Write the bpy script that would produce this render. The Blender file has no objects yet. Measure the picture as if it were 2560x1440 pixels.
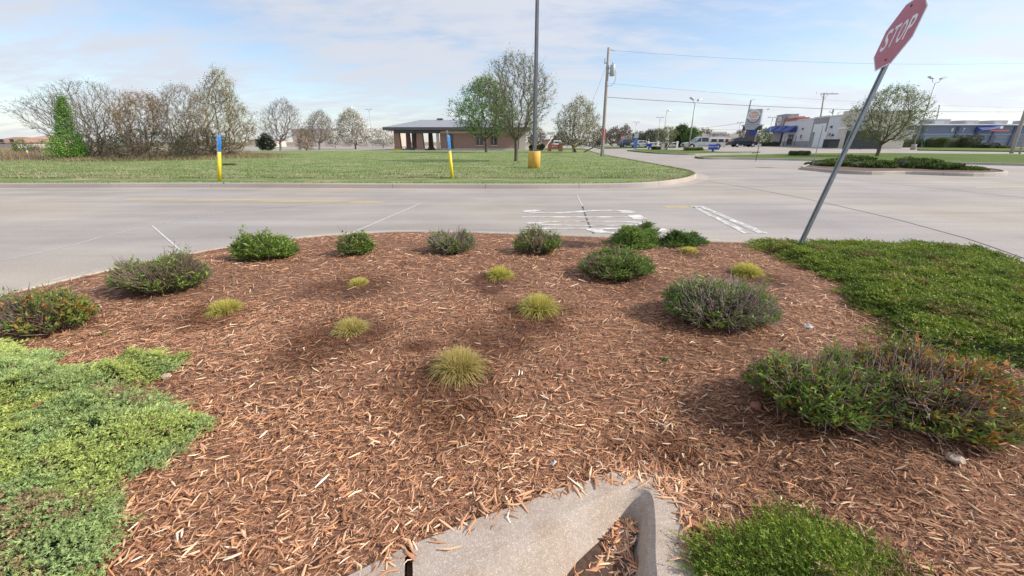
import bpy, bmesh, math, random
import numpy as np
from mathutils import Vector, Matrix, Euler

R = math.radians
rng = np.random.default_rng(7)
random.seed(7)
scene = bpy.context.scene
COL = scene.collection

# ------------------------------------------------------------------ camera
CAM_H = 1.40
FPX = 970.0                       # focal length in pixels of the 2560 px wide photograph
PITCH = math.atan(365 / FPX)
cam_d = bpy.data.cameras.new('camera')
cam_d.sensor_width = 36.0
cam_d.lens = 36.0 * FPX / 2560.0
cam_d.clip_start = 0.05
cam_d.clip_end = 6000
cam = bpy.data.objects.new('camera', cam_d)
COL.objects.link(cam)
cam.location = (0, 0, CAM_H)
cam.rotation_euler = (math.pi / 2 - PITCH, 0, 0)
scene.camera = cam

# ------------------------------------------------------------------ sky, sun, exposure
SUN_EL, SUN_AZ = R(36), R(-7)     # azimuth from +X towards +Y
SUN_DIR = Vector((math.cos(SUN_EL) * math.cos(SUN_AZ), math.cos(SUN_EL) * math.sin(SUN_AZ), math.sin(SUN_EL)))
world = bpy.data.worlds.new('World')
scene.world = world
world.use_nodes = True
wn, wl = world.node_tree.nodes, world.node_tree.links
wn.clear()
w_out = wn.new('ShaderNodeOutputWorld')
w_bg = wn.new('ShaderNodeBackground')
w_bg.inputs['Strength'].default_value = 0.142
sky = wn.new('ShaderNodeTexSky')
sky.sky_type = 'NISHITA'
sky.sun_disc = False
sky.sun_elevation = SUN_EL
sky.sun_rotation = math.pi / 2 - SUN_AZ
sky.air_density = 1.0
sky.dust_density = 0.4
sky.ozone_density = 2.5
tc = wn.new('ShaderNodeTexCoord')
sep = wn.new('ShaderNodeSeparateXYZ')
wl.new(tc.outputs['Generated'], sep.inputs[0])


def wmath(op, a, b=None, c=None):
    n = wn.new('ShaderNodeMath')
    n.operation = op
    for i, v in enumerate((a, b, c)):
        if v is None:
            continue
        if isinstance(v, (int, float)):
            n.inputs[i].default_value = v
        else:
            wl.new(v, n.inputs[i])
    return n.outputs[0]


zz = wmath('ADD', wmath('MAXIMUM', sep.outputs['Z'], 0.0), 0.20)
cu = wmath('DIVIDE', sep.outputs['X'], zz)
cv = wmath('DIVIDE', sep.outputs['Y'], zz)
cc = wn.new('ShaderNodeCombineXYZ')
wl.new(cu, cc.inputs[0])
wl.new(cv, cc.inputs[1])


def wnoise(scale, sx, sy, rot, detail, dist, off):
    mp = wn.new('ShaderNodeMapping')
    mp.inputs['Scale'].default_value = (sx, sy, 1)
    mp.inputs['Rotation'].default_value = (0, 0, rot)
    mp.inputs['Location'].default_value = (off, off * 0.7, 0)
    wl.new(cc.outputs[0], mp.inputs[0])
    nz = wn.new('ShaderNodeTexNoise')
    nz.inputs['Scale'].default_value = scale
    nz.inputs['Detail'].default_value = detail
    nz.inputs['Roughness'].default_value = 0.58
    nz.inputs['Distortion'].default_value = dist
    wl.new(mp.outputs[0], nz.inputs['Vector'])
    return nz.outputs['Fac']


n1 = wnoise(0.75, 1.0, 1.0, 0.35, 7, 0.35, 3.1)
n2 = wnoise(1.7, 0.8, 2.0, 0.30, 8, 0.5, 9.7)
n3 = wnoise(5.5, 0.7, 1.7, 0.25, 6, 0.3, 1.3)
cl = wmath('ADD', wmath('ADD', wmath('MULTIPLY', n1, 0.40), wmath('MULTIPLY', n2, 0.44)), wmath('MULTIPLY', n3, 0.24))
mr = wn.new('ShaderNodeMapRange')
mr.interpolation_type = 'SMOOTHSTEP'
mr.inputs['From Min'].default_value = 0.41
mr.inputs['From Max'].default_value = 0.625
mr.inputs['To Min'].default_value = 0.22
mr.inputs['To Max'].default_value = 0.90
wl.new(cl, mr.inputs['Value'])
# sunlit veil is brighter towards the sun (forward scattering in thin cloud)
dotn = wn.new('ShaderNodeVectorMath')
dotn.operation = 'DOT_PRODUCT'
wl.new(tc.outputs['Generated'], dotn.inputs[0])
dotn.inputs[1].default_value = SUN_DIR
fwd = wmath('MULTIPLY_ADD', wmath('POWER', wmath('MAXIMUM', wmath('MULTIPLY_ADD', dotn.outputs['Value'], 0.5, 0.5), 0.0), 3.0), 1.7, 4.25)
ccol = wn.new('ShaderNodeVectorMath')
ccol.operation = 'SCALE'
ccol.inputs[0].default_value = (0.935, 0.965, 1.06)
wl.new(fwd, ccol.inputs['Scale'])
wmix = wn.new('ShaderNodeMix')
wmix.data_type = 'RGBA'
hz = wmath('MULTIPLY', wmath('POWER', wmath('SUBTRACT', 1.0, wmath('MINIMUM', wmath('MAXIMUM', sep.outputs['Z'], 0.0), 1.0)), 9.0), 0.72)
wl.new(wmath('MAXIMUM', mr.outputs[0], hz), wmix.inputs['Factor'])
wl.new(sky.outputs[0], wmix.inputs['A'])
wl.new(ccol.outputs[0], wmix.inputs['B'])
wl.new(wmix.outputs['Result'], w_bg.inputs['Color'])
wl.new(w_bg.outputs[0], w_out.inputs[0])

sun_d = bpy.data.lights.new('sun', 'SUN')
sun_d.energy = 4.1
sun_d.angle = R(1.3)
sun_d.color = (1.0, 0.93, 0.83)
sun = bpy.data.objects.new('sun', sun_d)
COL.objects.link(sun)
sun.rotation_euler = (-SUN_DIR).to_track_quat('-Z', 'Y').to_euler()

scene.view_settings.view_transform = 'Standard'
scene.view_settings.look = 'None'
scene.view_settings.gamma = 1.0
scene.view_settings.exposure = 0.34
scene.cycles.max_bounces = 6
scene.cycles.transparent_max_bounces = 8


# ------------------------------------------------------------------ helpers
def tag(o, label=None, cat=None, group=None, kind=None):
    if label:
        o['label'] = label
    if cat:
        o['category'] = cat
    if group:
        o['group'] = group
    if kind:
        o['kind'] = kind
    return o


def thing(name, label, cat, loc=(0, 0, 0), rz=0.0, group=None):
    o = bpy.data.objects.new(name, None)
    COL.objects.link(o)
    o.location = loc
    o.rotation_euler = (0, 0, rz)
    o.empty_display_size = 0.2
    return tag(o, label, cat, group)


def link(name, me, parent=None, loc=None):
    o = bpy.data.objects.new(name, me)
    COL.objects.link(o)
    if parent is not None:
        o.parent = parent
    if loc is not None:
        o.location = loc
    return o


def copy_tree(o, parent=None):
    c = o.copy()
    COL.objects.link(c)
    c.parent = parent
    for ch in list(o.children):
        copy_tree(ch, c)
    return c


def ss(t):
    t = np.clip(t, 0, 1)
    return t * t * (3 - 2 * t)


def ray(px, py):
    a, b = (px - 1280) / FPX, (720 - py) / FPX
    return np.array([a, math.cos(PITCH) + b * math.sin(PITCH), -math.sin(PITCH) + b * math.cos(PITCH)])


def G(px, py, surf):
    """where the line of sight through a pixel meets the surface z = surf(x, y)"""
    d = ray(px, py)
    z = 0.0
    for _ in range(40):
        t = (z - CAM_H) / min(d[2], -1e-4)
        z = 0.5 * z + 0.5 * float(surf(d[0] * t, d[1] * t))
    t = (z - CAM_H) / min(d[2], -1e-4)
    return np.array([d[0] * t, d[1] * t, float(surf(d[0] * t, d[1] * t))])


def at(px, py, Y):
    """the point of a pixel's line of sight at distance Y ahead"""
    d = ray(px, py)
    return np.array([0, 0, CAM_H]) + d * (Y / d[1])


# value noise
_lat = np.random.default_rng(11).random((256, 256))


def vnoise(x, y):
    x = np.asarray(x, float)
    y = np.asarray(y, float)
    xi, yi = np.floor(x).astype(int), np.floor(y).astype(int)
    fx, fy = ss(x - xi), ss(y - yi)
    a = _lat[xi % 256, yi % 256]
    b = _lat[(xi + 1) % 256, yi % 256]
    c = _lat[xi % 256, (yi + 1) % 256]
    d = _lat[(xi + 1) % 256, (yi + 1) % 256]
    return (a * (1 - fx) + b * fx) * (1 - fy) + (c * (1 - fx) + d * fx) * fy


def fbm(x, y, o=4):
    s, a, t = 0, 0.5, 0
    for k in range(o):
        s = s + a * vnoise(x * 2 ** k + 17.3 * k, y * 2 ** k + 5.1 * k)
        t += a
        a *= 0.5
    return s / t


# ------------------------------------------------------------------ materials
def new_mat(name):
    m = bpy.data.materials.new(name)
    m.use_nodes = True
    nt = m.node_tree
    bs = nt.nodes['Principled BSDF']
    return m, nt.nodes, nt.links, bs


def mat(name, col, rough=0.7, var=0.12, scale=6.0, metal=0.0, bump=0.0, bscale=None, col2=None, stretch=(1, 1, 1), spec=0.5, detail=6):
    """principled surface with noise-driven colour variation and relief"""
    m, N, L, bs = new_mat(name)
    t = N.new('ShaderNodeTexCoord')
    mp = N.new('ShaderNodeMapping')
    mp.inputs['Scale'].default_value = stretch
    L.new(t.outputs['Object'], mp.inputs[0])
    nz = N.new('ShaderNodeTexNoise')
    nz.inputs['Scale'].default_value = scale
    nz.inputs['Detail'].default_value = detail
    L.new(mp.outputs[0], nz.inputs['Vector'])
    rp = N.new('ShaderNodeValToRGB')
    rp.color_ramp.elements[0].position = 0.3
    rp.color_ramp.elements[1].position = 0.7
    c1 = tuple(c * (1 - var) for c in col)
    c2 = col2 if col2 else tuple(min(1, c * (1 + var)) for c in col)
    rp.color_ramp.elements[0].color = (*c1, 1)
    rp.color_ramp.elements[1].color = (*c2, 1)
    L.new(nz.outputs['Fac'], rp.inputs[0])
    L.new(rp.outputs[0], bs.inputs['Base Color'])
    bs.inputs['Roughness'].default_value = rough
    bs.inputs['Metallic'].default_value = metal
    bs.inputs['Specular IOR Level'].default_value = spec
    if bump:
        nb = N.new('ShaderNodeTexNoise')
        nb.inputs['Scale'].default_value = bscale or scale * 6
        nb.inputs['Detail'].default_value = 8
        L.new(mp.outputs[0], nb.inputs['Vector'])
        bp = N.new('ShaderNodeBump')
        bp.inputs['Strength'].default_value = bump
        bp.inputs['Distance'].default_value = 0.02
        L.new(nb.outputs['Fac'], bp.inputs['Height'])
        L.new(bp.outputs[0], bs.inputs['Normal'])
    return m


def leaf_mat(name, rough=0.55, trans=0.25, spec=0.3):
    """colour from the mesh attribute 'Col' with a little light passing through"""
    m, N, L, bs = new_mat(name)
    at_ = N.new('ShaderNodeAttribute')
    at_.attribute_name = 'Col'
    nz = N.new('ShaderNodeTexNoise')
    nz.inputs['Scale'].default_value = 40
    hs = N.new('ShaderNodeHueSaturation')
    mr_ = N.new('ShaderNodeMapRange')
    mr_.inputs['To Min'].default_value = 0.8
    mr_.inputs['To Max'].default_value = 1.2
    L.new(nz.outputs['Fac'], mr_.inputs['Value'])
    L.new(mr_.outputs[0], hs.inputs['Value'])
    L.new(at_.outputs['Color'], hs.inputs['Color'])
    L.new(hs.outputs[0], bs.inputs['Base Color'])
    bs.inputs['Roughness'].default_value = rough
    bs.inputs['Specular IOR Level'].default_value = spec
    if trans:
        tr = N.new('ShaderNodeBsdfTranslucent')
        L.new(hs.outputs[0], tr.inputs['Color'])
        mx = N.new('ShaderNodeMixShader')
        mx.inputs[0].default_value = trans
        L.new(bs.outputs[0], mx.inputs[1])
        L.new(tr.outputs[0], mx.inputs[2])
        L.new(mx.outputs[0], N['Material Output'].inputs[0])
    return m


M = {}


def concrete(name, base, joint=0.0, streak=True, fine=1.0):
    m, N, L, bs = new_mat(name)
    t = N.new('ShaderNodeTexCoord')

    def nz(scale, detail, st=(1, 1, 1), rough=0.55):
        mp = N.new('ShaderNodeMapping')
        mp.inputs['Scale'].default_value = st
        L.new(t.outputs['Object'], mp.inputs[0])
        n = N.new('ShaderNodeTexNoise')
        n.inputs['Scale'].default_value = scale
        n.inputs['Detail'].default_value = detail
        n.inputs['Roughness'].default_value = rough
        L.new(mp.outputs[0], n.inputs['Vector'])
        return n.outputs['Fac']

    def ramp(fac, p0, p1, v0, v1):
        r = N.new('ShaderNodeMapRange')
        r.inputs['From Min'].default_value = p0
        r.inputs['From Max'].default_value = p1
        r.inputs['To Min'].default_value = v0
        r.inputs['To Max'].default_value = v1
        L.new(fac, r.inputs['Value'])
        return r.outputs[0]

    def mul(a, b):
        n = N.new('ShaderNodeMath')
        n.operation = 'MULTIPLY'
        L.new(a, n.inputs[0])
        L.new(b, n.inputs[1])
        return n.outputs[0]
    v = mul(ramp(nz(0.45, 5), 0.3, 0.7, 0.86, 1.10), ramp(nz(38 * fine, 6), 0.25, 0.75, 0.86, 1.13))
    if streak:
        v = mul(v, ramp(nz(1.3, 5, (0.10, 1.0, 1)), 0.3, 0.7, 0.82, 1.10))
        v = mul(v, ramp(nz(5.5, 3, (1, 1, 1), 0.7), 0.27, 0.36, 0.84, 1.0))
    hs = N.new('ShaderNodeHueSaturation')
    hs.inputs['Color'].default_value = (*base, 1)
    L.new(v, hs.inputs['Value'])
    # warm / cool drift
    mx = N.new('ShaderNodeMix')
    mx.data_type = 'RGBA'
    mx.blend_type = 'MULTIPLY'
    mx.inputs['Factor'].default_value = 1.0
    L.new(hs.outputs[0], mx.inputs['A'])
    rp = N.new('ShaderNodeValToRGB')
    rp.color_ramp.elements[0].color = (0.97, 0.98, 1.05, 1)
    rp.color_ramp.elements[1].color = (1.04, 1.0, 0.94, 1)
    rp.color_ramp.elements[0].position = 0.35
    rp.color_ramp.elements[1].position = 0.65
    L.new(nz(0.2, 3), rp.inputs[0])
    L.new(rp.outputs[0], mx.inputs['B'])
    L.new(mx.outputs['Result'], bs.inputs['Base Color'])
    bs.inputs['Roughness'].default_value = 0.85
    bs.inputs['Specular IOR Level'].default_value = 0.3
    bp = N.new('ShaderNodeBump')
    bp.inputs['Strength'].default_value = 0.35
    bp.inputs['Distance'].default_value = 0.006
    L.new(nz(90 * fine, 6), bp.inputs['Height'])
    L.new(bp.outputs[0], bs.inputs['Normal'])
    return m


M['road'] = concrete('road_concrete', (0.355, 0.323, 0.293))
M['kerb'] = concrete('kerb_concrete', (0.39, 0.35, 0.305), streak=False)
def speckle(m, amt=.5):
    """exposed aggregate, pits and blotchy stains on cast concrete"""
    N, L = m.node_tree.nodes, m.node_tree.links
    bs = N['Principled BSDF']
    src = bs.inputs['Base Color'].links[0].from_socket
    t = N.new('ShaderNodeTexCoord')
    v = N.new('ShaderNodeTexVoronoi')
    v.inputs['Scale'].default_value = 420
    L.new(t.outputs['Object'], v.inputs['Vector'])
    sp = N.new('ShaderNodeSeparateColor')
    L.new(v.outputs['Color'], sp.inputs[0])
    rp = N.new('ShaderNodeValToRGB')
    rp.color_ramp.interpolation = 'CONSTANT'
    for e, (p, c) in zip(list(rp.color_ramp.elements) + [rp.color_ramp.elements.new(.5), rp.color_ramp.elements.new(.6)], ((0, .55), (.10, .92), (.86, 1.05), (.94, 1.45))):
        e.position = p
        e.color = (c, c, c, 1)
    L.new(sp.outputs[0], rp.inputs[0])
    n = N.new('ShaderNodeTexNoise')
    n.inputs['Scale'].default_value = 7
    n.inputs['Detail'].default_value = 8
    n.inputs['Roughness'].default_value = .7
    L.new(t.outputs['Object'], n.inputs['Vector'])
    rq = N.new('ShaderNodeValToRGB')
    rq.color_ramp.elements[0].position = .36
    rq.color_ramp.elements[0].color = (.82, .76, .69, 1)
    rq.color_ramp.elements[1].position = .56
    rq.color_ramp.elements[1].color = (1, 1, 1, 1)
    L.new(n.outputs['Fac'], rq.inputs[0])
    for c in (rp, rq):
        mx = N.new('ShaderNodeMix')
        mx.data_type = 'RGBA'
        mx.blend_type = 'MULTIPLY'
        mx.inputs['Factor'].default_value = amt if c is rp else .8
        L.new(src, mx.inputs['A'])
        L.new(c.outputs[0], mx.inputs['B'])
        src = mx.outputs['Result']
    L.new(src, bs.inputs['Base Color'])
    return m


M['kerb_near'] = concrete('near_kerb_concrete', (0.54, 0.45, 0.365), streak=False, fine=2.2)
speckle(M['kerb_near'])
M['gutter'] = concrete('gutter_concrete', (0.40, 0.35, 0.31), streak=False)
M['joint_light'] = mat('joint_sealant_light', (0.55, 0.54, 0.52), 0.8, 0.25, 14)
M['joint_dark'] = mat('joint_dark', (0.10, 0.098, 0.095), 0.9, 0.3, 9)


def paint(name, col, wear=0.5, scale=7.0, st=(1, 1, 1)):
    """worn traffic paint: flakes show the concrete colour"""
    m, N, L, bs = new_mat(name)
    t = N.new('ShaderNodeTexCoord')
    mp = N.new('ShaderNodeMapping')
    mp.inputs['Scale'].default_value = st
    L.new(t.outputs['Object'], mp.inputs[0])
    nz = N.new('ShaderNodeTexNoise')
    nz.inputs['Scale'].default_value = scale
    nz.inputs['Detail'].default_value = 9
    nz.inputs['Roughness'].default_value = 0.72
    L.new(mp.outputs[0], nz.inputs['Vector'])
    rp = N.new('ShaderNodeValToRGB')
    rp.color_ramp.elements[0].position = wear - 0.05
    rp.color_ramp.elements[1].position = wear + 0.06
    rp.color_ramp.elements[0].color = (0.36, 0.335, 0.31, 1)
    rp.color_ramp.elements[1].color = (*col, 1)
    L.new(nz.outputs['Fac'], rp.inputs[0])
    L.new(rp.outputs[0], bs.inputs['Base Color'])
    bs.inputs['Roughness'].default_value = 0.7
    return m


M['paint_white'] = paint('worn_white_paint', (0.74, 0.74, 0.73), 0.505, 4.2, (0.8, 2.4, 1))
M['paint_bar'] = paint('worn_bar_paint', (0.70, 0.70, 0.70), 0.53, 5.5, (3.0, 0.6, 1))
M['paint_yellow'] = paint('worn_yellow_paint', (0.60, 0.47, 0.20), 0.42, 4.0, (0.4, 2, 1))
M['bark'] = mat('bark', (0.13, 0.105, 0.085), 0.9, 0.35, 14, bump=0.5, stretch=(1, 1, 0.25))
M['bark_grey'] = mat('grey_bark', (0.20, 0.172, 0.152), 0.9, 0.3, 14, bump=0.4, stretch=(1, 1, 0.25))
M['bark_tan'] = mat('tan_bark', (0.25, 0.175, 0.115), 0.9, 0.3, 14, bump=0.4)
M['leaf'] = leaf_mat('foliage')
M['blade'] = leaf_mat('blade', 0.6, 0.38)
M['needle'] = leaf_mat('juniper_needle', 0.6, 0.15)
M['chip'] = leaf_mat('wood_chip', 0.75, 0.0, 0.25)
M['twig'] = mat('dry_twig', (0.19, 0.125, 0.115), 0.85, 0.35, 30)
M['galv'] = mat('galvanised_steel', (0.25, 0.27, 0.285), 0.40, 0.16, 22, metal=0.75)
M['galv_dull'] = mat('dull_galvanised_steel', (0.36, 0.37, 0.37), 0.55, 0.15, 12, metal=0.5)
M['bronze'] = mat('dark_bronze_paint', (0.05, 0.047, 0.05), 0.45, 0.2, 5)
M['pole_dark'] = mat('dark_pole_paint', (0.10, 0.10, 0.115), 0.4, 0.2, 3)
M['yellow'] = mat('yellow_plastic', (0.82, 0.60, 0.02), 0.45, 0.08, 10)
M['blue_plastic'] = mat('blue_plastic', (0.03, 0.22, 0.62), 0.4, 0.1, 10)
M['base_yellow'] = mat('weathered_yellow_paint', (0.68, 0.40, 0.075), 0.7, 0.15, 5, bump=0.2)
M['white_paint'] = mat('white_paint', (0.78, 0.78, 0.77), 0.5, 0.05, 5)
M['sign_red'] = mat('shade_tinted_sign_red', (0.44, 0.12, 0.165), 0.5, 0.10, 6)  # mauve cast of shade and haze is mixed into this red
M['sign_white'] = mat('sign_white', (0.74, 0.74, 0.75), 0.45, 0.05, 8)
M['wood_pole'] = mat('weathered_pole_wood', (0.35, 0.32, 0.29), 0.9, 0.25, 10, bump=0.4, stretch=(3, 3, 0.3))
M['grey_metal'] = mat('grey_metal', (0.42, 0.45, 0.48), 0.4, 0.08, 6, metal=0.2)
M['wire'] = mat('wire_black', (0.04, 0.04, 0.045), 0.6, 0.2, 3)
M['glass'] = mat('dark_glass', (0.02, 0.025, 0.03), 0.08, 0.2, 2, spec=0.8)
M['dark'] = mat('dark_void', (0.025, 0.025, 0.028), 0.7, 0.2, 3)
M['rubber'] = mat('tyre_rubber', (0.02, 0.02, 0.021), 0.8, 0.2, 15)
M['chrome'] = mat('alloy', (0.55, 0.55, 0.57), 0.3, 0.1, 10, metal=0.7)
M['lamp_clear'] = mat('headlamp', (0.7, 0.7, 0.7), 0.15, 0.1, 8)
M['lamp_red'] = mat('tail_lamp', (0.45, 0.02, 0.02), 0.2, 0.1, 8)
M['brick_red'] = mat('red_brick', (0.30, 0.13, 0.095), 0.85, 0.25, 5)
M['cream'] = mat('cream_stone', (0.56, 0.49, 0.41), 0.8, 0.08, 2)
M['litter'] = mat('pale_plastic_litter', (0.75, 0.74, 0.72), 0.5, 0.1, 20)
M['stone'] = mat('tan_stone', (0.42, 0.33, 0.25), 0.85, 0.2, 20, bump=0.3)


def brick_mat():
    m, N, L, bs = new_mat('brick_courses')
    t = N.new('ShaderNodeTexCoord')
    mp = N.new('ShaderNodeMapping')
    mp.inputs['Rotation'].default_value = (math.pi / 2, 0, 0)
    L.new(t.outputs['Object'], mp.inputs[0])
    b = N.new('ShaderNodeTexBrick')
    b.inputs['Color1'].default_value = (0.34, 0.195, 0.145, 1)
    b.inputs['Color2'].default_value = (0.27, 0.15, 0.115, 1)
    b.inputs['Mortar'].default_value = (0.40, 0.34, 0.29, 1)
    b.inputs['Scale'].default_value = 4.0
    L.new(mp.outputs[0], b.inputs['Vector'])
    L.new(b.outputs['Color'], bs.inputs['Base Color'])
    bs.inputs['Roughness'].default_value = 0.9
    return m


M['brick'] = brick_mat()


def grass_ground(name, g1, g2, dry, amt):
    m, N, L, bs = new_mat(name)
    t = N.new('ShaderNodeTexCoord')

    def nz(scale, det, st=(1, 1, 1), ro=0.6):
        mp = N.new('ShaderNodeMapping')
        mp.inputs['Scale'].default_value = st
        L.new(t.outputs['Object'], mp.inputs[0])
        n = N.new('ShaderNodeTexNoise')
        n.inputs['Scale'].default_value = scale
        n.inputs['Detail'].default_value = det
        n.inputs['Roughness'].default_value = ro
        L.new(mp.outputs[0], n.inputs['Vector'])
        return n.outputs['Fac']

    def mix(fac, a, b):
        n = N.new('ShaderNodeMix')
        n.data_type = 'RGBA'
        L.new(fac, n.inputs['Factor'])
        for k, v in (('A', a), ('B', b)):
            if isinstance(v, tuple):
                n.inputs[k].default_value = (*v, 1)
            else:
                L.new(v, n.inputs[k])
        return n.outputs['Result']

    def rmp(f, a, b, lo=0.0, hi=1.0):
        r = N.new('ShaderNodeMapRange')
        r.inputs['From Min'].default_value = a
        r.inputs['From Max'].default_value = b
        r.inputs['To Min'].default_value = lo
        r.inputs['To Max'].default_value = hi
        L.new(f, r.inputs['Value'])
        return r.outputs[0]
    c = mix(rmp(nz(0.30, 5), 0.35, 0.65), g1, g2)
    c = mix(rmp(nz(1.1, 7, (0.5, 1.3, 1)), 0.62 - amt, 0.80 - amt, 0, 0.85), c, dry)
    c = mix(rmp(nz(9, 6, (1, 1, 1), 0.75), 0.5, 0.75, 0, 0.55), c, dry)
    c = mix(rmp(nz(14, 5), 0.25, 0.45, 0.5, 0.0), c, tuple(v * 0.45 for v in g1))
    L.new(c, bs.inputs['Base Color'])
    bs.inputs['Roughness'].default_value = 0.95
    bs.inputs['Specular IOR Level'].default_value = 0.1
    bp = N.new('ShaderNodeBump')
    bp.inputs['Strength'].default_value = 0.9
    bp.inputs['Distance'].default_value = 0.05
    L.new(nz(16, 7, (1, 1, 1), 0.7), bp.inputs['Height'])
    L.new(bp.outputs[0], bs.inputs['Normal'])
    return m


M['lawn'] = grass_ground('lawn_turf', (0.14, 0.21, 0.06), (0.19, 0.255, 0.09), (0.42, 0.375, 0.235), 0.11)
M['verge'] = grass_ground('verge_turf', (0.085, 0.14, 0.032), (0.12, 0.17, 0.045), (0.26, 0.23, 0.12), -0.05)
M['field'] = grass_ground('dry_field', (0.27, 0.21, 0.125), (0.21, 0.19, 0.10), (0.33, 0.26, 0.16), 0.1)


def mulch_ground():
    m, N, L, bs = new_mat('mulch_base')
    t = N.new('ShaderNodeTexCoord')
    v = N.new('ShaderNodeTexVoronoi')
    v.inputs['Scale'].default_value = 55
    mp = N.new('ShaderNodeMapping')
    mp.inputs['Scale'].default_value = (0.55, 1.6, 1)
    L.new(t.outputs['Object'], mp.inputs[0])
    L.new(mp.outputs[0], v.inputs['Vector'])
    rp = N.new('ShaderNodeValToRGB')
    rp.color_ramp.elements[0].color = (0.08, 0.036, 0.02, 1)  # base kept darker than the chips, painting in the deep shadow between them
    rp.color_ramp.elements[1].color = (0.29, 0.142, 0.08, 1)
    sp = N.new('ShaderNodeSeparateColor')
    L.new(v.outputs['Color'], sp.inputs[0])
    L.new(sp.outputs[0], rp.inputs[0])
    at_ = N.new('ShaderNodeAttribute')
    at_.attribute_name = 'Col'
    mx = N.new('ShaderNodeMix')
    mx.data_type = 'RGBA'
    mx.blend_type = 'MULTIPLY'
    mx.inputs['Factor'].default_value = 1.0
    L.new(rp.outputs[0], mx.inputs['A'])
    L.new(at_.outputs['Color'], mx.inputs['B'])
    L.new(mx.outputs['Result'], bs.inputs['Base Color'])
    bs.inputs['Roughness'].default_value = 0.95
    bp = N.new('ShaderNodeBump')
    bp.inputs['Strength'].default_value = 0.8
    bp.inputs['Distance'].default_value = 0.01
    L.new(v.outputs['Distance'], bp.inputs['Height'])
    L.new(bp.outputs[0], bs.inputs['Normal'])
    return m


M['mulch'] = mulch_ground()
M['island_soil'] = mat('island_soil', (.12, .075, .05), .95, .3, 6, bump=.5)


# ------------------------------------------------------------------ mesh builders
class MB:
    def __init__(s):
        s.v, s.f = [], []

    def add(s, vs, fs):
        o = len(s.v)
        s.v += [tuple(map(float, v)) for v in vs]
        s.f += [tuple(i + o for i in f) for f in fs]
        return s

    def box(s, x0, x1, y0, y1, z0, z1):
        vs = [(x, y, z) for z in (z0, z1) for y in (y0, y1) for x in (x0, x1)]
        return s.add(vs, [(0, 2, 3, 1), (4, 5, 7, 6), (0, 1, 5, 4), (2, 6, 7, 3), (0, 4, 6, 2), (1, 3, 7, 5)])

    def hexa(s, b, t):
        """bottom quad b, top quad t, same winding (counter-clockwise from above)"""
        return s.add(list(b) + list(t), [(3, 2, 1, 0), (4, 5, 6, 7), (0, 1, 5, 4), (1, 2, 6, 5), (2, 3, 7, 6), (3, 0, 4, 7)])

    def tube(s, pts, rad, n=8, cap=True):
        pts = [Vector(p) for p in pts]
        if not hasattr(rad, '__len__'):
            rad = [rad] * len(pts)
        vs, fs = [], []
        for i, p in enumerate(pts):
            d = (pts[min(i + 1, len(pts) - 1)] - pts[max(i - 1, 0)]).normalized()
            a = d.cross(Vector((0, 0, 1)))
            if a.length < 1e-3:
                a = Vector((1, 0, 0))
            a.normalize()
            b = d.cross(a)
            for k in range(n):
                t = 2 * math.pi * k / n
                vs.append(p + (a * math.cos(t) + b * math.sin(t)) * rad[i])
        for i in range(len(pts) - 1):
            for k in range(n):
                fs.append((i * n + k, i * n + (k + 1) % n, (i + 1) * n + (k + 1) % n, (i + 1) * n + k))
        if cap:
            fs.append(tuple(range(n))[::-1])
            fs.append(tuple((len(pts) - 1) * n + k for k in range(n)))
        return s.add(vs, fs)

    def prism(s, poly, z0, z1):
        n = len(poly)
        vs = [(p[0], p[1], z0) for p in poly] + [(p[0], p[1], z1) for p in poly]
        return s.add(vs, [tuple(range(n))[::-1], tuple(range(n, 2 * n))] + [(i, (i + 1) % n, n + (i + 1) % n, n + i) for i in range(n)])

    def extr_y(s, poly, y0, y1):
        """poly in (x, z), extruded along y"""
        n = len(poly)
        vs = [(p[0], y0, p[1]) for p in poly] + [(p[0], y1, p[1]) for p in poly]
        return s.add(vs, [tuple(range(n)), tuple(range(n, 2 * n))[::-1]] + [(i, n + i, n + (i + 1) % n, (i + 1) % n) for i in range(n)])

    def mesh(s, name, m, bevel=0.0, smooth=False):
        me = bpy.data.meshes.new(name)
        me.from_pydata(s.v, [], s.f)
        if bevel:
            bm = bmesh.new()
            bm.from_mesh(me)
            bmesh.ops.remove_doubles(bm, verts=bm.verts, dist=1e-5)
            bmesh.ops.recalc_face_normals(bm, faces=bm.faces)
            ed = [e for e in bm.edges if len(e.link_faces) == 2 and e.calc_face_angle(0) > 0.5]
            bmesh.ops.bevel(bm, geom=ed, offset=bevel, segments=2, affect='EDGES', profile=0.6)
            bm.to_mesh(me)
            bm.free()
        else:
            bm = bmesh.new()
            bm.from_mesh(me)
            bmesh.ops.recalc_face_normals(bm, faces=bm.faces)
            bm.to_mesh(me)
            bm.free()
        if smooth:
            me.polygons.foreach_set('use_smooth', [True] * len(me.polygons))
        me.materials.append(M[m] if isinstance(m, str) else m)
        return me

    def build(s, name, m, parent=None, bevel=0.0, smooth=False):
        return link(name, s.mesh(name, m, bevel, smooth), parent)


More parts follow.
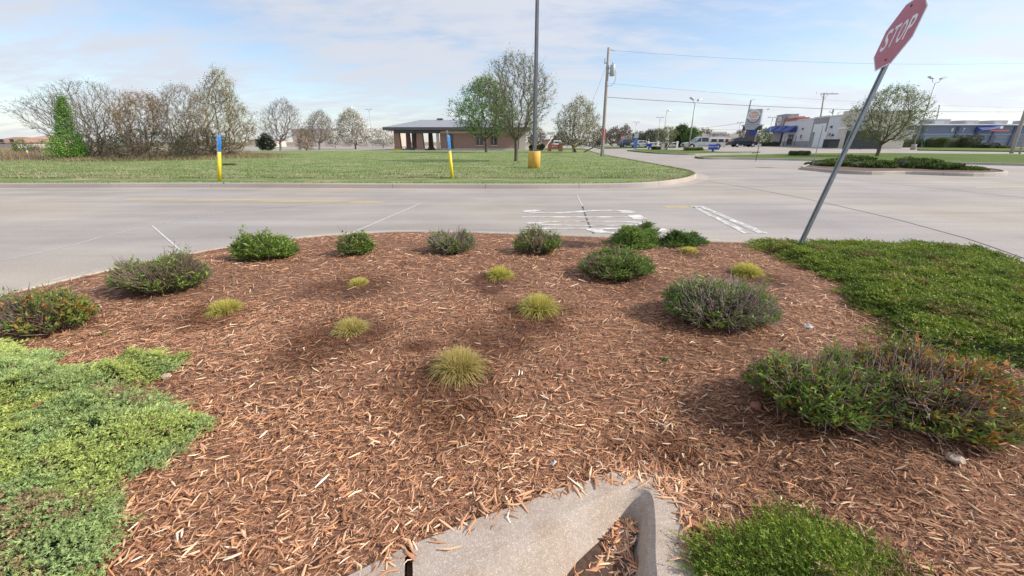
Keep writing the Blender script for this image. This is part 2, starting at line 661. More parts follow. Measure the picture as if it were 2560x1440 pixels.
def np_mesh(name, verts, faces, m, colors=None, smooth=False):
    """faces: (n,3) or (n,4) int array, colours per vertex"""
    me = bpy.data.meshes.new(name)
    verts = np.ascontiguousarray(verts, np.float32)
    faces = np.ascontiguousarray(faces, np.int32)
    k = faces.shape[1]
    me.vertices.add(len(verts))
    me.vertices.foreach_set('co', verts.ravel())
    me.loops.add(faces.size)
    me.loops.foreach_set('vertex_index', faces.ravel())
    me.polygons.add(len(faces))
    me.polygons.foreach_set('loop_start', np.arange(len(faces), dtype=np.int32) * k)
    if smooth:
        me.polygons.foreach_set('use_smooth', np.ones(len(faces), bool))
    me.update(calc_edges=True)
    if colors is not None:
        a = me.attributes.new('Col', 'FLOAT_COLOR', 'POINT')
        c = np.ones((len(verts), 4), np.float32)
        c[:, :3] = colors
        a.data.foreach_set('color', c.ravel())
    me.materials.append(M[m] if isinstance(m, str) else m)
    return me


def text_mesh(body, size, m, extrude=0.0, sx=1.0, align='CENTER', bold=0.0):
    cu_ = bpy.data.curves.new('txt', 'FONT')
    cu_.body = body
    cu_.size = size
    cu_.extrude = extrude
    cu_.offset = bold
    cu_.align_x = align
    cu_.align_y = 'CENTER'
    cu_.resolution_u = 3
    o = bpy.data.objects.new('txt', cu_)
    COL.objects.link(o)
    bpy.context.view_layer.update()
    me = bpy.data.meshes.new_from_object(o)
    bpy.data.objects.remove(o)
    bpy.data.curves.remove(cu_)
    if sx != 1.0:
        for v in me.vertices:
            v.co.x *= sx
    me.materials.clear()
    me.materials.append(M[m] if isinstance(m, str) else m)
    return me


def poly_dist(x, y, poly, closed=True):
    x, y = np.asarray(x, float), np.asarray(y, float)
    best = np.full(np.broadcast(x, y).shape, 1e9)
    n = len(poly)
    for i in range(n if closed else n - 1):
        ax, ay = poly[i][:2]
        bx, by = poly[(i + 1) % n][:2]
        dx, dy = bx - ax, by - ay
        t = np.clip(((x - ax) * dx + (y - ay) * dy) / max(dx * dx + dy * dy, 1e-9), 0, 1)
        best = np.minimum(best, np.hypot(x - ax - t * dx, y - ay - t * dy))
    return best


def inside(x, y, poly):
    x, y = np.asarray(x, float), np.asarray(y, float)
    c = np.zeros(np.broadcast(x, y).shape, bool)
    n = len(poly)
    for i in range(n):
        ax, ay = poly[i][:2]
        bx, by = poly[(i + 1) % n][:2]
        cond = ((ay > y) != (by > y))
        with np.errstate(divide='ignore', invalid='ignore'):
            xi = (bx - ax) * (y - ay) / (by - ay + 1e-12) + ax
        c ^= cond & (x < xi)
    return c


def smooth_path(pts, n=6, closed=False):
    """Catmull-Rom"""
    P = [np.array(p, float) for p in pts]
    out = []
    m = len(P)
    for i in range(m if closed else m - 1):
        p0 = P[(i - 1) % m] if closed or i > 0 else P[0]
        p1, p2 = P[i], P[(i + 1) % m]
        p3 = P[(i + 2) % m] if closed or i + 2 < m else P[-1]
        for k in range(n):
            t = k / n
            out.append(0.5 * ((2 * p1) + (-p0 + p2) * t + (2 * p0 - 5 * p1 + 4 * p2 - p3) * t * t + (-p0 + 3 * p1 - 3 * p2 + p3) * t ** 3))
    if not closed:
        out.append(P[-1])
    return out


def resample(path, step):
    P = np.array([p[:2] for p in path])
    d = np.r_[0, np.cumsum(np.hypot(*np.diff(P, axis=0).T))]
    n = max(2, int(round(d[-1] / step)) + 1)
    s = np.linspace(0, d[-1], n)
    return np.c_[np.interp(s, d, P[:, 0]), np.interp(s, d, P[:, 1])]


# ------------------------------------------------------------------ ground heights
def gz(x, y):
    """paving: flat by the camera, a gentle rise towards the restaurant on the right"""
    return 0.48 * ss((np.asarray(x) - 14) / 26.0) * ss((np.asarray(y) - 32) / 38.0)


LZ = 0.13


def lawn_z(x, y):
    return gz(x, y) + LZ


def flat(z):
    return lambda x, y: z


# big sheet to the horizon
gv = []
xs = [-3500, -1200, -400, -150, -92, 145, 400, 1200, 3500]
ys = [-400, -60, -12, 175, 400, 1200, 4500]
gm = MB()
gm.add([(x, y, -0.12 if abs(x) < 1000 else -0.5) for y in ys for x in xs],
       [(j * len(xs) + i, j * len(xs) + i + 1, (j + 1) * len(xs) + i + 1, (j + 1) * len(xs) + i) for j in range(len(ys) - 1) for i in range(len(xs) - 1)])
tag(gm.build('ground', 'field'), kind='structure')

# paving sheet
px_ = np.arange(-92, 146, 2.0)
py_ = np.arange(-12, 176, 2.0)
gx, gy = np.meshgrid(px_, py_)
pv = np.c_[gx.ravel(), gy.ravel(), gz(gx, gy).ravel()]
nxp = len(px_)
ii, jj = np.meshgrid(np.arange(nxp - 1), np.arange(len(py_) - 1))
q = (jj * nxp + ii).ravel()
road = link('road', np_mesh('road', pv, np.c_[q, q + 1, q + 1 + nxp, q + nxp], 'road', smooth=True))
tag(road, kind='structure')


def strip(name, pts, w, m, parent, z=0.004, surf=gz, w2=None):
    """flat painted or sealed line along a path"""
    P = np.array([p[:2] for p in pts], float)
    vs, fs = [], []
    for i, p in enumerate(P):
        d = P[min(i + 1, len(P) - 1)] - P[max(i - 1, 0)]
        d /= max(np.hypot(*d), 1e-9)
        n = np.array([-d[1], d[0]])
        ww = w if w2 is None else w + (w2 - w) * i / (len(P) - 1)
        for sgn in (-1, 1):
            q_ = p + n * sgn * ww / 2
            vs.append((q_[0], q_[1], float(surf(q_[0], q_[1])) + z))
    for i in range(len(P) - 1):
        fs.append((2 * i, 2 * i + 1, 2 * i + 3, 2 * i + 2))
    return MB().add(vs, fs).build(name, m, parent)


def gp(pts, surf=gz):
    return [G(x, y, surf) for x, y in pts]


# joints in the paving
for pts, w, m in [
    ([(-200, 690), (0, 653), (150, 622), (250, 594)], 0.022, 'joint_light'),
    ([(250, 594), (380, 564), (480, 546), (560, 530)], 0.016, 'joint_light'),
    ([(380, 564), (450, 625)], 0.022, 'joint_light'),
    ([(880, 582), (960, 548), (1050, 509)], 0.028, 'joint_light'),
    ([(1443, 488), (1458, 520)], 0.02, 'joint_light'),
    ([(1456, 516), (1466, 545), (1474, 565), (1484, 584)], 0.030, 'joint_dark'),
    ([(1700, 443), (1850, 466), (2040, 502), (2240, 548), (2430, 600), (2600, 660)], 0.022, 'joint_dark'),
    ([(1830, 425), (2130, 449), (2350, 472), (2700, 510)], 0.02, 'joint_dark'),
    ([(-100, 770), (60, 718), (210, 680), (420, 640)], 0.018, 'joint_light'),
    ([(1000, 580), (1200, 584), (1450, 591), (1800, 600)], 0.02, 'joint_light'),
    ([(560, 530), (900, 503)], 0.012, 'joint_dark'),
    ([(1400, 476), (1700, 472)], 0.012, 'joint_dark'),
]:
    P = gp(pts)
    strip('joint', resample(P, 0.5), w, m, road)

# yellow centre line
yl = thing('lane_line', 'faded double yellow centre line painted on the concrete road', 'road marking', G(600, 500, gz))
o_ = np.array(yl.location)
for dy in (-0.085, 0.085):
    a, b = G(318, 498, gz), G(960, 506, gz)
    P = [np.array([a[0] + (b[0] - a[0]) * t, a[1] + (b[1] - a[1]) * t + dy, 0]) - np.array([o_[0], o_[1], 0]) for t in np.linspace(0, 1, 12)]
    strip('stripe', P, 0.09, 'paint_yellow', yl, surf=flat(0), z=0.004 + 0.001 * (dy > 0))
yl2 = thing('lane_line', 'short stub of yellow line ending at the white stop bar', 'road marking', G(1700, 517, gz))
a, b = G(1660, 517.5, gz), G(1735, 517.5, gz)
for k_, dy in enumerate((-0.08, 0.08)):
    strip('stripe', [np.array([a[0], a[1] + dy]) - np.array(yl2.location)[:2], np.array([b[0], b[1] + dy]) - np.array(yl2.location)[:2]], 0.09, 'paint_yellow', yl2, surf=flat(0))

# STOP on the paving, read by traffic driving +X
sw = thing('road_lettering', 'worn white word STOP painted on the concrete road', 'road marking', (0, 0, 0))
c0 = G(1466, 551, gz)
sw.location = (c0[0], c0[1], 0.0)
lx = [0.98, 0.34, -0.30, -0.94]
for k, ch in enumerate('STOP'):
    me = text_mesh(ch, 1.0, 'paint_white', 0.0, bold=-0.004)
    vs = np.array([v.co[:] for v in me.vertices])
    vs[:, 0] -= (vs[:, 0].min() + vs[:, 0].max()) / 2
    vs[:, 1] -= (vs[:, 1].min() + vs[:, 1].max()) / 2
    vs[:, 0] *= 0.46 / (vs[:, 0].max() - vs[:, 0].min())
    vs[:, 1] *= 2.42 / (vs[:, 1].max() - vs[:, 1].min())
    for v, c in zip(me.vertices, vs):
        v.co = (c[1], -c[0] + lx[k], 0.005)
    link('letter', me, sw)

# stop bar: two worn bands
sb = thing('stop_bar', 'worn white stop bar painted across the lane in two streaked bands', 'road marking', G(1820, 550, gz))
ob = np.array(sb.location)
for (p, q_, w) in [((1735, 517), (1870, 584), 0.12), ((1754, 516.5), (1908, 584), 0.14)]:
    a, b = G(*p, gz) - ob, G(*q_, gz) - ob
    strip('band', [a[:2] + (b - a)[:2] * t for t in np.linspace(0, 1, 14)], w, 'paint_bar', sb, surf=flat(0), w2=w * 1.15)
a, b = G(1722, 516.5, gz) - ob, G(1762, 516.5, gz) - ob
strip('band', [a, b], 0.10, 'paint_white', sb, surf=flat(0), z=0.007)
# faint stall lines far right
for p, q_, lb in [((2440, 470), (2700, 462), 'thin faded yellow stall line on the paving near the shrub island'),]:
    a, b = G(*p, gz), G(*q_, gz)
    o = thing('stall_line', lb, 'road marking', a)
    strip('stripe', [(0, 0), (b - a)[:2]], 0.10, 'paint_yellow', o, surf=flat(0))


# ------------------------------------------------------------------ kerbs
def kerb(name, path, h=0.15, w=0.17, seg=3.0, m='kerb', surf=gz, side=1, face=0.04, gutter=0.0):
    """kerb cast in lengths with open joints; path is the road-side foot of the face, side = which side the soil is on"""
    root = tag(thing(name, None, None), kind='structure')
    P = resample(path, 0.25)
    N = []
    for i in range(len(P)):
        d = P[min(i + 1, len(P) - 1)] - P[max(i - 1, 0)]
        d /= max(np.hypot(*d), 1e-9)
        N.append(np.array([-d[1], d[0]]) * side)
    per = max(2, int(seg / 0.25))
    prof = [(0.0, -0.10), (0.0, 0.0), (face * 0.8, h * 0.75), (face + 0.012, h - 0.012), (face + 0.03, h), (w - 0.01, h), (w, h - 0.01), (w, -0.1)]
    i = 0
    while i < len(P) - 1:
        j = min(i + per, len(P) - 1)
        vs, fs = [], []
        for k in range(i, j + 1):
            p = P[k].copy()
            if k == i:
                p = p + (P[k + 1] - P[k]) * 0.022
            if k == j:
                p = p - (P[k] - P[k - 1]) * 0.022
            g = float(surf(*p))
            for (a, z) in prof:
                qq = p + N[k] * a
                vs.append((qq[0], qq[1], z + g))
        n = len(prof)
        for r_ in range(j - i):
            for c in range(n - 1):
                fs.append((r_ * n + c, r_ * n + c + 1, (r_ + 1) * n + c + 1, (r_ + 1) * n + c))
        fs.append(tuple(range(n)))
        fs.append(tuple((j - i) * n + c for c in range(n))[::-1])
        MB().add(vs, fs).build('kerb_segment', m, root)
        i = j
    return root


# ---- big lawn across the road
lawn_front = [G(x, y, gz) for x, y in [(-900, 472), (-400, 471), (0, 470), (549, 469), (1000, 471), (1350, 472), (1560, 470), (1660, 464), (1720, 454), (1742, 444), (1728, 434), (1690, 426), (1640, 416), (1590, 406), (1545, 397), (1505, 389), (1478, 381), (1455, 376)]]
lawn_front = [p[:2] for p in smooth_path(lawn_front, 5)]
back = [(0.0, 69.0), (-8.0, 66.5), (-30, 66), (-42, 60), (-70, 54), (-92, 52)]
back0 = np.array(lawn_front[-1])
kerb('lawn_kerb', lawn_front, seg=3.05, side=1)
lf = resample(lawn_front, 0.5)
strip('gutter', [p - np.array(q_) * .24 for p, q_ in zip(lf, [(-(lf[min(i + 1, len(lf) - 1)] - lf[max(i - 1, 0)])[1] / np.hypot(*(lf[min(i + 1, len(lf) - 1)] - lf[max(i - 1, 0)])), (lf[min(i + 1, len(lf) - 1)] - lf[max(i - 1, 0)])[0] / np.hypot(*(lf[min(i + 1, len(lf) - 1)] - lf[max(i - 1, 0)]))) for i in range(len(lf))])], .46, 'gutter', road, z=.003)
nn = []
for i in range(len(lf)):
    d = lf[min(i + 1, len(lf) - 1)] - lf[max(i - 1, 0)]
    d /= np.hypot(*d)
    nn.append((-d[1], d[0]))
lawn_edge = lf + np.array(nn) * 0.16
lawn_poly = [tuple(p) for p in lawn_edge] + [(float(back0[0]) - 1.0, 69.5)] + back + [(-92, float(lf[0][1]) + 0.2)]


def slab(name, poly, top, m, bottom=-0.1, surf=gz):
    bm = bmesh.new()
    vs = [bm.verts.new((p[0], p[1], float(surf(p[0], p[1])) + top)) for p in poly]
    f = bm.faces.new(vs)
    ex = bmesh.ops.extrude_face_region(bm, geom=[f])
    for v in [g for g in ex['geom'] if isinstance(g, bmesh.types.BMVert)]:
        v.co.z += bottom - top
    bmesh.ops.triangulate(bm, faces=bm.faces)
    bmesh.ops.recalc_face_normals(bm, faces=bm.faces)
    me = bpy.data.meshes.new(name)
    bm.to_mesh(me)
    bm.free()
    me.materials.append(M[m])
    return tag(link(name, me), kind='structure')


slab('lawn', lawn_poly, LZ, 'lawn')
# pale path between the lawn and the bank
pth = [G(x, y, flat(LZ)) for x, y in [(640, 377), (900, 375), (1000, 375.5), (1100, 377.5), (1250, 380.5), (1400, 382), (1500, 383.5)]]
pw = thing('path', None, None)
tag(pw, kind='structure')
strip('path_surface', resample([p[:2] for p in pth], 2.0), 1.3, 'kerb', pw, surf=flat(LZ), z=0.012)

# dry field at the left, with a rough edge
fe = [(-92, 27.5), (-60, 27), (-44, 26.2), (-38.5, 28), (-34, 30.5), (-29, 34.5), (-25, 37), (-27, 44), (-36, 52), (-60, 60), (-92, 66), (-150, 90), (-400, 200), (-400, 10), (-150, 24)]
slab('dry_field', fe, LZ + 0.02, 'field', surf=flat(0))

# ---- green strip beyond the road, right
st_f = [G(x, y, gz) for x, y in [(1738, 394.5), (1760, 398), (1850, 399), (1960, 401), (2150, 405), (2400, 411), (2700, 418)]]
st_b = [G(x, y, gz) for x, y in [(2700, 390), (2400, 387.5), (2200, 385.5), (2000, 386.5), (1900, 389), (1780, 391.5)]]
sf = [p[:2] for p in smooth_path(st_f, 4)]
kerb('verge_kerb', sf, seg=3.0, side=1)
sp_ = [p + np.array([0, 0.14]) for p in sf] + [p[:2] for p in st_b]
slab('verge', [tuple(p[:2]) for p in sp_], LZ, 'verge')
# grass island beside the far drive
is_f = [G(x, y, gz) for x, y in [(1568, 377.5), (1600, 381), (1650, 385), (1720, 387.5), (1790, 386.5), (1880, 385)]]
is_b = [G(x, y, gz) for x, y in [(1900, 381.8), (1800, 381.5), (1750, 377.5), (1690, 376.5), (1640, 375.5), (1590, 375)]]
sfi = [p[:2] for p in smooth_path(is_f, 4)]
kerb('grass_island_kerb', sfi, seg=3.0, side=1)
slab('grass_island', [tuple(p + np.array([0, 0.14])) for p in sfi] + [tuple(p[:2]) for p in is_b], LZ, 'verge')
# grass beyond the side road
slab('far_grass', [tuple(G(x, y, gz)[:2]) for x, y in [(1500, 372), (1560, 371), (1640, 369.5), (1700, 368.5), (1700, 366.5), (1600, 367), (1480, 368)]], LZ, 'verge')
slab('hedge_lawn', [tuple(G(x, y, gz)[:2]) for x, y in [(2295, 376.5), (2450, 379), (2620, 381), (2620, 371), (2295, 370)]], LZ, 'verge')
slab('bank_lawn', [tuple(G(x, y, gz)[:2]) for x, y in [(1320, 379), (1405, 380), (1450, 379.5), (1475, 376), (1455, 371.5), (1330, 371.5)]], LZ - 0.02, 'verge')

# ---- mulch bed
bed_far_px = [(-420, 880), (-150, 782), (0, 737), (140, 703), (300, 668), (480, 631), (700, 598), (870, 584), (1000, 578), (1200, 581), (1400, 588), (1560, 594), (1760, 602), (1900, 606), (2150, 612), (2380, 616), (2470, 632), (2560, 661), (2680, 708)]
bed_far = [G(x, y, flat(0.15))[:2] for x, y in bed_far_px]
bed_far = smooth_path(bed_far, 5)
bed_far = [np.array([-5.6, 0.6]), np.array([-5.75, 1.6])] + list(bed_far) + [np.array([7.5, 3.2]), np.array([7.9, 1.8]), np.array([7.9, 0.0])]
bed_far = smooth_path([p for p in resample(bed_far, 0.5)], 3)
# near kerb: outer (soil side) and inner (gutter side) lines, a sharp inside corner
K_OUT = [(-2.6, -0.75), (-1.7, 0.0), (-1.05, 0.48), (-0.62, 0.755), (-0.335, 0.91), (0.0, 1.06), (0.272, 1.165), (0.43, 1.215), (0.545, 1.225), (0.63, 1.19), (0.655, 1.13), (0.63, 1.0), (0.565, 0.806), (0.47, 0.4), (0.40, 0.0), (0.37, -0.9)]
K_IN = [(-2.45, -1.05), (-1.5, -0.35), (-0.95, 0.06), (-0.50, 0.40), (-0.275, 0.55), (0.07, 0.755), (0.235, 0.905), (0.345, 1.0), (0.41, 1.055), (0.43, 1.06), (0.42, 1.02), (0.39, 0.94), (0.35, 0.80), (0.285, 0.4), (0.25, 0.0), (0.22, -0.9)]
bed_poly = [tuple(p) for p in bed_far] + [(7.9, -1.2), (0.37, -1.2)] + [tuple(p) for p in K_OUT[::-1]] + [(-2.9, -1.2), (-5.6, -1.2)]


def bed_z(x, y):
    x, y = np.asarray(x, float), np.asarray(y, float)
    d = poly_dist(x, y, bed_poly)
    z = 0.135 + 0.09 * ss(d / 1.1) + 0.03 * (fbm(x * 1.3 + 40, y * 1.3) - 0.5) * ss(d / 0.5)
    return z


def bed_zs(x, y):
    return float(bed_z(x, y))


# far kerb of the bed: path = soil side reversed so that the face looks at the road
bf = resample(bed_far, 0.2)
nrm = []
for i in range(len(bf)):
    d = bf[min(i + 1, len(bf) - 1)] - bf[max(i - 1, 0)]
    d /= np.hypot(*d)
    nrm.append((-d[1], d[0]))
bfo = bf + np.array(nrm) * 0.16           # foot of the face on the road side
kerb('bed_kerb', [p for p in bfo], seg=3.0, side=-1, w=0.17)


# near kerb, lofted
def near_kerb():
    root = tag(thing('near_kerb', None, None), kind='structure')
    O = np.array(smooth_path(K_OUT, 4))
    Ii = np.array(smooth_path(K_IN, 4))
    nl = len(O)
    fr = np.array([-0.02, 0.0, 0.03, 0.12, 0.3, 0.45, 0.55, 0.65, 0.75, 0.85, 0.95, 1.0, 1.0])
    ap = int(np.argmax(O[:, 1]))
    # joint between two castings
    jo = int(np.argmin(np.abs(O[:, 0] + 0.335)))
    rows = []
    for i in range(nl):
        a = ss((i - ap - 1) / 9.0)          # the right arm has a steeper face
        t0 = 0.46 + 0.10 * a
        t1 = 1.0 - 0.1 * a
        r_ = []
        for k, f in enumerate(fr):
            p = O[i] * (1 - f) + Ii[i] * f
            if k < 4:
                p = p + (np.array([vnoise(O[i][0] * 14 + 3, O[i][1] * 14), vnoise(O[i][0] * 14, O[i][1] * 14 + 9)]) - .5) * .022
            z = 0.152 - (0.105 + .035 * a) * float(ss((f - t0) / (t1 - t0)))
            if k == 0:
                z = -0.1
            elif k == 1:
                z = 0.142
            elif k == len(fr) - 1:
                z = -0.1
            z += 0.004 * (vnoise(p[0] * 9, p[1] * 9) - 0.5) if 0 < k < len(fr) - 1 else 0
            r_.append((p[0], p[1], float(z)))
        rows.append(r_)

    def seg(i0, i1, shift0=0.0, shift1=0.0):
        vs, fs = [], []
        n = len(fr)
        for i in range(i0, i1 + 1):
            for p in rows[i]:
                p = list(p)
                if i == i0 and shift0:
                    q_ = rows[i + 1][0]
                    d = np.array(O[i + 1]) - np.array(O[i])
                    d /= np.hypot(*d)
                    p[0] += d[0] * shift0
                    p[1] += d[1] * shift0
                if i == i1 and shift1:
                    d = np.array(O[i]) - np.array(O[i - 1])
                    d /= np.hypot(*d)
                    p[0] -= d[0] * shift1
                    p[1] -= d[1] * shift1
                vs.append(p)
        for r_ in range(i1 - i0):
            for c in range(n - 1):
                fs.append((r_ * n + c, r_ * n + c + 1, (r_ + 1) * n + c + 1, (r_ + 1) * n + c))
        fs.append(tuple(range(n)))
        fs.append(tuple((i1 - i0) * n + c for c in range(n))[::-1])
        MB().add(vs, fs).build('kerb_segment', 'kerb_near', root, smooth=False)
    a0, b0 = O[jo], Ii[jo]
    MB().add([(a0[0] - .014, a0[1], .125), (a0[0] + .014, a0[1], .125), (b0[0] + .014, b0[1], .03), (b0[0] - .014, b0[1], .03)], [(0, 1, 2, 3)]).build('joint_fill', 'joint_soil', root)
    seg(0, jo, 0, 0.013)
    seg(jo, nl - 1, 0.013, 0)
    return root


M['joint_soil'] = mat('joint_soil', (.22, .13, .08), .95, .5, 70, bump=.8)
near_kerb()
# packed debris in the gutter pocket
gd_ = [(.445, 1.085, .05), (.415, 1.07, .055), (.22, .915, .055), (.05, .775, .045), (-.10, .62, .03), (.0, .45, .006), (.20, .30, .006), (.30, .4, .02), (.37, .8, .05), (.41, .95, .055)]
tag(MB().add(gd_ + [(.30, .86, .06)], [(i, (i + 1) % 10, 10) for i in range(10)]).build('gutter_debris', mat('packed_debris', (.13, .075, .05), .95, .45, 60, bump=.8), road), kind='stuff')

# ------------------------------------------------------------------ planting data (pixels of the photograph, bases on the bed)
GRASS = [  # base px, py, width px, height px, tint, label
    (547, 787, 92, 52, 0.8, 'yellow green grass tuft nearest the long brown twig shrub by the left kerb'),
    (890, 716, 66, 28, 0.8, 'flattened small pale grass tuft between the two small round bed shrubs'),
    (866, 838, 98, 56, 0.4, 'straw coloured grass tuft with stiff blades in open dark mulch'),
    (1142, 946, 140, 98, 0.35, 'largest straw and green grass tuft standing in dark wet mulch'),
    (1249, 697, 72, 44, 1.0, 'round bright yellow green grass tuft with dark soil patch before it'),
    (1348, 787, 108, 76, 0.75, 'tall domed yellow grass tuft with golden base stems'),
    (1730, 634, 62, 24, 0.9, 'low yellow grass tuft beside the small juniper by the kerb'),
    (1880, 691, 90, 46, 1.0, 'bright lime grass tuft between the stop sign and twiggy shrub'),
]
SHRUB = [  # base px, py, width px, top px, twig share, green, orange, label
    (50, 852, 250, 728, 0.5, 0.95, 0.25, 'rusty green shrub at the bed edge above pale green juniper'),
    (362, 745, 255, 640, 0.75, 0.75, 0.0, 'long shrub of brown twigs with fresh green sprouts by the kerb'),
    (640, 655, 180, 590, 0.15, 1.0, 0.0, 'dense bright green leafy shrub by the kerb'),
    (882, 641, 102, 588, 0.35, 0.85, 0.0, 'small round dark green shrub by the kerb'),
    (1124, 637, 134, 580, 0.95, 0.55, 0.0, 'grey twiggy shrub with sparse leaves by the kerb'),
    (1346, 640, 132, 573, 0.6, 0.75, 0.0, 'upright olive green shrub by the kerb opposite the painted word'),
    (1552, 706, 218, 628, 0.45, 0.85, 0.0, 'wide dark green shrub in front of the small juniper'),
    (1835, 832, 330, 700, 0.95, 0.8, 0.02, 'broad purple twigged shrub with green tips beside lime grass tuft'),
    (2105, 1080, 400, 895, 0.6, 1.15, 0.10, 'dark leafy green shrub with grey stems beside the purple twigged shrub'),
    (2430, 1115, 600, 900, 0.65, 1.15, 0.55, 'orange tipped green shrub beside the large juniper mat'),
]
JUN_L = [(-260, 850), (-60, 850), (40, 862), (110, 880), (165, 876), (120, 908), (220, 925), (320, 905), (395, 880), (430, 884), (482, 868), (440, 915), (375, 950), (360, 975), (440, 985), (395, 1012), (470, 1030), (545, 1044), (500, 1085), (440, 1110), (420, 1145), (340, 1180), (300, 1235), (310, 1300), (300, 1360), (250, 1440), (200, 1520), (-420, 1520)]
JUN_R = [(1888, 604), (1985, 612), (2150, 614), (2330, 616), (2390, 616), (2470, 634), (2560, 664), (2700, 720), (3000, 850), (3000, 1010), (2560, 912), (2450, 885), (2340, 880), (2235, 852), (2200, 800), (2125, 742), (2085, 694), (2000, 662), (1945, 640), (1910, 622)]
JUN_S1 = [(1532, 598), (1580, 592), (1632, 590), (1650, 606), (1620, 620), (1560, 622)]
JUN_S2 = [(1652, 600), (1700, 602), (1752, 603), (1768, 606), (1735, 612), (1668, 614)]
JUN_B = [(1752, 1262), (1800, 1285), (1835, 1325), (1890, 1318), (1965, 1335), (2000, 1305), (2062, 1300), (2095, 1350), (2150, 1345), (2230, 1400), (2290, 1415), (2330, 1480), (2300, 1620), (1790, 1620), (1752, 1430), (1738, 1320)]


def world_poly(px, dz=0.03):
    return [tuple(G(x, y, lambda a, b: bed_zs(a, b) + dz)[:2]) for x, y in px]


PJ_L, PJ_R, PJ_S1, PJ_S2, PJ_B = (world_poly(p) for p in (JUN_L, JUN_R, JUN_S1, JUN_S2, JUN_B))
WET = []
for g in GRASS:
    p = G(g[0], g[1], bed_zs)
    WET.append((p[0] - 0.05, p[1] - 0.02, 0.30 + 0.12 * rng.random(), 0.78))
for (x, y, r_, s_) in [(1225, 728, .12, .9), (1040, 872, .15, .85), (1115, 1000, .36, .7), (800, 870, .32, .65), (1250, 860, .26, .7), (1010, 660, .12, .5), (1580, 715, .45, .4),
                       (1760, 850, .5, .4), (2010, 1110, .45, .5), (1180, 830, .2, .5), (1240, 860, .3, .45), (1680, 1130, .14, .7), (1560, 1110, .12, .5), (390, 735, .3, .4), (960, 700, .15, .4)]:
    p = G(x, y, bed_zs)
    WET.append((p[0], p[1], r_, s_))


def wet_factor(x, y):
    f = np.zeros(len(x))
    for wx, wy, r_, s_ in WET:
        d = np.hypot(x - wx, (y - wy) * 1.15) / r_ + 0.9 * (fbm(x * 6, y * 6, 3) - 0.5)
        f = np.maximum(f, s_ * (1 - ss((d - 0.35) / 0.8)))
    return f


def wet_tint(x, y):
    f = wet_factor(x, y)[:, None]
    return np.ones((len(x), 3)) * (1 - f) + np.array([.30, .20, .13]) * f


# surface grid
cell = 0.065
bx = np.arange(-5.9, 8.1, cell)
by = np.arange(-1.2, 7.0, cell)
X, Y = np.meshgrid(bx, by)
Zb = bed_z(X, Y) + 0.018 * (fbm(X * 9, Y * 9, 3) - 0.5)
ok = inside(X, Y, bed_poly) | (poly_dist(X, Y, bed_poly) < 0.075)
nb = len(bx)
I, J = np.meshgrid(np.arange(nb - 1), np.arange(len(by) - 1))
q = (J * nb + I).ravel()
okf = ok.ravel()
keep = okf[q] & okf[q + 1] & okf[q + nb] & okf[q + nb + 1]
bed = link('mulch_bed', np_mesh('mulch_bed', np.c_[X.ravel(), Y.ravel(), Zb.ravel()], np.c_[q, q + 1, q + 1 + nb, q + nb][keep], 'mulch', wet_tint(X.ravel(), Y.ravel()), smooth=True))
tag(bed, kind='structure')

# ------------------------------------------------------------------ mulch chips
CHIP_PAL = np.array([[.31, .145, .078], [.42, .215, .122], [.54, .315, .185], [.64, .44, .28], [.15, .064, .034], [.78, .64, .48], [.48, .235, .105]])
CHIP_P = np.array([.26, .26, .18, .09, .13, .022, .07])
CHIP_P /= CHIP_P.sum()


def chip_verts(cx, cy, cz, L, W, yaw, pitch, bend, roll):
    """each chip: three sections of (left, ridge, right)"""
    n = len(cx)
    s = np.array([-0.5, 0.0, 0.5])
    wf = np.array([0.55, 1.0, 0.45])
    V = np.zeros((n, 3, 3, 3))
    ca, sa = np.cos(yaw), np.sin(yaw)
    for k in range(3):
        lx_ = s[k] * L
        oz = lx_ * np.sin(pitch) + (bend * (1 - (2 * s[k]) ** 2))
        for c, (u, h) in enumerate(((-0.5, 0.0), (0.05, 0.45), (0.5, 0.0))):
            wy = u * W * wf[k]
            wz = h * W * wf[k] + wy * np.sin(roll)
            off = bend * 1.5 * (1 - (2 * s[k]) ** 2)
            V[:, k, c, 0] = cx + lx_ * ca - (wy + off) * sa
            V[:, k, c, 1] = cy + lx_ * sa + (wy + off) * ca
            V[:, k, c, 2] = cz + oz + wz
    return V.reshape(n * 9, 3)


CF = np.array([[0, 1, 4, 3], [1, 2, 5, 4], [3, 4, 7, 6], [4, 5, 8, 7]])


def chip_colors(x, y):
    n = len(x)
    c = CHIP_PAL[rng.choice(len(CHIP_P), n, p=CHIP_P)] * (0.75 + 0.5 * rng.random((n, 1)))
    big = fbm(x * 0.9 + 3, y * 0.9 + 8, 3)
    c = c * (0.80 + 0.66 * big)[:, None]
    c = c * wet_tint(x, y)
    return c


def scatter(n, x0, x1, y0, y1):
    x = rng.uniform(x0, x1, n)
    y = rng.uniform(y0, y1, n)
    k = inside(x, y, bed_poly) & (poly_dist(x, y, bed_poly) > 0.01)
    for pj in (PJ_L, PJ_R, PJ_B):
        k &= ~(inside(x, y, pj) & (poly_dist(x, y, pj) > 0.12))
    # only what the camera or a step to the side could see
    k &= (np.abs(x) < 1.75 * y + 1.3) & (y > 0.35)
    return x[k], y[k]


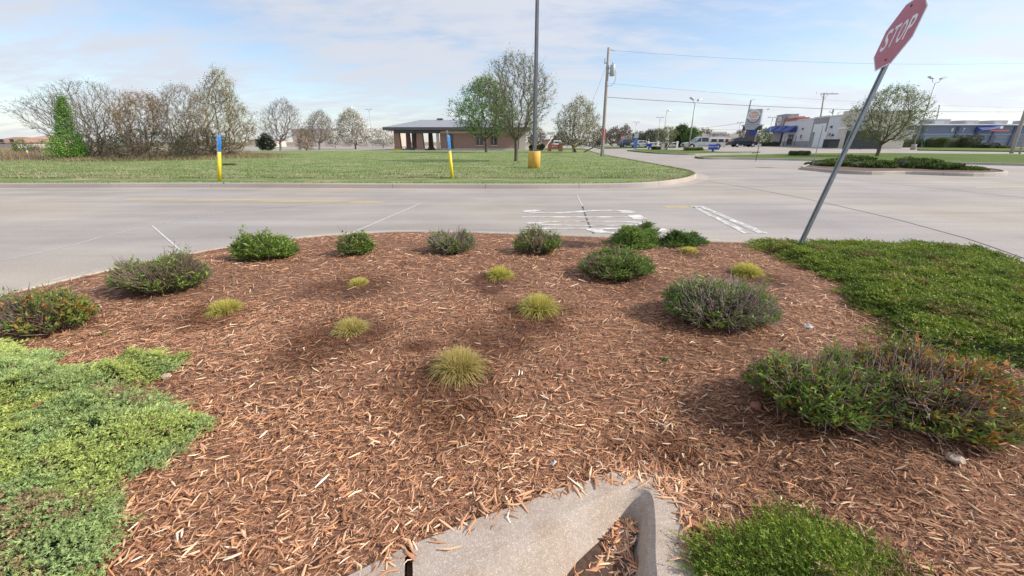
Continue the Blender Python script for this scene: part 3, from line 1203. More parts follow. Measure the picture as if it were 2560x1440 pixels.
cx, cy = [], []
for n, y0, y1, x0, x1 in [(130000, 0.35, 1.6, -2.0, 2.8), (108000, 1.6, 2.8, -4.2, 4.8), (54000, 2.8, 4.4, -5.8, 6.0), (34000, 4.4, 6.7, -5.5, 7.5)]:
    a, b = scatter(n, x0, x1, y0, y1)
    cx.append(a)
    cy.append(b)
cx, cy = np.concatenate(cx), np.concatenate(cy)
n = len(cx)
far_f = 1 + 0.50 * ss((cy - 1.2) / 4)
L_ = np.clip(rng.lognormal(-4.25, 0.62, n), 0.005, 0.070) * far_f * (.90 + .14 * ss((cy - 1) / 1.2))
W_ = np.clip(L_ * rng.uniform(0.06, 0.22, n), 0.0018, 0.0085) * far_f
yaw = rng.uniform(0, 2 * math.pi, n) * .6 + 5.0 * fbm(cx * 1.7, cy * 1.7, 2)
pit = rng.normal(0, 0.16, n)
rol = rng.normal(0, 0.3, n)
bend = rng.normal(0, 0.035, n) * L_
cz = bed_z(cx, cy) + 0.018 * (fbm(cx * 9, cy * 9, 3) - 0.5) + rng.uniform(-0.002, 0.016, n) + np.abs(np.sin(pit)) * L_ * 0.35
cv_ = chip_verts(cx, cy, cz, L_, W_, yaw, pit, bend, rol)
ccl = np.repeat(chip_colors(cx, cy), 9, axis=0)
ccl *= rng.uniform(0.85, 1.15, (len(ccl), 1))
near_c = (cy < 1.9) & (L_ > 0.028)
flat_c = ((cy > 2.3) & (L_ < 0.035)) | (L_ < 0.013)
i9 = np.arange(n) * 9
cf = np.concatenate([(CF[None] + i9[near_c][:, None, None]).reshape(-1, 4), (np.array([[0, 1, 7, 6], [1, 2, 8, 7]])[None] + i9[~near_c & ~flat_c][:, None, None]).reshape(-1, 4), (np.array([[0, 2, 8, 6]])[None] + i9[flat_c][:, None, None]).reshape(-1, 4)])
tag(link('wood_chip_mulch', np_mesh('wood_chip_mulch', cv_, cf, 'chip', ccl), bed), kind='stuff')

# the largest chips, each its own piece
protos = []
for k in range(10):
    Lc, Wc = (0.045 + 0.05 * rng.random(), 0.0045 + 0.0055 * rng.random()) if k % 4 else (0.035 + 0.03 * rng.random(), 0.012 + 0.010 * rng.random())
    v = chip_verts(np.zeros(1), np.zeros(1), np.zeros(1), np.array([Lc]), np.array([Wc]), np.zeros(1), np.zeros(1), np.array([rng.normal(0, 0.05) * Lc]), np.array([0.0]))
    col = CHIP_PAL[[0, 1, 2, 3, 1, 2, 5, 3, 0, 6][k]] * rng.uniform(0.9, 1.15)
    lo = v.copy()
    lo[:, 2] -= 0.004
    vv = np.r_[v, lo]
    ff = np.r_[CF, CF[:, ::-1] + 9, np.array([[0, 3, 12, 9], [3, 6, 15, 12], [2, 11, 14, 5], [5, 14, 17, 8]])]
    protos.append(np_mesh('wood_chip', vv, ff, 'chip', np.tile(col, (18, 1)) * rng.uniform(0.85, 1.1, (18, 1))))
bxs, bys = scatter(1800, -1.7, 2.4, 0.6, 2.5)
wsel = rng.random(len(bxs)) < np.clip(1.9 - bys * 0.7, 0.1, 1)
bxs, bys = bxs[wsel][:296], bys[wsel][:296]
for k in range(len(bxs)):
    o = link('wood_chip', protos[k % 10], bed)
    o.location = (bxs[k], bys[k], bed_zs(bxs[k], bys[k]) + 0.014 + 0.008 * rng.random())
    o.rotation_euler = (rng.normal(0, 0.15), rng.normal(0, 0.12), rng.uniform(0, 6.28))
    s_ = rng.uniform(0.55, 1.0)
    o.scale = (s_, s_, s_)

# shreds lying on the near kerb and in the gutter pocket
kx, ky, kz = [], [], []
OO, II_ = np.array(smooth_path(K_OUT, 4)), np.array(smooth_path(K_IN, 4))
for k in range(520):
    i = int(rng.integers(8, 48))
    f = abs(rng.normal(0, 0.07))
    if 28 < i < 42:
        f = abs(rng.normal(0, 0.16))
    p = OO[i] * (1 - f) + II_[i] * f
    kx.append(p[0] + rng.normal(0, .02)), ky.append(p[1] + rng.normal(0, .02)), kz.append(0.155)
for k in range(800):
    t_ = rng.random() ** 1.3
    p = np.array([0.425, 1.05]) * (1 - t_) + np.array([-0.06 + 0.42 * rng.random(), 0.60]) * t_ + rng.normal(0, 0.015, 2)
    kx.append(p[0]), ky.append(p[1]), kz.append(0.050 + 0.02 * rng.random() - .03 * t_)
kx, ky, kz = map(np.array, (kx, ky, kz))
n = len(kx)
L_ = np.clip(rng.lognormal(-3.3, 0.5, n), 0.012, 0.08)
v = chip_verts(kx, ky, kz, L_, np.clip(L_ * .14, .003, .010), rng.uniform(0, 6.28, n), rng.normal(0, .12, n), rng.normal(0, .07, n) * L_, rng.normal(0, .3, n))
tag(link('loose_wood_chips', np_mesh('loose_wood_chips', v, (CF[None] + (np.arange(n) * 9)[:, None, None]).reshape(-1, 4), 'chip', np.repeat(chip_colors(kx, ky), 9, axis=0)), bed), kind='stuff')
# grit in the gutter pocket
gmn = 1400
t_ = rng.random(gmn)
gxx = 0.42 * (1 - t_) + (-.06 + 0.42 * rng.random(gmn)) * t_
gyy = 1.03 * (1 - t_) + 0.6 * t_
tetra = np.array([[1, 0, 0], [-.5, .87, 0], [-.5, -.87, 0], [0, 0, 1.1]])
gsz = rng.uniform(0.002, 0.005, gmn)
V = (tetra[None] * gsz[:, None, None]) + np.c_[gxx, gyy, .058 - .02 * t_][:, None]
Fc = np.array([[0, 1, 3], [1, 2, 3], [2, 0, 3]])
tag(link('gutter_grit', np_mesh('gutter_grit', V.reshape(-1, 3), (Fc[None] + (np.arange(gmn) * 4)[:, None, None]).reshape(-1, 3), 'chip', np.repeat(rng.uniform(.25, .6, (gmn, 1)) * np.array([[1, .96, .93]]), 4, axis=0)), road), kind='stuff')


# ------------------------------------------------------------------ blades, leaves
def unit(v):
    return v / np.maximum(np.linalg.norm(v, axis=-1, keepdims=True), 1e-9)


def blades(base, dirs, length, width, droop, c0, c1, nseg=3):
    """curved tapering blades; returns verts, quads, colours"""
    n = len(base)
    side = unit(np.cross(dirs, rng.normal(0, 1, (n, 3))))
    P = []
    C = []
    for k in range(nseg + 1):
        t = k / nseg
        p = base + dirs * (length * t)[:, None]
        p[:, 2] -= droop * t * t
        w = (width * (1 - 0.85 * t) * 0.5)[:, None]
        P.append(p - side * w)
        P.append(p + side * w)
        c = c0 * (1 - t) + c1 * t
        C += [c, c]
    V = np.stack(P, 1)
    Cc = np.stack(C, 1)
    m_ = 2 * (nseg + 1)
    f = np.array([[2 * k, 2 * k + 1, 2 * k + 3, 2 * k + 2] for k in range(nseg)])
    F = (f[None] + (np.arange(n) * m_)[:, None, None]).reshape(-1, 4)
    return V.reshape(-1, 3), F, Cc.reshape(-1, 3)


def leaves(pos, dirs, length, width, col):
    """lens-shaped leaves folded along the midrib: 2 quads"""
    n = len(pos)
    side = unit(np.cross(dirs, rng.normal(0, 1, (n, 3))))
    nor = np.cross(side, dirs)
    L1, W1 = length[:, None], width[:, None]
    a = pos
    t = pos + dirs * L1
    m1 = pos + dirs * L1 * 0.45 + side * W1 * 0.5 + nor * W1 * 0.15
    m2 = pos + dirs * L1 * 0.45 - side * W1 * 0.5 + nor * W1 * 0.15
    V = np.stack([a, m1, t, m2], 1)
    F = np.arange(n * 4).reshape(n, 4)
    return V.reshape(-1, 3), F, np.repeat(col, 4, axis=0)


def merge(parts):
    V, F, C, o = [], [], [], 0
    for v, f, c in parts:
        V.append(v)
        F.append(f + o)
        C.append(c)
        o += len(v)
    return np.concatenate(V), np.concatenate(F), np.concatenate(C)


def mpp(p):
    """metres per photograph pixel at a world point"""
    d = p[1] * math.cos(PITCH) + (CAM_H - p[2]) * math.sin(PITCH)
    return d / FPX


# ---- grass tufts
for (px, py, w, h, tint, lab) in GRASS:
    b = G(px, py, bed_zs)
    s_ = mpp(b)
    Rr = w * s_ / 2 * .92
    b = b + np.array([0, Rr * 0.6, 0])
    b[2] = bed_zs(b[0], b[1]) - 0.005
    Hh = max(h * s_ * 0.66, 0.05)
    n = int(1200 + 1300 * min(1, Rr / 0.12))
    r0 = np.sqrt(rng.random(n)) * Rr * 0.50
    ph = rng.uniform(0, 2 * math.pi, n)
    base = np.c_[r0 * np.cos(ph), r0 * np.sin(ph), np.zeros(n)]
    tilt = (r0 / (Rr * 0.50)) * 0.70 + rng.normal(0, 0.46, n)
    ph2 = ph + rng.normal(0, 0.75, n)
    dirs = np.c_[np.sin(tilt) * np.cos(ph2), np.sin(tilt) * np.sin(ph2), np.abs(np.cos(tilt)) + 0.05]
    dirs = unit(dirs)
    ln = Hh * rng.uniform(0.65, 1.2, n) * (1 + 0.45 * np.abs(np.sin(tilt)))
    g0 = np.array([.20, .23, .05]) * tint + np.array([.28, .20, .09]) * (1 - tint)
    g1 = np.array([.86, .76, .20]) * tint + np.array([.76, .58, .30]) * (1 - tint)
    mixr = rng.random((n, 1))
    green = np.array([.34, .38, .075]) * tint + np.array([.30, .28, .10]) * (1 - tint)
    tip = g1 * (0.35 + 0.65 * mixr) + green * 0.75 * (1 - mixr)
    tip *= rng.uniform(.8, 1.2, (n, 1))
    bs_ = np.where(rng.random((n, 1)) < 0.25, np.array([[.34, .20, .06]]), g0[None]) * rng.uniform(.8, 1.2, (n, 1))
    v, f, c = blades(base, dirs, ln, np.full(n, 0.0024 + 0.0007 * b[1]), ln * (0.16 + 0.62 * np.abs(np.sin(tilt))), bs_, tip, 3)
    t_ = thing('ornamental_grass', lab, 'grass tuft', tuple(b), group='ornamental grass tufts in the mulch bed')
    link('blades', np_mesh('blades', v, f, 'blade', c), t_)
    # pale straw stubs at the foot
    n2 = 60
    ph = rng.uniform(0, 6.28, n2)
    base = np.c_[np.cos(ph) * Rr * .4, np.sin(ph) * Rr * .4, np.zeros(n2)]
    d2 = unit(np.c_[np.cos(ph), np.sin(ph), np.full(n2, 0.35)])
    v, f, c = blades(base, d2, rng.uniform(.4, .9, n2) * Hh, np.full(n2, .005), np.full(n2, 0.0) + .5 * Hh * .35, np.tile([[.40, .22, .07]], (n2, 1)), np.tile([[.45, .30, .14]], (n2, 1)), 2)
    link('dead_blades', np_mesh('dead_blades', v, f, 'blade', c), t_)


# ---- shrubs
def tri_sticks(a, b, r0, r1):
    """three-sided tapered sticks from a to b"""
    n = len(a)
    d = unit(b - a)
    ref = np.where(np.abs(d[:, 2:3]) > 0.9, np.array([[1., 0, 0]]), np.array([[0, 0, 1.]]))
    u = unit(np.cross(d, ref))
    w = np.cross(d, u)
    V = np.zeros((n, 6, 3))
    for k in range(3):
        t = 2 * math.pi * k / 3
        o = u * math.cos(t) + w * math.sin(t)
        V[:, k] = a + o * r0[:, None]
        V[:, 3 + k] = b + o * r1[:, None]
    f = np.array([[0, 1, 4, 3], [1, 2, 5, 4], [2, 0, 3, 5]])
    return V.reshape(-1, 3), (f[None] + (np.arange(n) * 6)[:, None, None]).reshape(-1, 4)


def tri_points(a, b, r0):
    """three-sided pointed twigs, as triangles written into quads' place by repeating the tip"""
    n = len(a)
    d = unit(b - a)
    ref = np.where(np.abs(d[:, 2:3]) > 0.9, np.array([[1., 0, 0]]), np.array([[0, 0, 1.]]))
    u = unit(np.cross(d, ref))
    w = np.cross(d, u)
    V = np.zeros((n, 4, 3))
    for k in range(3):
        t = 2 * math.pi * k / 3
        V[:, k] = a + (u * math.cos(t) + w * math.sin(t)) * r0[:, None]
    V[:, 3] = b
    f = np.array([[0, 1, 3], [1, 2, 3], [2, 0, 3]])
    return V.reshape(-1, 3), (f[None] + (np.arange(n) * 4)[:, None, None]).reshape(-1, 3)


def make_shrub(px, py, w, top, twig, green, orange, lab):
    b = G(px, py, bed_zs)
    s_ = mpp(b)
    Rx = w * s_ / 2 * 0.92
    Ry = min(Rx * 0.75, 0.42)
    b = b + np.array([0, Ry * 0.75, 0])
    b[2] = bed_zs(b[0], b[1])
    # height from the pixel of the top, seen at the crown's middle
    d = ray(px, top)
    t = b[1] / d[1]
    Hh = max(0.16, (CAM_H + d[2] * t) - b[2]) * 0.92
    n = int(260 + 900 * min(1.0, Rx * Ry / 0.16))
    # stems: from a small root area out to the dome
    th = rng.uniform(0, 6.28, n)
    rr = np.sqrt(rng.random(n))
    tipx, tipy = rr * np.cos(th) * Rx, rr * np.sin(th) * Ry
    lump = 0.50 + .92 * fbm(tipx / Rx * 2.2 + px, tipy / Ry * 2.2 + py, 2)
    tipz = Hh * np.sqrt(np.clip(1 - 0.80 * rr ** 3.4, 0.03, 1)) * lump * rng.uniform(0.58, 1.06, n) * np.where(rng.random(n) < .10, rng.uniform(1.1, 1.35, n), 1.0)
    tip = np.c_[tipx, tipy, tipz]
    root = np.c_[tipx * 0.42, tipy * 0.42, np.full(n, -0.02)]
    mid = root * 0.5 + tip * 0.5 + np.c_[rng.normal(0, .02, (n, 2)), rng.uniform(0, .03, n)]
    leafy_side = fbm(tipx / Rx * 1.6 + px * .37, tipy / Ry * 1.6 + 3, 2)
    t_ = thing('bed_shrub', lab, 'shrub', tuple(b), group='low shrubs in the mulch bed')
    # twigs
    sr = np.full(n, 0.0028)
    v1, f1 = tri_sticks(root, mid, sr, sr * .8)
    v2, f2 = tri_sticks(mid, tip, sr * .8, sr * .4)
    tw = int(n * 2.2 * twig)
    k = rng.integers(0, n, max(tw, 1))
    a = mid[k] * 0.6 + tip[k] * 0.4 + rng.normal(0, .008, (len(k), 3))
    e = a + unit((tip - mid)[k] + rng.normal(0, .35, (len(k), 3)) * np.linalg.norm((tip - mid)[k], axis=1)[:, None]) * rng.uniform(.05, .13, (len(k), 1))
    v3, f3 = tri_sticks(a, e, np.full(len(k), .0022), np.full(len(k), .0010))
    V = np.r_[v1, v2, v3]
    F = np.r_[f1, f2 + len(v1), f3 + len(v1) + len(v2)]
    tc_ = np.array([[.24, .165, .14]]) * (0.7 + 0.6 * rng.random((len(V), 1)))
    if twig > 0.8:
        tc_ = np.array([[.33, .25, .235]]) * (0.7 + 0.6 * rng.random((len(V), 1)))
    link('twigs', np_mesh('twigs', V, F, 'chip', tc_), t_)
    # leaves along stems and twig ends
    nl = int(n * (19 if twig < 0.5 else 14) * green)
    prob = np.clip((leafy_side - 0.32) * 3.0, 0.08, 1) if twig > 0.3 else np.ones(n)
    prob = prob + (rr > 0.75) * 0.3 * (tipz < 0.6 * Hh)
    k = rng.choice(n, nl, p=prob / prob.sum())
    u = rng.beta(2.6, 1.1, nl)
    pos = np.where((u < .5)[:, None], root[k] * (1 - 2 * u[:, None]) + mid[k] * 2 * u[:, None], mid[k] * (2 - 2 * u[:, None]) + tip[k] * (2 * u[:, None] - 1))
    pos = pos + rng.normal(0, 0.008, (nl, 3))
    dirs = unit(np.c_[rng.normal(0, 1, (nl, 2)) + tip[k][:, :2] / Rx * .6, rng.normal(0.75, .55, nl)])
    ll = rng.uniform(.018, .040, nl) * (1 + 0.10 * max(0, b[1] - 2))
    lw = ll * rng.uniform(.22, .38, nl)
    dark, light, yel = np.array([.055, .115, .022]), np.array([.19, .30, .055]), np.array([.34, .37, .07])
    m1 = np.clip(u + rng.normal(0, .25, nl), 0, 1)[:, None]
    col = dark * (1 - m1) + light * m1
    col = np.where(rng.random((nl, 1)) < .10, yel, col)
    side_f = ss((tip[k][:, 0] / Rx + 0.6) / 1.2) if px > 2300 or px < 100 else np.full(nl, .5)
    oc = np.array([[.50, .22, .045]]) * rng.uniform(.6, 1.2, (nl, 1))
    isor = rng.random(nl) < orange * 0.75 * (u > .55) * (0.4 + side_f)
    col = np.where(isor[:, None], oc, col)
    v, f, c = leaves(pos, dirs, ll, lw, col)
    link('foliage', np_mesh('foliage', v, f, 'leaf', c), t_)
    return t_


for s_ in SHRUB:
    make_shrub(*s_)


# ---- juniper mats
def sprig_proto(nside, leaf_l, leaf_w, seed):
    """one feathery branch tip along +X: narrow pointed needles set around it"""
    r_ = np.random.default_rng(seed)
    V, T = [], []
    for i in range(nside * 2):
        t = (i + 0.5) / (nside * 2)
        p = np.array([t, 0.10 * math.sin(t * 3 + seed), 0.12 * t * t])
        an = i * 2.4 + seed
        ln = leaf_l * (1 - 0.45 * t) * r_.uniform(.75, 1.25)
        d = np.array([0.7, math.cos(an) * r_.uniform(.6, 1.0), math.sin(an) * .7 + .35])
        d /= np.linalg.norm(d)
        s = np.cross(d, r_.normal(0, 1, 3))
        s /= np.linalg.norm(s)
        w = leaf_w * r_.uniform(.8, 1.3)
        V += [p - s * w, p + s * w, p + d * ln]
        T += [t * .5, t * .5, t * .5 + .5]
    return np.array(V), np.array(T)


def juniper(name, lab, poly, nspr, length, thick, cols, nside=7, ll=0.42, lw=0.07, flow=None, rag=0.10, gaps=0.0, br_len=.28, fill=.45):
    """creeping mat: long branches radiate through it, each set with feathery sprays, so the edge is ragged and gaps show"""
    xs_, ys_ = [p[0] for p in poly], [p[1] for p in poly]
    x0_, x1_, y0_, y1_ = min(xs_) - .15, max(xs_) + .15, max(min(ys_) - .15, .2), max(ys_) + .12

    def sd(x, y):
        d = poly_dist(x, y, poly)
        d = np.where(inside(x, y, poly), d, -d)
        d = d + rag * 2 * (fbm(x * 5.5 + 2, y * 5.5 + 9, 3) - .52)
        if gaps:
            d = np.minimum(d, (fbm(x * 4.2 + 13, y * 4.2 + 5, 2) - gaps) * .5)
        return d

    def hump(x, y, d):
        return thick * ss(d / 0.20 + .10) * (0.22 + .8 * fbm(x * 3.1 + 7, y * 3.1, 3) + 1.15 * np.maximum(fbm(x * 10 + 7, y * 10, 2) - .32, 0))

    def sample(n, margin):
        X_, Y_ = [], []
        for _ in range(400):
            x = rng.uniform(x0_, x1_, 3000)
            y = rng.uniform(y0_, y1_, 3000)
            k = (sd(x, y) > margin) & (np.abs(x) < 1.62 * y + 1.5) & (y > 0.25) & inside(x, y, bed_poly)
            X_ += list(x[k])
            Y_ += list(y[k])
            if len(X_) >= n:
                break
        return np.array(X_[:n]), np.array(Y_[:n])
    nf = int(nspr * fill)
    fx_, fy_ = sample(nf, .0)
    cxm, cym = float(np.mean(fx_)), float(np.mean(fy_))
    nf = len(fx_)
    per = 16
    nbr = int((nspr - nf) / per)
    bx0, by0 = sample(nbr, .01)
    nbr = len(bx0)
    ba = (np.arctan2(by0 - cym, bx0 - cxm) if flow is None else np.full(nbr, flow)) + rng.normal(0, .45, nbr)
    bl = br_len * rng.uniform(.55, 1.2, nbr)
    bx0, by0 = bx0 - np.cos(ba) * bl * .38, by0 - np.sin(ba) * bl * .38
    tt_ = np.tile((np.arange(per) + .5) / per, nbr)
    rep_ = np.repeat(np.arange(nbr), per)
    sgn = np.tile(np.array([-1, 1] * (per // 2)), nbr)
    cur = rng.normal(0, .35, nbr)[rep_] * tt_
    bx_ = bx0[rep_] + np.cos(ba[rep_] + cur) * bl[rep_] * tt_ * .8
    by_ = by0[rep_] + np.sin(ba[rep_] + cur) * bl[rep_] * tt_ * .8
    x = np.r_[fx_, bx_]
    y = np.r_[fy_, by_]
    d = np.maximum(sd(x, y), 0)
    nall = len(x)
    isb = np.r_[np.zeros(nf, bool), np.ones(len(bx_), bool)]
    z = bed_z(x, y) + hump(x, y, d) * np.where(isb, 1.02, rng.uniform(.72, 1.0, nall)) + 0.010 + np.r_[np.zeros(nf), .02 * np.sin(tt_ * 2.4)]
    yaw_ = np.r_[rng.uniform(0, 6.28, nf), ba[rep_] + cur + sgn * rng.uniform(.35, .85, len(rep_))]
    pit_ = np.r_[rng.uniform(.05, .8, nf), rng.uniform(.05, .45, len(rep_))] * (0.35 + 0.65 * ss(d / .12))
    sc = length * np.r_[rng.uniform(.6, 1.15, nf), (1.25 - .65 * tt_) * rng.uniform(.8, 1.2, len(rep_))]
    bt = np.r_[np.zeros(nf), np.full(len(rep_), .25) + .35 * tt_]
    t_ = thing(name, lab, 'juniper', (cxm, cym, bed_zs(cxm, cym)))
    o = np.array(t_.location)
    # dark woody layer under the sprays
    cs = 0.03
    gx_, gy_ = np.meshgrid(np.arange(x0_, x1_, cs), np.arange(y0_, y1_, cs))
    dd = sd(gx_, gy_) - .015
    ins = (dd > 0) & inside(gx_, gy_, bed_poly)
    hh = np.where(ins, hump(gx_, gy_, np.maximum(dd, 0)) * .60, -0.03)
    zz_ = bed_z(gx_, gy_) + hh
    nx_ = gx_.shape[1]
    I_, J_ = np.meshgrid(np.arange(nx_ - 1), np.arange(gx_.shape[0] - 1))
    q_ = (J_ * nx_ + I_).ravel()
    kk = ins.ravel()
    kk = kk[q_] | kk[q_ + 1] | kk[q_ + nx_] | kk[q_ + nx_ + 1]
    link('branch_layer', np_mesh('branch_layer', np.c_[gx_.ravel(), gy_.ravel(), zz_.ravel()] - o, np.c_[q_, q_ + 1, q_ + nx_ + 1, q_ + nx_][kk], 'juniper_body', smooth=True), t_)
    # sprays
    protos_ = [sprig_proto(nside, ll, lw, s) for s in range(5)]
    Vs, Fs, Cs, off = [], [], [], 0
    tone = fbm(x * 2.3 + 31, y * 2.3 + 11, 3)
    tone2 = fbm(x * 6.0 + 3, y * 6.0 + 61, 2)
    deadm = fbm(x * 3.3 + 91, y * 3.3 + 17, 3)
    lo, hi, alt, dead = cols
    for s, (pv_, pt_) in enumerate(protos_):
        k = np.arange(s, nall, 5)
        ca, sa, cp, sp2 = np.cos(yaw_[k]), np.sin(yaw_[k]), np.cos(pit_[k]), np.sin(pit_[k])
        rl = rng.normal(0, .5, len(k))
        vy = pv_[None, :, 1] * np.cos(rl)[:, None] - pv_[None, :, 2] * np.sin(rl)[:, None]
        vz = pv_[None, :, 1] * np.sin(rl)[:, None] + pv_[None, :, 2] * np.cos(rl)[:, None]
        vx = np.broadcast_to(pv_[None, :, 0], vy.shape)
        X2 = vx * cp[:, None] - vz * sp2[:, None]
        Z2 = vx * sp2[:, None] + vz * cp[:, None]
        V = np.stack([(X2 * ca[:, None] - vy * sa[:, None]) * sc[k][:, None] + x[k][:, None], (X2 * sa[:, None] + vy * ca[:, None]) * sc[k][:, None] + y[k][:, None], Z2 * sc[k][:, None] + z[k][:, None]], -1)
        f1 = ss((tone[k] - .36) / .3)[:, None, None]
        f2 = ss((tone2[k] - .48) / .25)[:, None, None]
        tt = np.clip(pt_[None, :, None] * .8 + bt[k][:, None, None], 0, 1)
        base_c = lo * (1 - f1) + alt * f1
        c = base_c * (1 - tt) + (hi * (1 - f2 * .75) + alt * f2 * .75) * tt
        dm = (rng.random(len(k)) < np.where(deadm[k] > .66, .45, .02))[:, None, None]
        c = np.where(dm, dead, c) * rng.uniform(.7, 1.25, (len(k), 1, 1))
        m_ = len(pt_)
        Vs.append(V.reshape(-1, 3))
        Cs.append(np.broadcast_to(c, V.shape).reshape(-1, 3))
        Fs.append(np.arange(len(k) * m_).reshape(-1, 3) + off)
        off += len(k) * m_
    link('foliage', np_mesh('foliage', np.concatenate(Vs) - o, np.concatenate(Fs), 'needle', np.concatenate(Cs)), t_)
    d = np.where(isb, 9.0, sd(x, y))
    # woody runners reaching past the edge
    for q_ in range(20):
        k = int(rng.choice(np.where(d < .06)[0]))
        a = np.array([x[k], y[k], z[k]])
        an = math.atan2(y[k] - cym, x[k] - cxm) + rng.normal(0, .5)
        pts = [a - o, a - o + np.array([math.cos(an) * .06, math.sin(an) * .06, .006]), a - o + np.array([math.cos(an) * .13, math.sin(an) * .13, .0])]
        MB().tube(pts, [.003, .0024, .0015], 4).build('runner', 'bark_tan', t_)
    return t_


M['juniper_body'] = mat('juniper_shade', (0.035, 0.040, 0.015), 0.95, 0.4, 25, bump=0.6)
A3 = np.array
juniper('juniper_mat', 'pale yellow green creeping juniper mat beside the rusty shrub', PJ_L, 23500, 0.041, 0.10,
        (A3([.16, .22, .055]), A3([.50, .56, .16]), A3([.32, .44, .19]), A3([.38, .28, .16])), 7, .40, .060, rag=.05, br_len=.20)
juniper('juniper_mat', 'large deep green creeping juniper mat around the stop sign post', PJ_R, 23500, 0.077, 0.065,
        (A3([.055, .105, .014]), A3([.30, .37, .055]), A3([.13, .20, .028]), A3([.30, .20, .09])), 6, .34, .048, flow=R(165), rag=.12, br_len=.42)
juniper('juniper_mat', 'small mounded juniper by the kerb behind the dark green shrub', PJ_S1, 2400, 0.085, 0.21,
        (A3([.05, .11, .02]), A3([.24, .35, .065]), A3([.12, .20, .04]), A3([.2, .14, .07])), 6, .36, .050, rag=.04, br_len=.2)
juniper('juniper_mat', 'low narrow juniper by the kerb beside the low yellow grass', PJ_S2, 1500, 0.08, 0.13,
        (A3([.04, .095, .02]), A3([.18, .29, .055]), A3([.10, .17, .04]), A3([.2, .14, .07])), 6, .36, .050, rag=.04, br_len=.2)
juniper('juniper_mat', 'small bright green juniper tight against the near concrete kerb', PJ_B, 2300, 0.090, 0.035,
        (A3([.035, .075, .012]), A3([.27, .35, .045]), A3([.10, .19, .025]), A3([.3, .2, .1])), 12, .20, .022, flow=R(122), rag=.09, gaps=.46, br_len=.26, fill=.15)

# weeds, stones, litter, a dry frond
for px, py, lab in [(1663, 905, 'tiny green weed sprouting in open mulch'), (905, 838, 'small weed seedling beside the straw grass tuft'), (262, 838, 'thin green weed sprig near the rusty shrub')]:
    b = G(px, py, bed_zs)
    if px == 905:
        continue
    n = 26
    d = unit(np.c_[rng.normal(0, 1, (n, 2)), rng.uniform(.15, .9, n)])
    v, f, c = leaves(np.tile([[0, 0, .015]], (n, 1)) + rng.normal(0, .005, (n, 3)) * [1, 1, .2], d, rng.uniform(.015, .03, n), rng.uniform(.006, .012, n), A3([[.17, .26, .06]]) * rng.uniform(.7, 1.2, (n, 1)))
    w_ = link('weed', np_mesh('weed', v, f, 'leaf', c))
    w_.location = b
    tag(w_, lab, 'weed')


def lump(name, px, py, r_, m, lab, cat, surf=bed_zs, squash=.6, dz=0.0, seed=1):
    b = G(px, py, surf)
    bm = bmesh.new()
    bmesh.ops.create_icosphere(bm, subdivisions=2, radius=r_)
    rr = random.Random(seed)
    for v in bm.verts:
        v.co *= rr.uniform(.78, 1.15)
        v.co.z *= squash
    me = bpy.data.meshes.new(name)
    bm.to_mesh(me)
    bm.free()
    me.materials.append(M[m])
    o = link(name, me)
    o.location = (b[0], b[1], b[2] + r_ * squash * .5 + dz)
    o.rotation_euler = (0, 0, rr.uniform(0, 6))
    return tag(o, lab, cat)


lump('stone', 2382, 1155, .028, 'stone', 'square tan stone in mulch before the orange tipped shrub', 'stone', seed=3, dz=.01)
lump('stone', 418, 948, .022, 'stone', 'rounded pale tan stone beside the pale green juniper', 'stone', seed=4, dz=.012)
lump('stone', 1888, 1022, .026, 'brick_red', 'rusty red stone at the foot of the dark leafy shrub', 'stone', seed=5, dz=.012)


def scrap(px, py, w, h, lab, cat, m='litter', dz=.08, seed=0):
    b = G(px, py, lambda x, y: bed_zs(x, y) + dz)
    r_ = np.random.default_rng(seed)
    n = 5
    gx_, gy_ = np.meshgrid(np.linspace(-w / 2, w / 2, n), np.linspace(-h / 2, h / 2, n))
    z_ = .25 * min(w, h) * r_.normal(0, 1, gx_.shape)
    gx_ = gx_ + r_.normal(0, w * .05, gx_.shape)
    q_ = np.array([[j * n + i, j * n + i + 1, (j + 1) * n + i + 1, (j + 1) * n + i] for j in range(n - 1) for i in range(n - 1)])
    o = link('litter_scrap', np_mesh('litter_scrap', np.c_[gx_.ravel(), gy_.ravel(), z_.ravel()], q_, m))
    o.modifiers.new('solid', 'SOLIDIFY').thickness = .001
    o.location = b
    o.rotation_euler = (.5, .2, seed)
    return tag(o, lab, cat)


scrap(2412, 774, .06, .03, 'crumpled white scrap lying high on the large juniper mat', 'litter', seed=1)
scrap(2285, 830, .075, .04, 'clear torn plastic scrap at the near edge of the juniper mat', 'litter', seed=2, dz=.07)
scrap(2425, 832, .05, .03, 'small white scrap low on the large juniper mat', 'litter', seed=3)
scrap(1384, 1158, .022, .014, 'tiny white paper bit lying on mulch near the kerb tip', 'litter', seed=4, dz=.03)
scrap(2022, 815, .05, .035, 'pale leaf scrap beside the purple twigged shrub', 'litter', seed=5, dz=.02)
# dry frond lying on the pale juniper
b = G(130, 1010, lambda x, y: bed_zs(x, y) + .12)
fr = thing('dry_frond', 'rust coloured dry frond lying on the pale green juniper', 'dead frond', tuple(b), R(58))
sp_pts = [(-.075 + .15 * t, .012 * math.sin(3 * t), .012 * math.sin(3 * t)) for t in np.linspace(0, 1, 7)]
MB().tube(sp_pts, [.003 - .002 * t for t in np.linspace(0, 1, 7)], 5).build('stem', 'bark_tan', fr)
n = 64
t_ = rng.uniform(0, .85, n)
pos = np.c_[-.075 + .15 * t_, .012 * np.sin(3 * t_), .012 * np.sin(3 * t_)]
dr = unit(np.c_[np.full(n, .6), rng.choice([-1, 1], n) * rng.uniform(.5, 1, n), rng.normal(.1, .25, n)])
v, f, c = leaves(pos, dr, .036 * (1 - .7 * t_), np.full(n, .007), A3([[.33, .155, .075]]) * rng.uniform(.7, 1.2, (n, 1)))
link('leaflets', np_mesh('leaflets', v, f, 'leaf', c), fr)


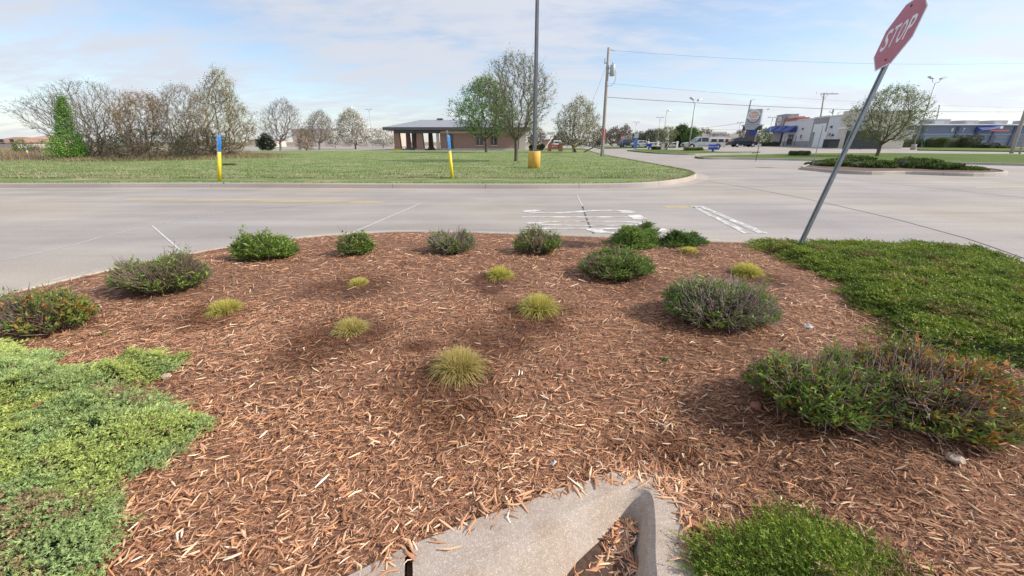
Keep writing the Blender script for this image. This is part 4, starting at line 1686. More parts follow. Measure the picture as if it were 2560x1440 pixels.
# ------------------------------------------------------------------ leaning stop sign
def stop_sign_near():
    B = G(1985, 622, lambda x, y: bed_zs(x, y) + .05)
    B[2] -= .12
    C = np.array([0, 0, CAM_H]) + ray(2246, 84) * 3.8       # centre of the plate
    u = Vector(C - B).normalized()
    L = (C - B) @ np.array(u)
    # plate axes: u up the post; w across, turned about the post
    w = Vector((-.287, -.953, .095))
    w = (w - u * w.dot(u)).normalized()
    nrm_ = w.cross(u)
    t = thing('stop_sign', 'dull mauve red stop sign on a leaning galvanised post in the juniper', 'stop sign', tuple(B))
    rot = Matrix((w, u, nrm_)).transposed().to_4x4()         # local x=w, y=up, z=towards reader

    def place(o):
        o.matrix_local = rot
        return o
    # U-channel post
    h0, h1 = 0.0, L + .28
    prof = [(-.038, .0), (-.022, .0), (-.016, -.026), (.016, -.026), (.022, .0), (.038, .0), (.038, -.004), (.025, -.004), (.019, -.031), (-.019, -.031), (-.025, -.004), (-.038, -.004)]
    n = len(prof)
    vs = [(p[0], y, p[1] - .008) for y in (h0, h1) for p in prof]
    fs = [(i, (i + 1) % n, n + (i + 1) % n, n + i) for i in range(n)] + [tuple(range(n)), tuple(range(n, 2 * n))[::-1]]
    post = place(MB().add(vs, fs).build('post', 'galv', t))
    hm = MB()
    k = 0
    y = .5
    while y < L - .4:
        hm.box(-.005, .005, y - .005, y + .005, -.0345, -.0335)
        y += .1
    a_ = .305
    b_ = a_ * math.tan(R(22.5))
    octo = [(-b_, -a_), (b_, -a_), (a_, -b_), (a_, b_), (b_, a_), (-b_, a_), (-a_, b_), (-a_, -b_)]

    def octm(s, z0, z1, m, name, par):
        ob_ = MB()
        vs = [(p[0] * s, p[1] * s + L, z0) for p in octo] + [(p[0] * s, p[1] * s + L, z1) for p in octo]
        ob_.add(vs, [tuple(range(8))[::-1], tuple(range(8, 16))] + [(i, (i + 1) % 8, 8 + (i + 1) % 8, 8 + i) for i in range(8)])
        return ob_.build(name, m, par)
    plate = place(octm(1.0, -.004, .0, 'sign_white', 'plate', t))
    face = octm(.955, .0002, .0015, 'sign_red', 'red_face', plate)
    for i, ch in enumerate('STOP'):
        me = text_mesh(ch, .34, 'sign_white', .0008, bold=.004)
        v = np.array([q_.co[:] for q_ in me.vertices])
        v[:, 0] -= (v[:, 0].min() + v[:, 0].max()) / 2
        v[:, 1] -= (v[:, 1].min() + v[:, 1].max()) / 2
        v[:, 0] *= .098 / (v[:, 0].max() - v[:, 0].min())
        v[:, 1] *= .205 / (v[:, 1].max() - v[:, 1].min())
        v[:, 2] += .0025
        for q_, c in zip(me.vertices, v):
            q_.co = (c[0] + (-.180 + .12 * i), c[1] + L, c[2])
        link('letter', me, plate)
    for dy in (-.235, .24):
        bm_ = MB()
        bm_.tube([(0, L + dy, .0016), (0, L + dy, .008)], .011, 8)
        bm_.build('bolt', 'bronze', plate)


stop_sign_near()


# ------------------------------------------------------------------ marker posts
def marker_post(base, top, r_, lab, text):
    B, T = np.array(base), np.array(top)
    t = thing('marker_post', lab, 'marker post', tuple(B), group='yellow and blue utility marker posts')
    d = T - B
    yb = MB().tube([d * -.04, d * .66], r_, 14).build('pole', 'yellow', t, smooth=True)
    cap_pts = [d * .655, d * .66, d * .97, d * .99, d]
    cp = MB().tube(cap_pts, [r_ * 1.06, r_ * 1.16, r_ * 1.16, r_ * 1.05, r_ * .55], 14).build('cap', 'blue_plastic', t, smooth=True)
    # label: pale lettering running up the cap
    if text:
        me = text_mesh(text, r_ * 1.25, 'sign_white', .0008)
        h = float(np.linalg.norm(d))
        o = link('lettering', me, cp)
        xax = Vector(d).normalized()
        zax = Vector((0, -1, 0))
        zax = (zax - xax * zax.dot(xax)).normalized()
        yax = zax.cross(xax)
        mt = Matrix((xax, yax, zax)).transposed().to_4x4()
        mt.translation = Vector(d * .82) + zax * (r_ * 1.17)
        o.matrix_local = mt
    return t


for bpx, tpx, lab, tx in [((549, 453), (547, 338), 'upright yellow and blue utility marker post beside the road kerb', 'WARNING WATER PIPELINE'),
                          ((1131, 446), (1120, 338), 'leaning yellow and blue utility marker post on the lawn near the pole base', 'WARNING WATER PIPELINE')]:
    B = G(*bpx, flat(LZ))
    marker_post(B, at(*tpx, B[1]), .055, lab, tx)
for bpx, tpx, lab in [((71, 389), (64, 369), 'leaning small yellow and blue marker in dry grass beside green sapling'), ((227, 391), (223, 368), 'small marker post in dry grass before the bare leaning trees')]:
    B = G(*bpx, flat(LZ))
    marker_post(B, at(*tpx, B[1]), .05, lab, '')

# brown timber block on the lawn
b = G(574, 413, flat(LZ))
tb = thing('timber_block', 'short brown timber block lying on the lawn behind the upright marker', 'timber', tuple(b), R(5))
MB().box(-.33, .33, -.09, .09, -.01, .10).build('timber', mat('rotten_timber', (.10, .055, .035), .9, .3, 6, bump=.5, stretch=(.3, 2, 2)), tb, bevel=.015)
MB().box(-.30, .34, .095, .26, -.01, .07).build('timber', 'bark', tb, bevel=.015)


# ------------------------------------------------------------------ light poles
def lamp_head(par, loc, rz, m='bronze', w=.40, l=.62):
    o = MB().hexa([(-.05, -w / 2, -.06), (l, -w / 2, -.08), (l, w / 2, -.08), (-.05, w / 2, -.06)], [(-.05, -w * .4, .06), (l * .9, -w * .4, .08), (l * .9, w * .4, .08), (-.05, w * .4, .06)]).build('lamp_head', m, par, bevel=.02)
    o.location = loc
    o.rotation_euler = (0, 0, rz)
    ln = MB().box(.05, l - .08, -w * .38, w * .38, -.10, -.075).build('lens', 'lamp_clear', o)
    return o


def big_pole():
    b = G(1336, 421, flat(LZ))
    b[1] += .3
    t = thing('light_pole', 'tall dark steel light pole on a round yellow concrete base', 'light pole', tuple(b))
    MB().tube([(0, 0, -.1), (0, 0, .80), (0, 0, .83)], [.315, .315, .295], 28).build('base', 'base_yellow', t, smooth=True)
    MB().box(-.17, .17, -.17, .17, .83, .86).build('base_plate', 'bronze', t, bevel=.006)
    for a in range(4):
        an = R(45 + 90 * a)
        MB().tube([(math.cos(an) * .19, math.sin(an) * .19, .84), (math.cos(an) * .19, math.sin(an) * .19, .93)], .014, 6).build('anchor_bolt', 'galv_dull', t)
    h = .064
    ps = []
    MB().hexa([(-.085, -.085, .86), (.085, -.085, .86), (.085, .085, .86), (-.085, .085, .86)], [(-.06, -.06, 10.2), (.06, -.06, 10.2), (.06, .06, 10.2), (-.06, .06, 10.2)]).build('shaft', 'pole_dark', t, bevel=.02)
    t.rotation_euler = (0, 0, R(25))
    for rz in (0, math.pi):
        MB().tube([(0, 0, 10.0), (.35 * math.cos(rz), .35 * math.sin(rz), 10.05)], .035, 8).build('arm', 'pole_dark', t)
        lamp_head(t, (.35 * math.cos(rz), .35 * math.sin(rz), 10.05), rz)


big_pole()


def area_light(bpx, tpx, Y, lab, heads=2, r_=.07, base=True, head_rot=0.0, u_arm=True, m='galv_dull', surf=gz, hs=1.0, basez=None):
    """parking-lot light: shaft, U-shaped bracket, tilted heads"""
    x = at(*bpx, Y)[0]
    z0 = float(surf(x, Y))
    top = at(*tpx, Y)
    h = top[2] - z0
    t = thing('area_light', lab, 'light pole', (x, Y, z0))
    if base:
        MB().tube([(0, 0, -.1), (0, 0, .75)], .28, 16).build('base', 'kerb', t, smooth=True)
    MB().tube([(0, 0, .1), (0, 0, h)], [r_ * 1.15, r_ * .8], 10).build('shaft', m, t, smooth=True)
    for k in range(heads):
        a = head_rot + math.pi * k
        d = np.array([math.cos(a), math.sin(a), 0])
        p = [(0, 0, h - .05), tuple(d * .45 * hs + [0, 0, h + .02]), tuple(d * .62 * hs + [0, 0, h + .25]), tuple(d * .62 * hs + [0, 0, h + .45])] if u_arm else [(0, 0, h - .05), tuple(d * .3 * hs + [0, 0, h])]
        MB().tube(p, .035, 6).build('bracket', m, t)
        e = p[-1]
        o = lamp_head(t, e, a, 'grey_metal', .45 * hs, .75 * hs)
        if u_arm:
            o.rotation_euler = (0, R(-18), a)
    return t


area_light((2281, 376), (2326, 206), 58, 'slim light pole with two upturned heads and pale round base beside hedge', 2, head_rot=R(8))
area_light((1722, 366), (1736, 258), 62, 'light pole with two grey box heads behind the parked pickup', 2, r_=.09, base=False, head_rot=R(35))
area_light((1656, 366), (1664, 276), 80, 'light pole with tilted single head above the willow like tree', 1, base=False, head_rot=R(20), u_arm=False)
area_light((1642, 364), (1645, 293), 110, 'slender far light pole with a flat head above pale green trees', 2, base=False, u_arm=False, head_rot=0)
area_light((1585, 364), (1588, 305), 130, 'far thin light pole with a flat head above the bare treeline', 2, base=False, u_arm=False)
area_light((1917, 364), (1925, 293), 92, 'light pole with a flat head beside the blue awning', 2, base=False, u_arm=False)
area_light((1840, 364), (1848, 306), 125, 'thin light pole standing behind the low storefront', 2, base=False, u_arm=False)
area_light((933, 366), (928, 273), 125, 'lone thin light pole beside the white blossom tree', 2, base=False, u_arm=False)
area_light((2066, 366), (2073, 288), 95, 'light pole with two heads showing above the restaurant roof', 2, base=False, head_rot=R(10), hs=1.2)
area_light((2098, 366), (2108, 276), 100, 'single headed light pole behind the restaurant roof', 1, base=False, u_arm=False)


# ------------------------------------------------------------------ utility poles and wires
def util_pole(name, base, top, r0, lab, extras=None):
    B, T = np.array(base), np.array(top)
    t = thing(name, lab, 'utility pole', tuple(B))
    d = T - B
    MB().tube([d * -.03, d * .33, d * .66, d], [r0, r0 * .9, r0 * .78, r0 * .66], 12).build('shaft', 'wood_pole', t, smooth=True)
    if extras:
        extras(t, d)
    return t


PB = G(1505, 391, flat(LZ))
PT = at(1522, 119, PB[1] + .2)


def ex_main(t, d):
    can = MB()
    c = d * .80 + np.array([.42, -.12, 0])
    can.tube([c + [0, 0, -.42], c + [0, 0, -.40], c + [0, 0, .40], c + [0, 0, .46], c + [0, 0, .47]], [.20, .225, .225, .18, .02], 16)
    tr = can.build('transformer', 'grey_metal', t, smooth=True)
    for dz in (-.2, .2):
        MB().box(c[0] - .42, c[0] - .18, c[1] - .03, c[1] + .12, c[2] + dz - .03, c[2] + dz + .03).build('bracket', 'galv_dull', tr)
    MB().tube([c + [0, 0, .45], c + [0, 0, .58], c + [0, 0, .70]], [.05, .07, .03], 8).build('bushing', 'galv_dull', tr)
    loop = [c + [.2, 0, .1], c + [.32, 0, -.2], c + [.30, 0, -.8], c + [.05, 0, -1.15], c + [-.35, 0, -1.2]]
    MB().tube(smooth_path(loop, 5), .016, 5).build('lead_wire', 'wire', t)
    MB().tube([d * .86 + [-.05, 0, 0], d * .86 + [-.28, 0, .12]], .035, 6).build('cutout_arm', 'galv_dull', t)
    MB().tube([d * .86 + [-.28, 0, .0], d * .86 + [-.28, 0, .42]], .03, 6).build('cutout', 'galv_dull', t)
    MB().tube([d * .985 + [.05, 0, 0], d * .98 + [.55, 0, -.08]], .03, 6).build('insulator', 'galv_dull', t)
    MB().box(-.17, .17, -.175, -.165, 1.5, 2.4).build('tag_plate', mat('red_tag', (.45, .12, .10), .6), t)
    MB().box(-.02, .02, -.19, -.176, 0, 3.0).build('ground_wire_guard', 'white_paint', t)


mp_ = util_pole('utility_pole', PB, PT, .17, 'wooden utility pole carrying a grey transformer at the lawn corner', ex_main)
RB = at(2528, 384, 47.0)
RB[2] = float(gz(RB[0], 47.0))
RT = at(2600, 168, 47.0)
util_pole('utility_pole', RB, RT, .17, 'wooden utility pole in front of the blue metal building')
RB2 = at(2548, 386, 46.0)
RB2[2] = float(gz(RB2[0], 46.0))
sp2_ = thing('steel_pole', 'slim grey steel pole standing close beside the wooden utility pole', 'pole', tuple(RB2))
d_ = at(2608, 200, 46.0) - RB2
MB().tube([d_ * -.03, d_], [.085, .07], 10).build('shaft', 'galv_dull', sp2_, smooth=True)


def ex_t(t, d):
    MB().box(-2.2, 2.2, -.08, .08, float(d[2]) - .35, float(d[2]) - .15).build('crossarm', 'wood_pole', t)
    for s in (-1, 1):
        MB().tube([(s * .02 + d[0] * .85, -.1, d[2] - 1.5), (s * 1.0 + d[0], -.1, d[2] - .3)], .05, 5).build('brace', 'galv_dull', t)
    for s in (-2, 0.6, 2):
        MB().tube([(s + d[0], 0, d[2] - .2), (s + d[0], 0, d[2] + .1)], .06, 6).build('insulator', 'galv_dull', t)


x_, Y_ = at(2040, 366, 110)[0], 110
util_pole('utility_pole', (x_, Y_, .4), at(2061, 232, Y_), .22, 'far utility pole with a wide crossarm behind the restaurant', ex_t)


def ex_s(t, d):
    for k, f_ in enumerate((1.0, .82, .68)):
        MB().tube([d * f_, d * f_ + [1.0 - .25 * k, 0, .05]], .06, 5).build('insulator_arm', 'galv_dull', t)


x_ = at(1852, 365, 105)[0]
util_pole('utility_pole', (x_, 105, .4), at(1878, 250, 105), .24, 'bare utility pole rising behind the tall restaurant pylon', ex_s)
x_ = at(2327, 366, 95)[0]
util_pole('utility_pole', (x_, 95, .3), at(2349, 263, 95), .14, 'thin bare pole above the blue building roof')


def wire(a, b, sag, lab, r_=.016, group=None):
    a, b = np.array(a, float), np.array(b, float)
    pts = []
    for t in np.linspace(0, 1, 25):
        p = a * (1 - t) + b * t
        p[2] -= sag * 4 * t * (1 - t)
        pts.append(tuple(p - a))
    o = MB().tube(pts, r_, 4, cap=False).build('overhead_wire', 'wire')
    o.location = a
    tag(o, lab, 'wire', group)
    return o


dm = PT - PB
RTd = RT - RB
wire(PB + dm * .975 + [.5, 0, 0], RB + RTd * 1.05, .5, 'highest overhead wire running right from the transformer pole top', .007)
wire(PB + dm * .69 + [.1, 0, 0], RB + RTd * .55, 0.35, 'middle overhead wire leaving the transformer pole below the grey can', .006)
wire(PB + dm * .565 + [.1, 0, 0], RB + RTd * .50, .35, 'lowest thick overhead cable between the two wooden utility poles', .018)
ga = G(1430, 381, flat(LZ))
wire(PB + dm * .87, ga + (PB + dm * .87 - ga) * .03, .0, 'slanting guy wire from the transformer pole down towards the lawn', .010)
gg = thing('guy_guard', 'yellow plastic guard tube leaning against the blossom tree', 'guy guard', tuple(ga))
gd = (PB + dm * .87 - ga)
gd /= np.linalg.norm(gd)
MB().tube([gd * .0, gd * 2.3], .045, 8).build('tube', mat('sun_bleached_yellow', (.62, .5, .13), .5, .15, 5), gg, smooth=True)
MB().tube([gd * -.15, gd * .1], .02, 6).build('anchor_rod', 'galv_dull', gg)
wire(at(1700, 323, 130), at(2150, 314, 130), .6, 'far thin wire crossing behind the storefront and the pylon', .03)
wire(RB + RTd * .50, at(2900, 240, 40), .2, 'wire leaving the wooden pole beside the blue building', .02)
wire(at(1700, 323, 130), at(1860, 306, 105), .3, 'far wire sloping up to the pole behind the pylon', .03)


# ------------------------------------------------------------------ trees
def grow(seed, H, W, trunk_h, ntar, prof, bf=.45, lean=(0, 0), nstem=1, hollow=.3, up=.15):
    """crown points joined to the cheapest node of the growing tree (path length balanced); returns nodes, parents, radii, tips"""
    r_ = np.random.default_rng(seed)
    pz, pr = np.array([p[0] for p in prof]), np.array([p[1] for p in prof])
    z = r_.random(ntar * 6)
    rad = np.interp(z, pz, pr)
    keep_ = r_.random(len(z)) < rad / rad.max()
    z, rad = z[keep_][:ntar], rad[keep_][:ntar]
    n = len(z)
    th = r_.uniform(0, 2 * math.pi, n)
    lob = 1 + .16 * np.sin(3 * th + seed) * np.sin(5 * z + seed) + .10 * np.sin(7 * th + 2 * seed)
    rr = np.sqrt(hollow ** 2 + (1 - hollow ** 2) * r_.random(n)) * rad * lob * W / 2
    zc = trunk_h + z * (H - trunk_h)
    tar = np.c_[rr * np.cos(th), rr * np.sin(th), zc]
    tar[:, 0] += lean[0] * (zc / H) ** 1.3
    tar[:, 1] += lean[1] * (zc / H) ** 1.3
    nodes = np.zeros((n * 7 + 60 * nstem, 3))
    par = np.full(len(nodes), -1)
    plen = np.zeros(len(nodes))
    cnt = 0
    for s in range(nstem):
        bx_, by_ = (0, 0) if nstem == 1 else (r_.normal(0, .06 * W), r_.normal(0, .03 * W))
        sx, sy = (0, 0) if nstem == 1 else (bx_ * 2.5, by_ * 2.5)
        prev = -1
        th_top = trunk_h * 1.0 if nstem == 1 else trunk_h
        k = max(3, int(th_top / .3))
        for i in range(k + 1):
            f = i / k
            zc_ = th_top * f - .08 * (i == 0)
            nodes[cnt] = (bx_ + sx * f + lean[0] * (max(zc_, 0) / H) ** 1.3 + .015 * math.sin(4 * f + s), by_ + sy * f + lean[1] * (max(zc_, 0) / H) ** 1.3, zc_)
            par[cnt] = prev
            plen[cnt] = 0 if prev < 0 else plen[prev] + np.linalg.norm(nodes[cnt] - nodes[prev])
            prev = cnt
            cnt += 1
    base0 = np.array([0, 0, trunk_h * .7])
    order = np.argsort(np.linalg.norm(tar - base0, axis=1))
    tips = []
    for k in order:
        p = tar[k]
        dv = p - nodes[:cnt]
        dist = np.linalg.norm(dv, axis=1)
        cost = dist + bf * plen[:cnt] + up * np.maximum(0, -dv[:, 2]) * 6 + np.where(nodes[:cnt, 2] < trunk_h * .55, 50, 0)
        j = int(np.argmin(cost))
        dd = dist[j]
        m_ = max(1, int(dd / (.09 * H)))
        prev = j
        # small upward bow
        for i in range(1, m_ + 1):
            f = i / m_
            q_ = nodes[j] * (1 - f) + p * f
            q_[2] -= .10 * dd * math.sin(math.pi * f)
            if i < m_:
                q_[:] += r_.normal(0, .012 * H * .3, 3)
            nodes[cnt] = q_
            par[cnt] = prev
            plen[cnt] = plen[prev] + np.linalg.norm(q_ - nodes[prev])
            prev = cnt
            cnt += 1
        tips.append(prev)
    nodes, par = nodes[:cnt], par[:cnt]
    leafn = np.zeros(cnt)
    leafn[tips] += 1
    for i in range(cnt - 1, -1, -1):
        if par[i] >= 0:
            leafn[par[i]] += leafn[i]
    return nodes, par, leafn, np.array(tips)


def tree_parts(seed, H, W, trunk_h, ntar, prof, r_trunk, bf=.45, lean=(0, 0), nstem=1, hollow=.3, twigs=4, twig_len=.5, nleaf=0, leaf=.12, cols=None, twig_r=.006, leaf_up=.3):
    """returns wood mesh and foliage mesh data"""
    r_ = np.random.default_rng(seed + 100)
    nodes, par, ln, tips = grow(seed, H, W, trunk_h, ntar, prof, bf, lean, nstem, hollow)
    rad = r_trunk * (ln / ln.max()) ** .46
    rad = np.maximum(rad, twig_r)
    k = np.where(par >= 0)[0]
    flare = np.where(nodes[:, 2] < .25, 1.25, 1.0)
    big = rad[k] > .03
    Vt, Ft = [], []
    v, f = tri_sticks(nodes[par[k]][~big], nodes[k][~big], np.minimum(rad[par[k]], rad[k] * 1.5)[~big], rad[k][~big])
    Vt.append(v)
    Ft.append(f)
    off = len(v)
    # stout limbs get eight sides
    kb = k[big]
    A, B = nodes[par[kb]], nodes[kb]
    d = unit(B - A)
    ref = np.where(np.abs(d[:, 2:3]) > .8, np.array([[1., 0, 0]]), np.array([[0, 0, 1.]]))
    u = unit(np.cross(d, ref))
    w = np.cross(d, u)
    ns = 8
    Vb = np.zeros((len(kb), 2 * ns, 3))
    ra = (np.minimum(rad[par[kb]], rad[kb] * 1.6) * flare[par[kb]])[:, None]
    rb = (rad[kb] * flare[kb])[:, None]
    ext = (B - A) * .04
    for i in range(ns):
        t = 2 * math.pi * i / ns
        o = u * math.cos(t) + w * math.sin(t)
        Vb[:, i] = A - ext + o * ra
        Vb[:, ns + i] = B + ext + o * rb
    fb = np.array([[i, (i + 1) % ns, ns + (i + 1) % ns, ns + i] for i in range(ns)])
    Vt.append(Vb.reshape(-1, 3))
    Ft.append((fb[None] + (np.arange(len(kb)) * 2 * ns)[:, None, None]).reshape(-1, 4) + off)
    off += len(Vb) * 2 * ns
    # fine twigs
    cen = np.array([lean[0] * .6, lean[1] * .6, trunk_h + .35 * (H - trunk_h)])
    if twigs:
        a = np.repeat(nodes[tips], twigs, axis=0)
        pd = np.repeat(unit(nodes[tips] - nodes[par[tips]]), twigs, axis=0)
        out = unit(a - cen)
        dd = unit(pd * .7 + out * .5 + r_.normal(0, .45, a.shape) + np.array([0, 0, .25]))
        tl = twig_len * r_.uniform(.4, 1.2, len(a))
        e = a + dd * tl[:, None]
        tw_m = tri_points(a, e, np.full(len(a), twig_r * .85))
        ends = np.r_[e, a, a * .5 + e * .5]
    else:
        ends = nodes[tips]
    wood = (np.concatenate(Vt), np.concatenate(Ft), tw_m if twigs else None)
    fol = None
    if nleaf:
        k = r_.integers(0, len(ends), nleaf)
        pos = ends[k] + r_.normal(0, leaf * .8, (nleaf, 3))
        dirs = unit(unit(pos - cen) * .5 + r_.normal(0, .7, (nleaf, 3)) + np.array([0, 0, leaf_up]))
        ll = leaf * r_.uniform(.6, 1.4, nleaf)
        cl_ = np.array([c[0] for c in cols])
        pp = np.array([c[1] for c in cols])
        # colour keeps to branch clumps
        cid = np.searchsorted(np.cumsum(pp / pp.sum()), np.clip((fbm(pos[:, 0] * .9 + pos[:, 1] * .7 + seed, pos[:, 2] * .9, 2) - .5) * 1.3 + r_.random(nleaf) * .9 + .05, 0, .999))
        cid = np.clip(cid, 0, len(cols) - 1)
        col = cl_[cid] * r_.uniform(.75, 1.25, (nleaf, 1))
        fol = leaves(pos, dirs, ll, ll * r_.uniform(.45, .75, nleaf), col)
    return wood, fol


OVAL = [(0, .45), (.12, .80), (.3, 1.0), (.5, .93), (.7, .72), (.88, .42), (1, .12)]
ROUND = [(0, .40), (.15, .82), (.4, 1.0), (.65, .88), (.85, .55), (1, .2)]
VASE = [(0, .18), (.2, .50), (.45, .82), (.7, 1.0), (.88, .8), (1, .35)]
CONE = [(0, .75), (.1, 1.0), (.35, .85), (.6, .55), (.8, .3), (1, .06)]
BUSH = [(0, .8), (.3, 1.0), (.6, .85), (.85, .5), (1, .2)]


def tree(name, lab, cat, base, wood, fol, bark='bark', group=None, sc=1.0, rz=0.0):
    t = thing(name, lab, cat, tuple(base), rz, group)
    t.scale = (sc, sc, sc)
    tr_ = link('trunk', np_mesh('trunk', wood[0], wood[1], bark), t)
    if wood[2] is not None:
        tag(link('twigs', np_mesh('twigs', wood[2][0], wood[2][1], bark), tr_), kind='stuff')
    if fol is not None:
        link('crown', np_mesh('crown', fol[0], fol[1], 'leaf', fol[2]), t)
    return t


def T(name, lab, base_px, top_y, w_px, surf=flat(LZ), seed=1, trunk_f=.18, prof=OVAL, Y=None, bark='bark', **kw):
    if Y is None:
        b = G(*base_px, surf)
    else:
        x = at(base_px[0], base_px[1], Y)[0]
        b = np.array([x, Y, float(surf(x, Y))])
    d = ray(base_px[0], top_y)
    H = CAM_H + d[2] * b[1] / d[1] - b[2]
    W = w_px * mpp(b)
    lean_px = kw.pop('lean_px', 0)
    kw.setdefault('r_trunk', .022 * H)
    kw['twig_r'] = kw.get('twig_r', .000165 * b[1])
    kw['leaf'] = kw.get('leaf', max(.07, .0019 * b[1]))
    kw['twig_len'] = kw.get('twig_len', .07 * H)
    wood, fol = tree_parts(seed, H * .96, W * .92, trunk_f * H, kw.pop('ntar', 1000), prof, lean=(lean_px * mpp(b), 0), **kw)
    return tree(name, lab, 'bush' if 'bush' in name else 'tree', b, wood, fol, bark)


WHITE = (A3([.86, .85, .79]), .6)
GRNW = (A3([.20, .24, .10]), .28)
OLIVE = (A3([.16, .15, .075]), .3)
YG = (A3([.24, .27, .07]), .5)
LG = (A3([.13, .24, .065]), .55)
DG = (A3([.07, .13, .04]), .3)
BR = (A3([.23, .165, .105]), .5)

# centre group
T('young_tree', 'large half leafed tree in front of the light pole on the lawn', (1290, 403), 128, 196, seed=3, prof=[(0, .25), (.12, .55), (.3, .85), (.5, 1.0), (.7, .92), (.88, .6), (1, .25)], trunk_f=.25, ntar=1200, nleaf=16000, twigs=5, bf=.5, cols=[(A3([.15, .16, .06]), .4), (A3([.24, .28, .10]), .5)], leaf=.062, r_trunk=.13)
T('green_tree', 'full green tree in front of the brick bank windows', (1216, 381), 192, 172, seed=5, prof=ROUND, trunk_f=.23, ntar=1000, nleaf=17000, twigs=4, cols=[(A3([.12, .26, .05]), .5), (A3([.20, .37, .09]), .5), DG], leaf=.14, r_trunk=.2)
T('blossom_tree', 'white blossom pear tree beside the utility pole', (1442, 381), 236, 122, seed=8, prof=OVAL, trunk_f=.13, ntar=900, nleaf=12000, twigs=3, cols=[GRNW, (A3([.66, .64, .52]), .6), OLIVE], leaf=.13, nstem=3, r_trunk=.16)
T('leafing_tree', 'leafing street tree in the shrub island behind the stop sign post', (2192, 391), 208, 172, surf=lawn_z, seed=12, prof=ROUND, trunk_f=.22, ntar=1100, nleaf=13000, twigs=5, bf=.5, cols=[(A3([.25, .33, .09]), .5), (A3([.18, .23, .07]), .5)], leaf=.08, r_trunk=.14)
# row of pears along the back of the lawn
T('bare_tree', 'round bare grey tree beside the dark evergreen bush', (702, 376), 243, 108, seed=14, prof=ROUND, trunk_f=.2, ntar=1050, nleaf=500, twigs=5, bf=.55, lean_px=26, bark='bark_grey', cols=[(A3([.4, .37, .30]), .5), OLIVE], r_trunk=.17)
T('bare_tree', 'bare tree with budding twigs in front of the beige warehouse', (799, 373), 272, 84, Y=78, seed=15, prof=OVAL, trunk_f=.2, ntar=950, nleaf=3000, twigs=5, bf=.55, lean_px=15, bark='bark_grey', cols=[(A3([.42, .38, .30]), .5), (A3([.25, .25, .13]), .4)], r_trunk=.16)
T('blossom_tree', 'tall white blossom tree beside the lone thin light pole', (889, 371), 270, 88, Y=84, seed=16, prof=OVAL, trunk_f=.12, ntar=800, nleaf=12000, twigs=3, cols=[(A3([.40, .39, .30]), .4), WHITE], leaf=.2, r_trunk=.16)
T('blossom_tree', 'low white blossom tree behind the drive through columns', (958, 368), 324, 74, Y=105, seed=17, prof=BUSH, trunk_f=.2, ntar=500, nleaf=6000, twigs=3, cols=[(A3([.42, .41, .33]), .4), WHITE], leaf=.24)
T('blossom_tree', 'small white blossom tree left of the warehouse wall', (838, 368), 330, 40, Y=100, seed=18, prof=BUSH, trunk_f=.25, ntar=300, nleaf=3000, twigs=3, cols=[(A3([.42, .41, .33]), .4), WHITE], leaf=.24)
T('evergreen_bush', 'round dark evergreen bush under the bare grey tree', (670, 375), 334, 42, seed=20, prof=BUSH, trunk_f=.04, ntar=300, nleaf=7000, twigs=2, cols=[(A3([.03, .05, .022]), .5), (A3([.05, .075, .03]), .5)], leaf=.14, r_trunk=.08)
T('budding_bush', 'straw coloured twiggy bush between the two bare trees', (765, 374), 318, 44, Y=72, seed=21, prof=BUSH, trunk_f=.05, ntar=300, nleaf=2200, twigs=5, nstem=4, cols=[BR, OLIVE], leaf=.13, bark='bark_tan')
# thicket at the left
T('budding_tree', 'tallest olive leafed tree behind the upright marker post', (548, 391), 168, 175, seed=23, prof=[(0, .62), (.12, .92), (.3, 1.0), (.5, .80), (.68, .52), (.85, .34), (1, .12)], trunk_f=.07, ntar=1000, nleaf=24000, twigs=4, nstem=4, lean_px=48, bark='bark_tan', cols=[(A3([.21, .17, .09]), .35), (A3([.28, .29, .13]), .5), (A3([.50, .48, .34]), .2)], leaf=.08, r_trunk=.12)
T('leaning_tree', 'bare tree with trunks sweeping left out of the thicket', (285, 397), 196, 190, seed=25, prof=VASE, trunk_f=.12, ntar=1050, nleaf=2500, twigs=5, nstem=3, lean_px=-20, bf=.5, bark='bark_grey', cols=[(A3([.36, .36, .2]), .5), YG], r_trunk=.13)
T('leaning_tree', 'low bare tree spreading far left over the dry grass', (236, 394), 236, 200, seed=26, prof=VASE, trunk_f=.08, ntar=1000, nleaf=300, twigs=5, nstem=3, lean_px=-60, bf=.5, bark='bark', cols=[OLIVE], r_trunk=.10)
T('green_sapling', 'narrow fresh green sapling in front of the bare trees', (178, 399), 238, 74, seed=27, prof=[(0, .9), (.12, 1.0), (.3, .8), (.42, .45), (.6, .42), (.8, .36), (1, .12)], trunk_f=.06, ntar=700, nleaf=12000, twigs=2, lean_px=34, nstem=2, cols=[(A3([.13, .31, .045]), .5), (A3([.25, .46, .08]), .5)], leaf=.085, r_trunk=.05, bark='bark_tan')
T('thicket_tree', 'tan twiggy tree in the middle of the thicket', (352, 398), 226, 130, seed=28, prof=VASE, trunk_f=.06, ntar=1100, nleaf=9000, twigs=5, nstem=4, lean_px=50, bark='bark_tan', cols=[(A3([.30, .21, .11]), .7), OLIVE], leaf=.07, r_trunk=.07)
T('thicket_tree', 'brown bare tree with upright branches next to the tallest tree', (450, 396), 208, 130, seed=29, prof=VASE, trunk_f=.06, ntar=1000, nleaf=5000, twigs=5, nstem=4, lean_px=48, bark='bark_grey', cols=[(A3([.38, .29, .17]), .7), OLIVE], leaf=.07, r_trunk=.09)
T('thicket_bush', 'dark tangled brush at the foot of the thicket', (395, 399), 318, 230, seed=30, prof=BUSH, trunk_f=.03, ntar=800, nleaf=9000, twigs=5, nstem=6, bark='bark', cols=[(A3([.05, .065, .03]), .5), (A3([.13, .095, .065]), .5)], leaf=.08, r_trunk=.04)
